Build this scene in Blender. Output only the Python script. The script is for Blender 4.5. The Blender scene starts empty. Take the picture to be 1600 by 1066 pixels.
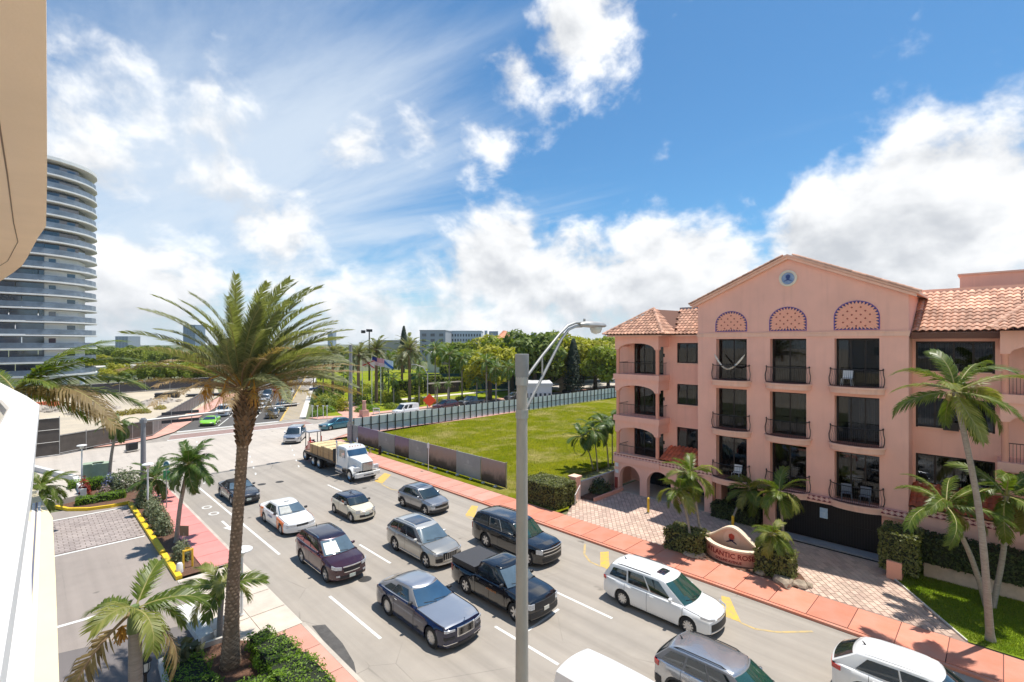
import bpy, bmesh, math, random
from math import sin, cos, pi, sqrt, radians
from mathutils import Vector, Matrix
random.seed(7)
scene = bpy.context.scene
COL = scene.collection
# ------------------------------------------------------------------ camera
F_PX, CAM_H, HOR = 765.0, 11.8, 535.0
ANG = math.atan2(762, 765)
CA, SA = cos(ANG), sin(ANG)
cam_d = bpy.data.cameras.new('camera')
cam_d.sensor_width = 36.0
cam_d.lens = 36.0 * F_PX / 1600.0
cam_d.clip_start = 0.05
cam_d.clip_end = 6000
cam_d.shift_y = (HOR - 533.0) / 1600.0
cam = bpy.data.objects.new('camera', cam_d)
COL.objects.link(cam)
cam.location = (0, 0, CAM_H)
cam.rotation_euler = (pi / 2, 0, -ANG)
scene.camera = cam


def g(px, py, z=0.0):
    """photo pixel of a point at height z -> world x, y"""
    d = (CAM_H - z) * F_PX / (py - HOR)
    l = d * (px - 800) / F_PX
    return (l * CA + d * SA, -l * SA + d * CA)


def pd(px, d):
    """photo column and depth -> world x, y"""
    l = d * (px - 800) / F_PX
    return (l * CA + d * SA, -l * SA + d * CA)


def zat(py, d):
    return CAM_H - (py - HOR) * d / F_PX


# ------------------------------------------------------------------ world
SUN_DIR = Vector((0.27, -0.07, 1.0)).normalized()
SUN_EL = math.asin(SUN_DIR.z)
SUN_AZ = math.atan2(SUN_DIR.x, SUN_DIR.y)
world = bpy.data.worlds.new('World')
scene.world = world
world.use_nodes = True
wn = world.node_tree
wn.nodes.clear()


class NT:
    """tiny node helper"""
    def __init__(self, tree):
        self.t = tree

    def n(self, kind, **kw):
        nd = self.t.nodes.new(kind)
        for k, v in kw.items():
            setattr(nd, k, v)
        return nd

    def l(self, a, b):
        self.t.links.new(a, b)

    def math(self, op, a, b=None, c=None, clamp=False):
        nd = self.n('ShaderNodeMath', operation=op, use_clamp=clamp)
        for i, x in enumerate((a, b, c)):
            if x is None:
                continue
            if isinstance(x, (int, float)):
                nd.inputs[i].default_value = x
            else:
                self.l(x, nd.inputs[i])
        return nd.outputs[0]

    def vmath(self, op, a, b=None):
        nd = self.n('ShaderNodeVectorMath', operation=op)
        for i, x in enumerate((a, b)):
            if x is None:
                continue
            if isinstance(x, (tuple, list)):
                nd.inputs[i].default_value = x
            else:
                self.l(x, nd.inputs[i])
        return nd

    def noise(self, vec, scale, detail=6, rough=0.55, dist=0.0):
        nd = self.n('ShaderNodeTexNoise')
        nd.inputs['Scale'].default_value = scale
        nd.inputs['Detail'].default_value = detail
        nd.inputs['Roughness'].default_value = rough
        nd.inputs['Distortion'].default_value = dist
        if vec is not None:
            self.l(vec, nd.inputs['Vector'])
        return nd.outputs['Fac']

    def maprange(self, v, a, b, c=0.0, d=1.0, smooth=False):
        nd = self.n('ShaderNodeMapRange', interpolation_type='SMOOTHSTEP' if smooth else 'LINEAR')
        self.l(v, nd.inputs[0])
        for i, x in enumerate((a, b, c, d)):
            nd.inputs[i + 1].default_value = x
        return nd.outputs[0]

    def mix(self, fac, a, b, mode='MIX'):
        nd = self.n('ShaderNodeMix', data_type='RGBA', blend_type=mode)
        for sock, x in ((nd.inputs[0], fac), (nd.inputs[6], a), (nd.inputs[7], b)):
            if isinstance(x, (int, float)):
                sock.default_value = x
            elif isinstance(x, (tuple, list)):
                sock.default_value = (x[0], x[1], x[2], 1)
            else:
                self.l(x, sock)
        return nd.outputs[2]


def pix_dir(px, py):
    d = Vector((0, 0, 0))
    l, f, u = (px - 800) / F_PX, 1.0, (HOR - py) / F_PX
    d.x = l * CA + f * SA
    d.y = -l * SA + f * CA
    d.z = u
    return d.normalized()


W = NT(wn)
tc = W.n('ShaderNodeTexCoord')
sky = W.n('ShaderNodeTexSky', sky_type='NISHITA')
sky.sun_disc = False
sky.sun_elevation = SUN_EL
sky.sun_rotation = SUN_AZ
sky.altitude = 0
sky.air_density = 1.0
sky.dust_density = 0.4
sky.ozone_density = 3.2
D = tc.outputs['Generated']
sep = W.n('ShaderNodeSeparateXYZ')
W.l(D, sep.inputs[0])
el = sep.outputs['Z']
# heaped clouds: fractal noise in direction space, raised where a cloud stands
warp = W.n('ShaderNodeTexNoise')
warp.inputs['Scale'].default_value = 2.6
warp.inputs['Detail'].default_value = 3
W.l(D, warp.inputs['Vector'])
wv = W.vmath('SUBTRACT', warp.outputs['Color'], (0.5, 0.5, 0.5)).outputs[0]
ws = W.vmath('SCALE', wv)
ws.inputs['Scale'].default_value = 0.12
DW = W.vmath('ADD', D, ws.outputs[0]).outputs[0]
DS = W.n('ShaderNodeMapping')
DS.inputs['Scale'].default_value = (1, 1, 1.35)
W.l(DW, DS.inputs['Vector'])
DU = W.vmath('ADD', DS.outputs[0], (0.012, -0.004, 0.05)).outputs[0]
n1 = W.noise(DS.outputs[0], 5.0, 9, 0.55)
n2 = W.noise(DU, 5.0, 5, 0.52)
LOBES = [  # photo column, row, radius, strength
    (1100, 410, 0.30, 0.34), (1140, 335, 0.18, 0.28), (1290, 390, 0.28, 0.34), (1440, 370, 0.26, 0.34), (1560, 290, 0.19, 0.34),
    (1020, 450, 0.24, 0.26), (790, 110, 0.14, 0.30), (745, 190, 0.14, 0.30), (680, 205, 0.14, 0.30), (720, 230, 0.12, 0.24), (890, 30, 0.18, 0.32), (850, 150, 0.10, 0.18),
    (445, 345, 0.19, 0.28), (200, 130, 0.15, 0.10), (270, 190, 0.15, 0.14), (340, 260, 0.13, 0.11), (80, 230, 0.18, 0.18), (560, 230, 0.14, 0.17),
    (280, 290, 0.16, 0.16), (800, 430, 0.24, 0.24), (930, 460, 0.24, 0.24), (640, 470, 0.2, 0.16), (250, 430, 0.24, 0.16), (1740, 320, 0.3, 0.3), (1950, 330, 0.4, 0.25),
    (-300, 300, 0.4, 0.2)]
bias = None
for px, py, r, a in LOBES:
    dist = W.vmath('DISTANCE', DW, tuple(pix_dir(px, py))).outputs['Value']
    b = W.maprange(dist, 0.0, r, a, 0.0, smooth=True)
    bias = b if bias is None else W.math('MAXIMUM', bias, b)
low = W.maprange(el, 0.02, 0.30, 0.15, -0.035)
fine = W.math('MULTIPLY', W.math('SUBTRACT', W.noise(DS.outputs[0], 24.0, 6, 0.6), 0.5), 0.20)
base1 = W.math('ADD', n1, bias)
dens1 = W.math('ADD', W.math('ADD', base1, low), fine)
heap = W.maprange(dens1, 0.59, 0.79, 0, 1, smooth=True)
# light from above on the heaps: denser above means shaded
sh = W.maprange(W.math('SUBTRACT', W.math('ADD', n1, W.math('MULTIPLY', fine, 0.7)), n2), -0.20, 0.15, 0.0, 1.0, smooth=True)
thick = W.maprange(dens1, 0.74, 1.0, 1.0, 0.80)
shade = W.math('MULTIPLY', W.math('MULTIPLY_ADD', sh, 0.75, 0.25), thick)
# thin streaky veil, laid out on a flat layer high up
zc = W.math('MAXIMUM', el, 0.045)
inv = W.math('DIVIDE', 1.0, zc)
pl = W.vmath('SCALE', D)
W.l(inv, pl.inputs['Scale'])
mp = W.n('ShaderNodeMapping')
mp.inputs['Rotation'].default_value = (0, 0, radians(25))
mp.inputs['Scale'].default_value = (1.6, 0.42, 1)
W.l(pl.outputs[0], mp.inputs['Vector'])
v1 = W.noise(mp.outputs[0], 0.55, 9, 0.62, 0.5)
v2 = W.noise(pl.outputs[0], 0.23, 3, 0.5)
veil_b = W.maprange(W.vmath('DISTANCE', D, tuple(pix_dir(380, 380))).outputs['Value'], 0.1, 0.80, 0.22, -0.06, smooth=True)
vd = W.math('ADD', W.math('ADD', v1, W.math('MULTIPLY', v2, 0.3)), veil_b)
veil = W.maprange(vd, 0.60, 1.05, 0, 0.80, smooth=True)
hz = W.maprange(el, 0.0, 0.16, 0.70, 0.0, smooth=True)
veil = W.math('MAXIMUM', veil, hz)
SKY_STR = 0.105
skyc = W.n('ShaderNodeVectorMath', operation='SCALE')
W.l(sky.outputs[0], skyc.inputs[0])
skyc.inputs['Scale'].default_value = 1.0
sk_t = W.mix(1.0, skyc.outputs[0], (0.285, 0.47, 0.545), 'MULTIPLY')
cl_veil = W.mix(veil, sk_t, (3.05, 3.4, 3.8))
cc = W.mix(shade, (1.75, 1.9, 2.12), (4.6, 4.6, 4.6))
heapf = W.math('MULTIPLY', heap, W.maprange(el, -0.02, 0.02, 0, 1))
outc = W.mix(heapf, cl_veil, cc)
bg = W.n('ShaderNodeBackground')
bg.inputs['Strength'].default_value = SKY_STR
W.l(outc, bg.inputs['Color'])
wo = W.n('ShaderNodeOutputWorld')
W.l(bg.outputs[0], wo.inputs['Surface'])
# ------------------------------------------------------------------ sun
sun_d = bpy.data.lights.new('sun', 'SUN')
sun_d.energy = 2.3
sun_d.angle = radians(0.53)
sun_d.color = (1.0, 0.955, 0.88)
sun = bpy.data.objects.new('sun', sun_d)
COL.objects.link(sun)
sun.rotation_euler = (-SUN_DIR).to_track_quat('-Z', 'Y').to_euler()
sun.location = (20, 10, 80)
vs = scene.view_settings
vs.view_transform = 'Standard'
vs.look = 'None'
vs.gamma = 1
vs.exposure = 1.32
scene.render.resolution_x, scene.render.resolution_y = 1024, 682


# ------------------------------------------------------------------ materials
MATS = {}


def mat(name, col, rough=0.7, metal=0.0, var=0.0, scale=4.0, bump=0.0, bscale=None, coat=0.0, spec=0.5, col2=None,
        island=0.0, objvar=0.0, detail=5, bdist=0.02, trans=0.0, stretch=None):
    """Principled surface with noise tint, fine relief, per-island and per-object tint"""
    if name in MATS:
        return MATS[name]
    m = bpy.data.materials.new(name)
    m.use_nodes = True
    t = NT(m.node_tree)
    b = m.node_tree.nodes['Principled BSDF']
    b.inputs['Roughness'].default_value = rough
    b.inputs['Metallic'].default_value = metal
    b.inputs['Specular IOR Level'].default_value = spec
    if coat:
        b.inputs['Coat Weight'].default_value = coat
        b.inputs['Coat Roughness'].default_value = 0.03
    c = tuple(col)
    out = None
    tcn = None
    if var or col2 or bump:
        tcn = t.n('ShaderNodeTexCoord').outputs['Object']
        if stretch:
            mpn = t.n('ShaderNodeMapping')
            mpn.inputs['Scale'].default_value = stretch
            t.l(tcn, mpn.inputs['Vector'])
            tcn = mpn.outputs[0]
    if col2 or var:
        f = t.noise(tcn, scale, detail, 0.6)
        f = t.maprange(f, 0.3, 0.7)
        c2 = col2 if col2 else tuple(max(0, x * (1 - var)) for x in c)
        c1 = c if col2 else tuple(min(1, x * (1 + var)) for x in c)
        out = t.mix(f, c2, c1)
    if island:
        geo = t.n('ShaderNodeNewGeometry')
        f = t.maprange(geo.outputs['Random Per Island'], 0, 1, 1 - island, 1 + island)
        hs = t.n('ShaderNodeHueSaturation')
        t.l(f, hs.inputs['Value'])
        if out is None:
            hs.inputs['Color'].default_value = (*c, 1)
        else:
            t.l(out, hs.inputs['Color'])
        out = hs.outputs[0]
    if objvar:
        oi = t.n('ShaderNodeObjectInfo')
        f = t.maprange(oi.outputs['Random'], 0, 1, 1 - objvar, 1 + objvar)
        hs = t.n('ShaderNodeHueSaturation')
        t.l(f, hs.inputs['Value'])
        if out is None:
            hs.inputs['Color'].default_value = (*c, 1)
        else:
            t.l(out, hs.inputs['Color'])
        out = hs.outputs[0]
    if out is None:
        b.inputs['Base Color'].default_value = (*c, 1)
    else:
        t.l(out, b.inputs['Base Color'])
    if bump:
        f = t.noise(tcn, bscale or scale * 8, 6, 0.6)
        bn = t.n('ShaderNodeBump')
        bn.inputs['Strength'].default_value = bump
        bn.inputs['Distance'].default_value = bdist
        t.l(f, bn.inputs['Height'])
        t.l(bn.outputs[0], b.inputs['Normal'])
    if trans:
        b.inputs['Transmission Weight'].default_value = trans
    MATS[name] = m
    return m


def leaf_mat(name, col, col2, rough=0.45, tr=0.35):
    """leaf: diffuse + gloss + light shining through"""
    if name in MATS:
        return MATS[name]
    m = bpy.data.materials.new(name)
    m.use_nodes = True
    t = NT(m.node_tree)
    m.node_tree.nodes.clear()
    geo = t.n('ShaderNodeNewGeometry')
    oi = t.n('ShaderNodeObjectInfo')
    f = t.math('ADD', t.math('MULTIPLY', geo.outputs['Random Per Island'], 0.75), t.math('MULTIPLY', oi.outputs['Random'], 0.25))
    c = t.mix(f, col, col2)
    pb = t.n('ShaderNodeBsdfPrincipled')
    pb.inputs['Roughness'].default_value = rough
    pb.inputs['Specular IOR Level'].default_value = 0.35
    t.l(c, pb.inputs['Base Color'])
    tl = t.n('ShaderNodeBsdfTranslucent')
    cl = t.mix(1.0, c, (1.6, 1.7, 0.5), 'MULTIPLY')
    t.l(cl, tl.inputs['Color'])
    ms = t.n('ShaderNodeMixShader')
    ms.inputs[0].default_value = tr
    t.l(pb.outputs[0], ms.inputs[1])
    t.l(tl.outputs[0], ms.inputs[2])
    o = t.n('ShaderNodeOutputMaterial')
    t.l(ms.outputs[0], o.inputs['Surface'])
    MATS[name] = m
    return m


# ------------------------------------------------------------------ mesh helpers
class MB:
    """collects geometry for one mesh"""
    def __init__(self):
        self.v, self.f = [], []

    def add(self, vs_, fs_):
        o = len(self.v)
        self.v.extend([tuple(p) for p in vs_])
        self.f.extend([tuple(i + o for i in q) for q in fs_])
        return self

    def box(self, cx, cy, cz, sx, sy, sz, rz=0.0):
        hx, hy, hz_ = sx / 2, sy / 2, sz / 2
        c, s = cos(rz), sin(rz)
        P = []
        for dz in (-hz_, hz_):
            for dx, dy in ((-hx, -hy), (hx, -hy), (hx, hy), (-hx, hy)):
                P.append((cx + dx * c - dy * s, cy + dx * s + dy * c, cz + dz))
        return self.add(P, [(3, 2, 1, 0), (4, 5, 6, 7), (0, 1, 5, 4), (1, 2, 6, 5), (2, 3, 7, 6), (3, 0, 4, 7)])

    def b2(self, x0, x1, y0, y1, z0, z1):
        return self.box((x0 + x1) / 2, (y0 + y1) / 2, (z0 + z1) / 2, abs(x1 - x0), abs(y1 - y0), abs(z1 - z0))

    def prism(self, poly, z0, z1):
        n = len(poly)
        P = [(x, y, z0) for x, y in poly] + [(x, y, z1) for x, y in poly]
        F = [tuple(range(n - 1, -1, -1)), tuple(range(n, 2 * n))]
        for i in range(n):
            j = (i + 1) % n
            F.append((i, j, n + j, n + i))
        return self.add(P, F)

    def tube(self, pts, rad, n=8, cap=True, sq=1.0):
        """round tube along points; rad is a number or list"""
        pts = [Vector(p) for p in pts]
        if isinstance(rad, (int, float)):
            rad = [rad] * len(pts)
        P, F = [], []
        up = Vector((0, 0, 1))
        prev = None
        for i, p in enumerate(pts):
            a = pts[max(i - 1, 0)]
            b = pts[min(i + 1, len(pts) - 1)]
            t = (b - a).normalized()
            if prev is None:
                u = t.cross(up)
                if u.length < 1e-3:
                    u = t.cross(Vector((1, 0, 0)))
            else:
                u = prev - t * prev.dot(t)
            u.normalize()
            prev = u
            w = t.cross(u)
            for k in range(n):
                a_ = 2 * pi * k / n
                P.append(p + (u * cos(a_) + w * sin(a_) * sq) * rad[i])
        for i in range(len(pts) - 1):
            for k in range(n):
                k2 = (k + 1) % n
                F.append((i * n + k, i * n + k2, (i + 1) * n + k2, (i + 1) * n + k))
        if cap:
            F.append(tuple(range(n - 1, -1, -1)))
            F.append(tuple((len(pts) - 1) * n + k for k in range(n)))
        return self.add(P, F)

    def lathe(self, prof, n=16, c=(0, 0, 0), axis='z'):
        P, F = [], []
        for r, h in prof:
            for k in range(n):
                a_ = 2 * pi * k / n
                x, y, z = r * cos(a_), r * sin(a_), h
                if axis == 'y':
                    x, y, z = r * cos(a_), h, r * sin(a_)
                elif axis == 'x':
                    x, y, z = h, r * cos(a_), r * sin(a_)
                P.append((x + c[0], y + c[1], z + c[2]))
        for i in range(len(prof) - 1):
            for k in range(n):
                k2 = (k + 1) % n
                q = (i * n + k, i * n + k2, (i + 1) * n + k2, (i + 1) * n + k)
                F.append(q if axis != 'y' else q[::-1])
        return self.add(P, F)

    def grid(self, fn, nu, nv):
        P = [fn(i / nu, j / nv) for i in range(nu + 1) for j in range(nv + 1)]
        F = []
        for i in range(nu):
            for j in range(nv):
                a_ = i * (nv + 1) + j
                F.append((a_, a_ + nv + 1, a_ + nv + 2, a_ + 1))
        return self.add(P, F)

    def slab(self, fn, nu, nv, th):
        """curved sheet with thickness: fn(u,v)->(point, normal)"""
        A, B = [], []
        for i in range(nu + 1):
            for j in range(nv + 1):
                p, nr = fn(i / nu, j / nv)
                p, nr = Vector(p), Vector(nr)
                A.append(p)
                B.append(p - nr * th)
        o = len(A)
        F = []
        for i in range(nu):
            for j in range(nv):
                a_ = i * (nv + 1) + j
                q = (a_, a_ + nv + 1, a_ + nv + 2, a_ + 1)
                F.append(q)
                F.append(tuple(x + o for x in q[::-1]))
        for i in range(nu):
            for j in (0, nv):
                a_, b_ = i * (nv + 1) + j, (i + 1) * (nv + 1) + j
                F.append((a_, a_ + o, b_ + o, b_) if j == 0 else (b_, b_ + o, a_ + o, a_))
        for j in range(nv):
            for i in (0, nu):
                a_, b_ = i * (nv + 1) + j, i * (nv + 1) + j + 1
                F.append((b_, b_ + o, a_ + o, a_) if i == 0 else (a_, a_ + o, b_ + o, b_))
        return self.add(A + B, F)

    def mesh(self, name, m=None, smooth=None):
        me = bpy.data.meshes.new(name)
        me.from_pydata(self.v, [], self.f)
        if smooth is not None:
            me.polygons.foreach_set('use_smooth', [True] * len(me.polygons))
            me.set_sharp_from_angle(angle=radians(smooth))
        if m is not None:
            me.materials.append(m)
        me.update()
        return me

    def build(self, name, m, parent=None, smooth=None, loc=None, rz=0.0):
        return link(name, self.mesh(name, m, smooth), parent, loc, rz)


def link(name, me, parent=None, loc=None, rz=0.0):
    o = bpy.data.objects.new(name, me)
    COL.objects.link(o)
    if parent is not None:
        o.parent = parent
    if loc is not None:
        o.location = loc
    if rz:
        o.rotation_euler = (0, 0, rz)
    return o


def tag(o, label=None, cat=None, group=None, kind=None):
    if label:
        o['label'] = label
    if cat:
        o['category'] = cat
    if group:
        o['group'] = group
    if kind:
        o['kind'] = kind
    return o


def thing(name, label, cat, loc=(0, 0, 0), rz=0.0, group=None):
    o = bpy.data.objects.new(name, None)
    o.empty_display_size = 0.2
    COL.objects.link(o)
    o.location = loc
    o.rotation_euler = (0, 0, rz)
    return tag(o, label, cat, group)


def copy_tree(o, parent=None):
    c = o.copy()
    COL.objects.link(c)
    c.parent = parent
    for ch in list(o.children):
        copy_tree(ch, c)
    return c


def sheet(name, poly, z, m, kind='structure', th=0.0, parent=None):
    mb = MB()
    if th:
        mb.prism(poly, z - th, z)
    else:
        mb.add([(x, y, z) for x, y in poly], [tuple(range(len(poly)))])
    o = mb.build(name, m, parent)
    if kind and parent is None:
        o['kind'] = kind
    return o


def lerp(a, b, t):
    return a + (b - a) * t


def clamp(x, a=0.0, b=1.0):
    return max(a, min(b, x))


def sstep(x):
    x = clamp(x)
    return x * x * (3 - 2 * x)


def interp(pts, x):
    if x <= pts[0][0]:
        return pts[0][1]
    for (a, b), (c, d) in zip(pts, pts[1:]):
        if x <= c:
            return b + (d - b) * (x - a) / (c - a)
    return pts[-1][1]


def text_mesh(txt, size, m, extrude=0.01, align='CENTER', bold=0.0):
    cu = bpy.data.curves.new('lettering', 'FONT')
    cu.body = txt
    cu.size = size
    cu.extrude = extrude
    cu.offset = bold
    cu.align_x = align
    cu.align_y = 'CENTER'
    cu.resolution_u = 3
    o = bpy.data.objects.new('lettering', cu)
    COL.objects.link(o)
    dg = bpy.context.evaluated_depsgraph_get()
    me = bpy.data.meshes.new_from_object(o.evaluated_get(dg))
    bpy.data.objects.remove(o)
    bpy.data.curves.remove(cu)
    me.materials.clear()
    me.materials.append(m)
    return me
# ================================================================== SETTING
# road surface: bleached tarmac with tyre wear and stains
def road_mat(name, base, dark, crack=True):
    m = bpy.data.materials.new(name)
    m.use_nodes = True
    t = NT(m.node_tree)
    b = m.node_tree.nodes['Principled BSDF']
    co = t.n('ShaderNodeTexCoord').outputs['Object']
    a1 = t.maprange(t.noise(co, 0.16, 5, 0.6), 0.35, 0.68)
    a2 = t.maprange(t.noise(co, 1.4, 6, 0.65), 0.3, 0.7)
    a3 = t.maprange(t.noise(co, 28, 3, 0.7), 0.25, 0.75)
    mpn = t.n('ShaderNodeMapping')
    mpn.inputs['Scale'].default_value = (1.7, 0.05, 1)
    t.l(co, mpn.inputs['Vector'])
    a4 = t.maprange(t.noise(mpn.outputs[0], 1.0, 4, 0.6), 0.42, 0.72)
    c = t.mix(a1, dark, base)
    c = t.mix(t.math('MULTIPLY', a2, 0.30), c, tuple(x * 1.18 for x in base))
    c = t.mix(t.math('MULTIPLY', a4, 0.30), c, tuple(x * 0.66 for x in dark))
    c = t.mix(t.math('MULTIPLY', a3, 0.30), c, tuple(x * 0.72 for x in base))
    if crack == 'lanes':     # wheel tracks and the oily middle of each lane
        sx_ = t.n('ShaderNodeSeparateXYZ')
        t.l(co, sx_.inputs[0])
        ph = t.math('MULTIPLY', t.math('SUBTRACT', sx_.outputs['X'], 10.05), 2 * pi / 3.88)
        tr = t.maprange(t.math('COSINE', t.math('MULTIPLY', ph, 2.0)), 0.1, -1.0, 0.0, 1.0, smooth=True)
        oil = t.maprange(t.math('COSINE', ph), -0.80, -1.0, 0.0, 1.0, smooth=True)
        wn_ = t.maprange(t.noise(mpn.outputs[0], 2.2, 5, .65), .3, .7)
        c = t.mix(t.math('MULTIPLY', t.math('MULTIPLY', tr, wn_), .34), c, tuple(x * .62 for x in dark))
        c = t.mix(t.math('MULTIPLY', t.math('MULTIPLY', oil, wn_), .30), c, tuple(x * .5 for x in dark))
    if crack:
        vo = t.n('ShaderNodeTexVoronoi', feature='DISTANCE_TO_EDGE')
        vo.inputs['Scale'].default_value = 0.22
        wj = t.vmath('SCALE', t.n('ShaderNodeTexNoise').outputs['Color'])
        wj.inputs['Scale'].default_value = 0.5
        t.l(t.vmath('ADD', co, wj.outputs[0]).outputs[0], vo.inputs['Vector'])
        ck = t.maprange(vo.outputs['Distance'], 0.0, 0.005, 0.30, 0.0)
        ck = t.math('MULTIPLY', ck, t.maprange(t.noise(co, 0.3, 2), 0.5, 0.62))
        c = t.mix(ck, c, (0.03, 0.03, 0.03))
        sp = t.maprange(t.noise(co, 1.05, 2, 0.4), 0.72, 0.79, 0, 0.6)
        c = t.mix(sp, c, (0.05, 0.045, 0.04))
    t.l(c, b.inputs['Base Color'])
    b.inputs['Roughness'].default_value = 0.85
    b.inputs['Specular IOR Level'].default_value = 0.25
    bn = t.n('ShaderNodeBump')
    bn.inputs['Strength'].default_value = 0.35
    bn.inputs['Distance'].default_value = 0.01
    t.l(t.noise(co, 60, 3, 0.7), bn.inputs['Height'])
    t.l(bn.outputs[0], b.inputs['Normal'])
    return m


def grass_mat(name, c1, c2, c3, s=0.35):
    m = bpy.data.materials.new(name)
    m.use_nodes = True
    t = NT(m.node_tree)
    b = m.node_tree.nodes['Principled BSDF']
    co = t.n('ShaderNodeTexCoord').outputs['Object']
    a1 = t.maprange(t.noise(co, s, 6, 0.65), 0.38, 0.64)
    a2 = t.maprange(t.noise(co, s * 9, 5, 0.7), 0.3, 0.7)
    a3 = t.maprange(t.noise(co, s * 0.55, 7, 0.68), 0.49, 0.68)
    c = t.mix(a1, c1, c2)
    c = t.mix(t.math('MULTIPLY', a3, 0.85), c, c3)
    c = t.mix(t.math('MULTIPLY', a2, 0.55), c, tuple(x * 0.45 for x in c1))
    t.l(c, b.inputs['Base Color'])
    b.inputs['Roughness'].default_value = 0.9
    b.inputs['Specular IOR Level'].default_value = 0.0
    bn = t.n('ShaderNodeBump')
    bn.inputs['Strength'].default_value = 0.9
    bn.inputs['Distance'].default_value = 0.08
    t.l(t.noise(co, 9, 6, 0.75), bn.inputs['Height'])
    t.l(bn.outputs[0], b.inputs['Normal'])
    return m


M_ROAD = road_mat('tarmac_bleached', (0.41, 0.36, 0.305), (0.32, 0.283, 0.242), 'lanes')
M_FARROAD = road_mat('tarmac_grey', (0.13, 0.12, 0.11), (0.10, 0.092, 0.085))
M_LOT = road_mat('tarmac_forecourt', (0.36, 0.305, 0.265), (0.28, 0.24, 0.21))
M_LOTSHADE = road_mat('tarmac_painted_shade', (0.20, 0.175, 0.165), (0.16, 0.142, 0.135), False)  # darker forecourt tone with the shade put into its colour
M_CONC = mat('concrete', (0.50, 0.44, 0.37), 0.85, var=0.16, scale=1.3, bump=0.25, bscale=30)
M_CONCW = mat('concrete_pale', (0.62, 0.58, 0.52), 0.8, var=0.12, scale=1.0, bump=0.2, bscale=25)
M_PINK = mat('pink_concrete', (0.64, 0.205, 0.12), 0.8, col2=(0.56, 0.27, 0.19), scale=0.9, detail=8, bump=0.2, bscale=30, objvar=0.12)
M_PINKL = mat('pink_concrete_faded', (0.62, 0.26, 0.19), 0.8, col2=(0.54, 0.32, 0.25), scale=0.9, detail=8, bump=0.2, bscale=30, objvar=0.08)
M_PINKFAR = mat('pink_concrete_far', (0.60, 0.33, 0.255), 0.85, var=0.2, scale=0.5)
M_GRASS = grass_mat('lot_grass', (0.14, 0.165, 0.006), (0.23, 0.225, 0.014), (0.42, 0.33, 0.13))
M_LAWN = grass_mat('lawn', (0.14, 0.25, 0.014), (0.26, 0.34, 0.025), (0.30, 0.26, 0.08), 0.8)
M_SAND = mat('sand', (0.60, 0.50, 0.36), 0.95, var=0.0, scale=0.12, col2=(0.42, 0.36, 0.28), bump=0.6, bscale=3, bdist=0.1)
M_EARTH = mat('earth', (0.10, 0.12, 0.045), 0.95, scale=0.05, col2=(0.16, 0.16, 0.08))
M_WHITE = mat('road_white', (0.72, 0.70, 0.65), 0.7, var=0.12, scale=6)
M_YELLOW = mat('road_yellow', (0.74, 0.45, 0.04), 0.7, col2=(0.45, 0.33, 0.15), scale=5)
M_YFADE = mat('road_yellow_worn', (0.62, 0.42, 0.14), 0.75, col2=(0.36, 0.30, 0.20), scale=3.5)
M_MULCH = mat('mulch', (0.15, 0.075, 0.045), 0.95, var=0.4, scale=14, bump=0.9, bscale=40, bdist=0.05)
M_BRICKX = mat('crosswalk_brick', (0.30, 0.20, 0.17), 0.85, var=0.18, scale=2)

sheet('ground', [(-30, -400), (2500, -400), (2500, 2500), (-30, 2500)], -0.06, M_EARTH)
sheet('beach', [(-900, -400), (-30, -400), (-30, 2500), (-900, 2500)], -0.06, M_SAND)
FD = Vector((0.407, 0.914))
rd = [(8.3, -25), (23.65, -25), (23.65, 52), (25.2, 56.3), (29.5, 59.3), (230, 59.3), (230, 72.6), (34.5, 72.6), (31.5, 74), (30.3, 76.5)]
rd += [(30.3 + FD.x * 130, 76.5 + FD.y * 130), (14.0 + FD.x * 138, 76.5 + FD.y * 138), (14.0, 76.5), (11.5, 73.2), (8.5, 71.3), (-90, 70), (-90, 58), (2.5, 58), (7.4, 55.2), (8.3, 51)]
road = sheet('road', rd, 0.0, M_ROAD)
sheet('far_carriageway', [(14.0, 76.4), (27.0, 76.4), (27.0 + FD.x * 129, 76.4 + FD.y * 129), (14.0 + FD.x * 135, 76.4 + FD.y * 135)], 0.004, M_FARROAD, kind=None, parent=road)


M_JUNC = road_mat('junction_pale', (0.56, 0.49, 0.415), (0.46, 0.405, 0.35))
sheet('junction_surface', [(9.0, 50.5), (23.2, 50.5), (24.4, 56.6), (29.3, 59.9), (60, 59.9), (60, 72.2), (33.5, 72.2), (29.4, 69.9), (12.0, 70.5), (8.8, 70.6), (-88, 69.4), (-88, 58.6), (3.0, 58.5), (8.1, 55.4)], 0.002, M_JUNC, kind=None, parent=road)


def mark(name, poly, m=M_WHITE, z=0.006):
    return sheet(name, poly, z, m, kind=None, parent=road)


def dash(x, y0, y1, w=0.13):
    mark('lane_dash', [(x - w / 2, y0), (x + w / 2, y0), (x + w / 2, y1), (x - w / 2, y1)])


mark('lane_line', [(9.98, 28.4), (10.12, 28.4), (10.12, 46.3), (9.98, 46.3)])
for y in (17.5, 5.5):
    dash(10.05, y, y + 4.6)
for y in (-0.4, 11.5, 23.1, 35.0):
    dash(13.85, y, y + 3.4)
for y in (-0.2, 11.8, 23.8, 36.2):
    dash(17.8, y, y + 3.3)
p, q = g(824, 986), g(873, 952)
mark('stop_tick', [(p[0], p[1] - .06), (q[0], q[1] - .06), (q[0], q[1] + .06), (p[0], p[1] + .06)])
for i in range(9):       # dotted guide lines through the crossing
    for x, s in ((10.6, 0.25), (14.6, 0.32), (18.4, 0.4)):
        y = 47 + i * 2.5
        xx = x + (y - 47) * s * 0.75
        mark('guide_dot', [(xx - .06, y), (xx + .06, y), (xx + .06 + .2, y + .7), (xx - .06 + .2, y + .7)])
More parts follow.
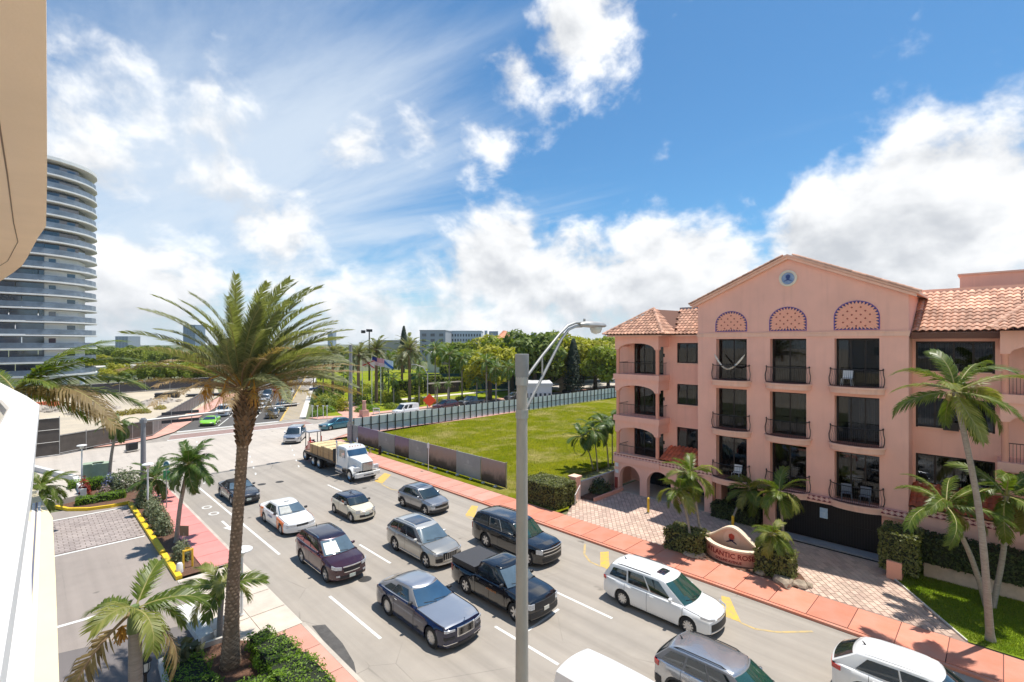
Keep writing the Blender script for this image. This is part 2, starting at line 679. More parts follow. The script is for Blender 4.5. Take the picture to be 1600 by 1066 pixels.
# cycle lane symbol and arrow near the left kerb
for cy in (40.2, 38.4):
    mb = MB()
    for k in range(14):
        a0, a1 = 2 * pi * k / 14, 2 * pi * (k + 1) / 14
        mb.add([(9.25 + r * cos(a), cy + 1.2 * r * sin(a), 0.006) for a in (a0, a1) for r in (0.22, 0.32)], [(0, 1, 3, 2)])
    mb.build('cycle_symbol', M_WHITE, road)
mark('lane_arrow', [(9.25, 34.0), (9.55, 35.0), (9.32, 35.0), (9.32, 36.4), (9.18, 36.4), (9.18, 35.0), (8.95, 35.0)])
# crossing and stop line before the far arm
sheet('brick_crosswalk', [(12.3, 71.2), (29.6, 70.6), (29.8, 73.8), (13.2, 74.4)], 0.004, M_BRICKX, kind=None, parent=road)
mark('crosswalk_edge', [(12.1, 70.7), (29.5, 70.1), (29.5, 70.5), (12.2, 71.1)])
mark('crosswalk_edge', [(13.1, 74.5), (29.9, 73.9), (29.9, 74.25), (13.2, 74.85)])
mark('stop_line', [(14.2, 76.4), (26.9, 76.1), (26.9, 76.7), (14.2, 77.0)])
for x0, n in ((18.9, 0), (23.2, 0)):
    for k in range(1 if n else 8):
        s0 = 1 + k * 9
        a_ = Vector((x0, 77)) + FD * s0
        b_ = a_ + FD * (8 if k == 0 else 3)
        mark('lane_dash', [(a_.x - .07, a_.y), (a_.x + .07, a_.y), (b_.x + .07, b_.y), (b_.x - .07, b_.y)])
# painted median: yellow edge lines and cross hatching
a_ = Vector((27.0, 76.4))
b_ = a_ + FD * 110
mark('median_line', [(a_.x, a_.y), (a_.x + .3, a_.y), (b_.x + .3, b_.y), (b_.x, b_.y)], M_YELLOW, 0.008)
for k in range(34):
    c0 = a_ + FD * (1.0 + k * 1.5)
    mark('median_hatch', [(c0.x + .3, c0.y), (c0.x + 3.2, c0.y - .25), (c0.x + 3.2, c0.y + .2), (c0.x + .3, c0.y + .45)], M_YFADE)
# worn yellow marks along the right kerb
for quad in ([(1127, 931), (1140, 934), (1158, 973), (1129, 962)], [(938, 863), (951, 862), (953, 892), (938, 884)],
             [(737, 790), (747, 791), (741, 809), (727, 805)], [(601, 739), (611, 742), (597, 756), (585, 752)]):
    mark('parking_mark', [g(*p) for p in quad], M_YELLOW)
for ln in ([(1157, 973), (1180, 983), (1215, 988), (1270, 987)], [(940, 886), (922, 878), (913, 866), (914, 850)],
           [(596, 757), (612, 765), (635, 768)], [(728, 806), (738, 812), (752, 816)]):
    pts = [Vector(g(*p)) for p in ln]
    mb = MB()
    for u, v in zip(pts, pts[1:]):
        n_ = (v - u).normalized()
        n_ = Vector((-n_.y, n_.x)) * 0.06
        mb.add([(u.x - n_.x, u.y - n_.y, .006), (v.x - n_.x, v.y - n_.y, .006), (v.x + n_.x, v.y + n_.y, .006), (u.x + n_.x, u.y + n_.y, .006)], [(0, 1, 2, 3)])
    mb.build('parking_curve', M_YFADE, road)
# tar repair along the left gutter, manhole covers
M_TAR = mat('tar_patch', (0.085, 0.078, 0.072), 0.8, var=0.3, scale=3)
mark('tar_repair', [g(*p) for p in ((487, 978), (508, 976), (535, 1005), (553, 1035), (558, 1058), (545, 1052))], M_TAR, 0.003)
M_IRON = mat('cast_iron', (0.06, 0.055, 0.05), 0.6, 0.4, var=0.3, scale=20)
for px, py in ((570, 905), (437, 753), (409, 757)):
    x, y = g(px, py)
    MB().lathe([(0.0, 0.010), (0.30, 0.010), (0.33, 0.002)], 18, (x, y, 0)).build('manhole_cover', M_IRON, road)

# ---------------------------------------------------------------- kerbs and pavements
SW = 0.13


def kerb(name, pts, w, h, m, z0=0.0, closed=False, kind='structure', parent=None):
    P = [Vector(p) for p in pts]
    L_, R_ = [], []
    n = len(P)
    for i in range(n):
        a = P[i - 1] if (i > 0 or closed) else P[i]
        b = P[(i + 1) % n] if (i < n - 1 or closed) else P[i]
        t = (b - a).normalized()
        nr = Vector((-t.y, t.x)) * w / 2
        L_.append(P[i] + nr)
        R_.append(P[i] - nr)
    mb = MB()
    m_ = n if closed else n - 1
    for i in range(m_):
        j = (i + 1) % n
        vs_ = [(*R_[i], z0), (*R_[j], z0), (*L_[j], z0), (*L_[i], z0), (*R_[i], z0 + h), (*R_[j], z0 + h), (*L_[j], z0 + h), (*L_[i], z0 + h)]
        mb.add(vs_, [(4, 5, 6, 7), (0, 1, 5, 4), (2, 3, 7, 6), (1, 2, 6, 5), (3, 0, 4, 7)])
    o = mb.build(name, m, parent)
    if kind and parent is None:
        o['kind'] = kind
    return o


kerb('kerb_right', [(23.73, -25), (23.73, 52), (25.2, 56.3), (29.5, 59.38), (230, 59.4)], 0.16, SW, M_PINK, -0.02)
kerb('kerb_left', [(8.22, -25), (8.22, 20.6)], 0.16, SW, M_CONC, -0.02)
kerb('kerb_left', [(8.22, 28.8), (8.22, 51), (7.3, 55.2), (2.5, 57.9), (-90, 57.9)], 0.16, SW, M_CONC, -0.02)
# pink pavement along the right side, slab by slab
pave_r = sheet('pavement_right', [(23.82, -25), (25.95, -25), (25.95, 52), (26.4, 57.9), (24.6, 53.5), (23.82, 51)], SW - 0.035, mat('joint_dark', (0.16, 0.07, 0.055), 0.9))
slab_me = MB().box(0, 0, 0, 2.10, 1.47, 0.06).mesh('paving_slab', M_PINK)
slab_lt = MB().box(0, 0, 0, 2.10, 1.47, 0.06).mesh('paving_slab', M_PINKL)
y = -9.0
i = 0
while y < 51:
    o = link('paving_slab', slab_me if y < 27 else slab_lt, pave_r, (24.885, y + 0.75, SW - 0.03 + random.uniform(-.003, .003)))
    y += 1.5
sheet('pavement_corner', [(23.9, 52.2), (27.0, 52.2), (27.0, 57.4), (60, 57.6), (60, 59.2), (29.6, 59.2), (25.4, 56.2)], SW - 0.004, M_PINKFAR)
# left pavement
pave_l = sheet('pavement_left', [(6.55, 28.9), (8.14, 28.9), (8.14, 51), (6.9, 54.6), (2.5, 57.6), (-90, 57.6), (-90, 55), (2, 54.8), (5.2, 52.4), (6.55, 49.5)], SW - 0.03, M_CONC)
sl = MB().box(0, 0, 0, 1.57, 1.87, 0.06).mesh('paving_slab', mat('pink_wash', (0.66, 0.25, 0.22), 0.8, var=0.08, scale=1.0, objvar=0.06))
for k in range(11):
    link('paving_slab', sl, pave_l, (7.345, 29.9 + k * 1.9, SW - 0.02))
pave_n = sheet('pavement_near', [(4.9, 2), (8.14, 2), (8.14, 20.6), (4.9, 20.6)], SW - 0.03, M_CONC)
for k in range(8):
    link('paving_slab', MB().box(0, 0, 0, 1.28, 1.87, 0.06).mesh('paving_slab', M_PINKL) if k == 0 else bpy.data.objects['paving_slab_proto'].data, pave_n, (7.47, 19.6 - k * 1.9, SW - 0.02)).name = 'paving_slab_proto' if k == 0 else 'paving_slab'
bpy.data.objects['paving_slab_proto'].name = 'paving_slab'
# forecourt of the near building
fore = sheet('forecourt', [(-12, 2), (4.9, 2), (4.9, 21), (5.35, 21), (5.35, 46.5), (-12, 46.5)], 0.0, M_LOT)
sheet('painted_shade_sheet', [(-2, 14), (4.85, 14), (4.85, 24.1), (0.9, 25.3), (-2, 26)], 0.004, M_LOTSHADE, kind=None, parent=fore)  # forecourt shade painted as a darker tarmac sheet
apron = sheet('driveway_apron', [(5.35, 20.65), (8.29, 20.65), (8.29, 28.8), (5.35, 28.8)], 0.03, M_CONCW)
for k, (x, yy) in enumerate([(6.1, 21.7), (7.55, 21.7), (6.1, 23.7), (7.55, 23.7), (6.1, 25.7), (7.55, 25.7), (6.1, 27.7), (7.55, 27.7)]):
    MB().box(x, yy, 0.035, 1.42, 1.94, 0.05).build('paving_slab', mat('apron_slab', (0.60, 0.51, 0.42), 0.85, var=0.1, scale=1.5, objvar=0.07), apron)
for yy in (36.9, 44.3):
    sheet('bay_line', [(-3, yy - .1), (5.2, yy - .1), (5.2, yy + .1), (-3, yy + .1)], 0.012, M_WHITE, kind=None, parent=fore)
p, q = g(98, 977), g(160, 960)
sheet('bay_line', [(p[0] - 1, p[1] - .1), (q[0], q[1] - .1), (q[0], q[1] + .1), (p[0] - 1, p[1] + .1)], 0.008, M_WHITE, kind=None, parent=fore)


def pavers(name, poly, z, sx, sy, m, parent, rot=0.0, gap=0.012):
    """bonded paving blocks inside a polygon, one mesh"""
    def inside(x, y):
        r = False
        n = len(poly)
        for i in range(n):
            x1, y1 = poly[i]
            x2, y2 = poly[(i + 1) % n]
            if (y1 > y) != (y2 > y) and x < (x2 - x1) * (y - y1) / (y2 - y1) + x1:
                r = not r
        return r
    cx = sum(p_[0] for p_ in poly) / len(poly)
    cy = sum(p_[1] for p_ in poly) / len(poly)
    R = max(math.hypot(p_[0] - cx, p_[1] - cy) for p_ in poly)
    c, s = cos(rot), sin(rot)
    mb = MB()
    ny, nx = int(R / sy) + 1, int(R / sx) + 1
    for j in range(-ny, ny):
        for i in range(-nx, nx):
            lx, ly = (i + (0.5 if j % 2 else 0)) * sx, j * sy
            x, y = cx + lx * c - ly * s, cy + lx * s + ly * c
            if not inside(x, y):
                continue
            zz = z + random.uniform(-.003, .003)
            hx, hy = sx / 2 - gap, sy / 2 - gap
            P = []
            for k, (e, zt) in enumerate(((0, zz - .02), (-.006, zz))):
                for dx, dy in ((-1, -1), (1, -1), (1, 1), (-1, 1)):
                    ax, ay = lx + dx * (hx + e), ly + dy * (hy + e)
                    P.append((cx + ax * c - ay * s, cy + ax * s + ay * c, zt))
            mb.add(P, [(4, 5, 6, 7), (0, 1, 5, 4), (1, 2, 6, 5), (2, 3, 7, 6), (3, 0, 4, 7)])
    o = mb.build(name, m, parent)
    o['kind'] = 'stuff'
    return o


M_PAV = mat('paver_cream', (0.60, 0.455, 0.355), 0.85, col2=(0.50, 0.345, 0.275), scale=0.7, island=0.17, bump=0.15, bscale=40)
M_PAVG = mat('paver_grey', (0.40, 0.335, 0.30), 0.85, col2=(0.33, 0.27, 0.245), scale=0.7, island=0.15)
sheet('paver_bed', [(-3, 37.05), (5.15, 37.05), (5.15, 44.15), (-3, 44.15)], 0.004, mat('paver_joint', (0.16, 0.125, 0.105), 0.95), kind=None, parent=fore)
pavers('forecourt_pavers', [(-1, 37.1), (5.15, 37.1), (5.15, 44.1), (-1, 44.1)], 0.018, 0.46, 0.30, M_PAVG, fore)
M_KYEL = mat('kerb_yellow', (0.80, 0.52, 0.02), 0.6, var=0.12, scale=5)
kerb('kerb_yellow', [(5.45, 28.9), (5.45, 32.6)], 0.26, 0.2, M_KYEL)
kerb('kerb_yellow', [(5.45, 33.0), (5.45, 44.8)], 0.26, 0.2, M_KYEL)
kerb('kerb_yellow', [(5.45, 45.1), (4.4, 45.0), (3.2, 45.3), (2.2, 46.2), (1.6, 47.6)], 0.2, 0.2, M_KYEL)
sheet('planting_bed', [(5.58, 28.95), (6.54, 28.95), (6.54, 50), (5.0, 52.3), (1.0, 54.7), (1.7, 47.7), (2.3, 46.35), (3.2, 45.45), (4.4, 45.15), (5.58, 45.2)], 0.10, M_MULCH)
sheet('planting_bed', [(3.1, 12.0), (6.75, 12.0), (6.75, 20.4), (5.6, 21.4), (3.6, 21.6)], 0.14, M_MULCH)
kerb('planter_edge', [(3.0, 12.0), (3.5, 21.6), (5.6, 21.5)], 0.14, 0.32, M_CONCW)
# right side: vacant grass lot, verge, driveway of the pink house, small lawn
sheet('grass_lot', [(27.0, 21.5), (34, 26.5), (140, 26.5), (140, 57.5), (27.0, 57.5)], 0.10, M_GRASS)
sheet('grass_verge', [(25.97, 21.6), (27.0, 21.6), (27.0, 52.1), (25.97, 52.1)], 0.125, M_GRASS)
drive = sheet('driveway', [(25.97, -12), (33.25, -12), (34.6, 22.4), (29.0, 22.4), (27.0, 21.4), (25.97, 20.9)], 0.115, mat('drive_joint', (0.30, 0.21, 0.17), 0.95))
pavers('driveway_pavers', [(26.0, 1.2), (30.7, 4.1), (31.6, 4.3), (33.1, 4.3), (33.15, 14.3), (34.4, 14.5), (34.4, 22.3), (29.0, 22.3), (27.0, 21.3), (26.0, 20.8)], 0.135, 0.40, 0.26, M_PAV, drive, rot=radians(38))
sheet('front_lawn', [(26.0, 0.95), (30.8, 4.0), (33.1, 3.7), (33.1, -12), (26.0, -12)], 0.16, M_LAWN)
kerb('lawn_edging', [(26.05, 1.0), (30.75, 4.05)], 0.05, 0.07, M_CONCW, 0.12)
# park and far verge north of the side street
M_PARK = grass_mat('park_grass', (0.20, 0.27, 0.016), (0.32, 0.34, 0.03), (0.34, 0.28, 0.08), 0.1)
sheet('park_lawn', [(33.5, 76.2), (36.0, 74.2), (200, 73.4), (260, 170), (30.3 + FD.x * 120, 76.5 + FD.y * 120)], 0.02, M_PARK)
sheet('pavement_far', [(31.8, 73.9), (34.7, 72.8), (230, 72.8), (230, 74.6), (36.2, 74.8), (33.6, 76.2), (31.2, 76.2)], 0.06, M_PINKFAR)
kerb('median_kerb', [(30.55 + FD.x * s, 76.6 + FD.y * s) for s in (0, 30, 60, 110)], 0.9, 0.2, M_CONCW)
pth = [g(*p) for p in ((545, 655), (528, 645), (525, 635), (535, 628), (555, 625))]
pth2 = [g(*p) for p in ((575, 628), (560, 636), (565, 646), (590, 650))]
sheet('park_path', pth + pth2, 0.05, M_PINKFAR)
p0, p1 = g(650, 625), g(760, 610)
sheet('park_walk', [(52, 86.5), (140, 84.5), (140, 87), (52, 88.7)], 0.05, mat('walk_pale', (0.66, 0.58, 0.47), 0.9, var=0.1, scale=0.5))
sheet('side_parking', [(92, 75), (170, 75), (170, 98), (92, 92)], 0.05, M_CONC)
# construction ground behind the left fence
sheet('construction_ground', [(-160, 70.6), (8.0, 72.0), (11.2, 74.6), (13.2, 77), (31, 124), (36, 147), (-160, 128)], 0.03, M_SAND)
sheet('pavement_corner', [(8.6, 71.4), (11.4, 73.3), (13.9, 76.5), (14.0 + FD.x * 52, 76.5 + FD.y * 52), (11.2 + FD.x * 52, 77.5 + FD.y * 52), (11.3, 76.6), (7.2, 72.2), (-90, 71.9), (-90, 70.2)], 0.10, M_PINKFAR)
# ================================================================== PINK APARTMENT HOUSE
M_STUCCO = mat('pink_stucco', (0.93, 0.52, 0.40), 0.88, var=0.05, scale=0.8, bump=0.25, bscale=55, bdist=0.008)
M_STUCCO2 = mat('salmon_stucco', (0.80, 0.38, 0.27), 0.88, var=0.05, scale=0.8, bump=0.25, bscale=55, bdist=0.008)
M_TRIM = mat('peach_trim', (0.90, 0.56, 0.42), 0.8, var=0.04, scale=2)
M_TILE = mat('clay_tile', (0.74, 0.44, 0.30), 0.8, col2=(0.46, 0.235, 0.155), scale=1.4, island=0.32, objvar=0.30, bump=0.2, bscale=30)
M_TILER = mat('clay_tile_red', (0.62, 0.16, 0.075), 0.75, col2=(0.45, 0.11, 0.055), scale=0.9, island=0.25, objvar=0.2)
M_BED = mat('roof_underlay', (0.16, 0.075, 0.05), 0.9)
M_IRONBLK = mat('black_iron', (0.018, 0.017, 0.018), 0.45, 0.3)
M_BRONZE = mat('bronze_frame', (0.030, 0.024, 0.021), 0.45, 0.4)
M_BALFLOOR = mat('balcony_floor', (0.30, 0.125, 0.085), 0.8, var=0.15, scale=6)
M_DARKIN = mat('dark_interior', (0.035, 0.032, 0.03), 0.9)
M_NAVY = mat('navy_tile', (0.025, 0.015, 0.12), 0.4, coat=0.4)
M_RED = mat('brick_red_tile', (0.33, 0.045, 0.03), 0.5)
M_ARCHP = mat('arch_tile', (0.93, 0.43, 0.29), 0.6, var=0.06, scale=8)
M_CURT = mat('curtain', (0.62, 0.58, 0.52), 0.9, var=0.12, scale=3, stretch=(1, 14, 0.3))
M_CURTD = mat('curtain_dark', (0.075, 0.075, 0.085), 0.9, var=0.35, scale=3, stretch=(1, 14, 0.3))
M_BLIND = mat('vertical_blind', (0.30, 0.25, 0.19), 0.8, island=0.35)
M_FURN = mat('garden_chair', (0.72, 0.72, 0.70), 0.5)


def glass_mat(name, tint=(0.02, 0.025, 0.028), alpha=0.55, rough=0.02):
    m = bpy.data.materials.new(name)
    m.use_nodes = True
    t = NT(m.node_tree)
    m.node_tree.nodes.clear()
    gl = t.n('ShaderNodeBsdfGlossy')
    gl.inputs['Roughness'].default_value = rough
    gl.inputs['Color'].default_value = (0.95, 0.97, 1, 1)
    tr = t.n('ShaderNodeBsdfTransparent')
    tr.inputs['Color'].default_value = (*tint, 1)
    fr = t.n('ShaderNodeFresnel')
    fr.inputs['IOR'].default_value = 1.55
    f = t.math('MULTIPLY', fr.outputs[0], 0.9, clamp=True)
    ms = t.n('ShaderNodeMixShader')
    t.l(f, ms.inputs[0])
    t.l(tr.outputs[0], ms.inputs[1])
    t.l(gl.outputs[0], ms.inputs[2])
    o = t.n('ShaderNodeOutputMaterial')
    t.l(ms.outputs[0], o.inputs['Surface'])
    return m


M_PANE = glass_mat('house_pane', (0.34, 0.35, 0.36))


def weather(m, dark, amt=0.35):
    # rain streaks: noise stretched down the wall, plus broad patches
    t = NT(m.node_tree)
    b = m.node_tree.nodes['Principled BSDF']
    src = b.inputs['Base Color'].links[0].from_socket
    co = t.n('ShaderNodeTexCoord').outputs['Object']
    mp_ = t.n('ShaderNodeMapping')
    mp_.inputs['Scale'].default_value = (2.2, 2.2, 0.12)
    t.l(co, mp_.inputs['Vector'])
    f = t.maprange(t.noise(mp_.outputs[0], 1.6, 5, .65), .52, .80)
    f2 = t.maprange(t.noise(co, .35, 4, .6), .42, .75)
    c = t.mix(t.math('MULTIPLY', t.math('ADD', f, t.math('MULTIPLY', f2, .5)), amt, clamp=True), src, dark)
    t.l(c, b.inputs['Base Color'])


weather(M_STUCCO, (0.62, 0.33, 0.25), .26)
weather(M_TRIM, (0.50, 0.32, 0.25), .4)
XF = 33.2
house = thing('apartment_house', 'pink stucco apartment house with clay tile roofs, gable and iron balconies', 'building', (XF, 9.3, 0))


def hp(mb, name, m, parent=None, smooth=None):
    """part of the house, built in world coordinates"""
    o = mb.build(name, m, parent or house, smooth)
    if parent is None:
        o.location = (-XF, -9.3, 0)
    return o


def wall_x(mb, X, y0, y1, z0, z1, holes, depth):
    """wall facing -X with rectangular openings (ya, yb, za, zb) and their reveals"""
    ys = sorted(set([y0, y1] + [h_[0] for h_ in holes] + [h_[1] for h_ in holes]))
    zs = sorted(set([z0, z1] + [h_[2] for h_ in holes] + [h_[3] for h_ in holes]))
    for a, b in zip(ys, ys[1:]):
        for c, d in zip(zs, zs[1:]):
            my, mz = (a + b) / 2, (c + d) / 2
            if any(h_[0] < my < h_[1] and h_[2] < mz < h_[3] for h_ in holes):
                continue
            mb.add([(X, a, c), (X, a, d), (X, b, d), (X, b, c)], [(0, 1, 2, 3)])
    for a, b, c, d in holes:
        Xb = X + depth
        mb.add([(X, a, c), (Xb, a, c), (Xb, a, d), (X, a, d)], [(0, 1, 2, 3)])
        mb.add([(X, b, c), (X, b, d), (Xb, b, d), (Xb, b, c)], [(0, 1, 2, 3)])
        mb.add([(X, a, d), (Xb, a, d), (Xb, b, d), (X, b, d)], [(0, 1, 2, 3)])
        mb.add([(X, a, c), (X, b, c), (Xb, b, c), (Xb, a, c)], [(0, 1, 2, 3)])


def window_x(X, ya, yb, za, zb, nm, style, fw=0.06, deep=0.5):
    """window in an opening facing -X: frame bars, panes, what hangs behind, dark room"""
    mb = MB()
    mb.b2(X, X + .06, ya, yb, za, za + fw)
    mb.b2(X, X + .06, ya, yb, zb - fw, zb)
    n = nm
    for k in range(n + 1):
        y = ya + fw / 2 + (yb - ya - fw) * k / n
        mb.b2(X - .003, X + .057, y - fw / 2, y + fw / 2, za + fw, zb - fw)
    fr = hp(mb, 'window_frame', M_BRONZE)
    for k in range(n):
        a = ya + fw / 2 + (yb - ya - fw) * k / n
        b = ya + fw / 2 + (yb - ya - fw) * (k + 1) / n
        o = MB().b2(X + .022, X + .032, a + fw / 2, b - fw / 2, za + fw, zb - fw).build('window_pane', M_PANE, fr)
    # room box behind
    Xb = X + deep + 1.2
    mb = MB()
    mb.add([(X + .07, ya, za), (Xb, ya, za), (Xb, ya, zb), (X + .07, ya, zb), (X + .07, yb, za), (Xb, yb, za), (Xb, yb, zb), (X + .07, yb, zb)],
           [(0, 3, 2, 1), (4, 5, 6, 7), (1, 2, 6, 5), (3, 7, 6, 2), (0, 1, 5, 4)])
    mb.build('window_recess', M_DARKIN, fr)
    rnd = random.random
    if style in ('curtain', 'dark', 'half'):
        spans = {'curtain': [(ya + .05, yb - .05, M_CURT)], 'dark': [(ya + .05, lerp(ya, yb, .35), M_CURTD), (lerp(ya, yb, .6), yb - .05, M_CURTD)],
                 'half': [(lerp(ya, yb, .15), lerp(ya, yb, .5), M_CURT)]}[style]
        for a, b, mm in spans:
            n2 = max(6, int((b - a) / 0.05))
            MB().grid(lambda u, v: (X + .22 + .03 * sin(u * n2 * 1.6), lerp(a, b, u), lerp(za + .03, zb - .03, v)), n2 * 2, 1).build('curtain', mm, fr, 60)
    elif style == 'blind':
        mb = MB()
        y = ya + .1
        while y < yb - .1:
            mb.box(X + .2, y, (za + zb) / 2, .012, .085, zb - za - .1, random.uniform(-.5, .1) + .9)
            y += .105
        mb.build('vertical_blind', M_BLIND, fr)
    return fr


FL = [2.70, 5.95, 9.20]
TOPS = [5.52, 8.72, 12.02]
BAYS = [(11.75, 13.74), (8.34, 10.36), (4.80, 6.90)]
# gable block -----------------------------------------------------------------
mb = MB()
holes = []
for a, b in BAYS:
    for z0, z1 in zip(FL, TOPS):
        holes.append((a, b, z0 + .1, z1))
wall_x(mb, XF, 3.55, 15.0, 2.55, 12.2, holes, 0.55)
EAV, APX, APY = 14.45, 16.95, 9.3
mb.add([(XF, 3.55, 12.2), (XF, 3.55, EAV), (XF, APY, APX), (XF, 15.0, EAV), (XF, 15.0, 12.2)], [(0, 1, 2, 3, 4)])
mb.add([(XF, 3.55, 2.55), (XF + 12, 3.55, 2.55), (XF + 12, 3.55, EAV), (XF, 3.55, EAV)], [(0, 1, 2, 3)])
mb.add([(XF, 15.0, 2.55), (XF, 15.0, EAV), (XF + 12, 15.0, EAV), (XF + 12, 15.0, 2.55)], [(0, 1, 2, 3)])
mb.add([(XF, 3.55, 2.55), (XF, 15, 2.55), (XF + 3, 15, 2.55), (XF + 3, 3.55, 2.55)], [(0, 1, 2, 3)])
hp(mb, 'gable_wall', M_STUCCO)
mb = MB().b2(XF - .05, XF - .002, 3.5, 15.05, 12.14, 12.36)
mb.b2(XF - .08, XF - .004, 3.48, 15.07, 12.36, 12.42)
hp(mb, 'string_course', M_TRIM)
# gable roof: slabs, raking trim, barrel tiles
for s in (0, 1):
    y0, y1 = (3.1, APY) if s == 0 else (15.45, APY)
    z0, z1 = EAV - .12, APX + .10
    mb = MB()
    P = [(XF - .32, y0, z0), (XF + 12, y0, z0), (XF + 12, y1, z1), (XF - .32, y1, z1)]
    P += [(x, y, z + .12) for x, y, z in P]
    mb.add(P, [(0, 1, 2, 3), (7, 6, 5, 4), (0, 4, 5, 1), (3, 2, 6, 7), (0, 3, 7, 4), (1, 5, 6, 2)])
    slab = hp(mb, 'gable_roof', M_TRIM)
    mb = MB()
    P = [(XF - .24, y0 + (.1 if s == 0 else -.1), z0 - .14), (XF - .02, y0 + (.1 if s == 0 else -.1), z0 - .14), (XF - .02, y1, z1 - .16), (XF - .24, y1, z1 - .16)]
    P += [(x, y, z + .16) for x, y, z in P]
    mb.add(P, [(0, 1, 2, 3), (7, 6, 5, 4), (0, 4, 5, 1), (3, 2, 6, 7), (0, 3, 7, 4), (1, 5, 6, 2)])
    hp(mb, 'raking_trim', M_TRIM)


def barrel(w, l, h, n=5, lift=0.05):
    """one S-profile roof tile: x across, y up the slope, from 0..l"""
    mb = MB()
    P = []
    for j, yy in enumerate((0, l)):
        for i in range(n + 1):
            u = i / n
            x = (u - .5) * w
            z = h * (0.5 - 0.5 * cos(2 * pi * (u * 0.85))) if u < 1 else h * .15
            P.append((x, yy, z + (lift if j == 0 else 0.0)))
    o = len(P)
    P += [(x, y, z - .035) for x, y, z in P[:n + 1]]
    F = [(i, i + 1, n + 2 + i, n + 1 + i) for i in range(n)]
    F += [(o + i, o + i + 1, i + 1, i) for i in range(n)]
    mb.add(P, F)
    return mb


TW, TL = 0.30, 0.40
tile_me = barrel(TW, TL + .06, .085).mesh('roof_tile', M_TILE, 50)
tile_brown = barrel(TW, TL + .06, .085).mesh('roof_tile', mat('clay_tile_brown', (0.50, 0.285, 0.19), 0.85, col2=(0.27, 0.135, 0.09), scale=1.6, island=0.32, objvar=0.32, bump=0.2, bscale=30), 50)
tile_red = barrel(TW, TL + .06, .085).mesh('roof_tile', M_TILER, 50)
TILES = []   # (matrix, mesh, parent)


def roof_face(corners, mesh, parent):
    """tile a planar roof face given as 3-D corners, the first edge being the eave"""
    C = [Vector(c) for c in corners]
    e = (C[1] - C[0]).normalized()
    nrm = (C[1] - C[0]).cross(C[-1] - C[0]).normalized()
    if nrm.z < 0:
        nrm = -nrm
    up = nrm.cross(e)
    if up.z < 0:
        up = -up
    if e.cross(up).dot(nrm) < 0:
        e = -e
    L2 = [((c - C[0]).dot(e), (c - C[0]).dot(up)) for c in C]
    xs = [p_[0] for p_ in L2]
    H2 = max(p_[1] for p_ in L2)
    j = 0
    while j * TL < H2 - .1:
        yy = j * TL
        x = min(xs) + TW / 2
        while x < max(xs):
            r = False
            qx, qy = x, yy + TL * .5
            n = len(L2)
            for i in range(n):
                x1, y1 = L2[i]
                x2, y2 = L2[(i + 1) % n]
                if (y1 > qy) != (y2 > qy) and qx < (x2 - x1) * (qy - y1) / (y2 - y1) + x1:
                    r = not r
            if r:
                o = C[0] + e * x + up * yy + nrm * .015
                M = Matrix((e, up, nrm)).transposed().to_4x4()
                M.translation = o
                TILES.append((M, mesh, parent))
            x += TW
        j += 1


def roof_part(corner_lists, name='roof_slope', m=None):
    mb = MB()
    for c in corner_lists:
        mb.add(c, [tuple(range(len(c)))])
    return hp(mb, name, m or M_BED)


# ridge and verge tiles on the gable
verge_me = None
mbv = MB()
n = 6
P = [(0.13 * cos(pi * i / n), yy, (0.11 + (.02 if yy == 0 else 0)) * sin(pi * i / n)) for yy in (0, .42) for i in range(n + 1)]
mbv.add(P, [(i, i + 1, n + 2 + i, n + 1 + i) for i in range(n)] + [tuple(range(n, -1, -1))])
verge_me = mbv.mesh('ridge_tile', M_TILE, 50)


def ridge_line(a, b, parent, off=(0, 0, 0)):
    a, b = Vector(a), Vector(b)
    t = (b - a)
    L_ = t.length
    t.normalize()
    side = t.cross(Vector((0, 0, 1))).normalized()
    nr = side.cross(t)
    for k in range(int(L_ / .36)):
        o = link('ridge_tile', verge_me, parent)
        M = Matrix((side, t, nr)).transposed().to_4x4()
        M.translation = a + t * (k * .36) + Vector(off) - Vector((XF, 9.3, 0))
        o.matrix_basis = M


vg = roof_part([[(XF - .3, 3.2, EAV - .02), (XF + 6, 3.2, EAV - .02), (XF + 6, APY, APX + .2), (XF - .3, APY, APX + .2)],
                [(XF - .3, 15.4, EAV - .02), (XF - .3, APY, APX + .2), (XF + 6, APY, APX + .2), (XF + 6, 15.4, EAV - .02)]], 'gable_cover')
vg.parent = house
ridge_line((XF - .28, 3.05, EAV - .02), (XF - .28, APY, APX + .235), house)
ridge_line((XF - .28, 15.5, EAV - .02), (XF - .28, APY, APX + .235), house)
ridge_line((XF + .15, 3.05, EAV + .0), (XF + .15, APY, APX + .25), house)
ridge_line((XF + .15, 15.5, EAV + .0), (XF + .15, APY, APX + .25), house)
# round medallion with a rose on logs
mb = MB().lathe([(.50, 0), (.50, -.10), (.40, -.13), (.36, -.07)], 32, (XF, 9.32, 15.72), 'x')
md = hp(mb, 'medallion_ring', mat('cream_trim', (0.80, 0.72, 0.58), 0.7), smooth=40)
MB().lathe([(0, -.06), (.37, -.06), (.37, 0)], 32, (XF, 9.32, 15.72), 'x').build('medallion_disc', mat('medallion_blue', (0.33, 0.43, 0.58), 0.5, col2=(0.20, 0.28, 0.46), scale=6), md)
M_ROSE = mat('rose_blue', (0.07, 0.12, 0.34), 0.5)


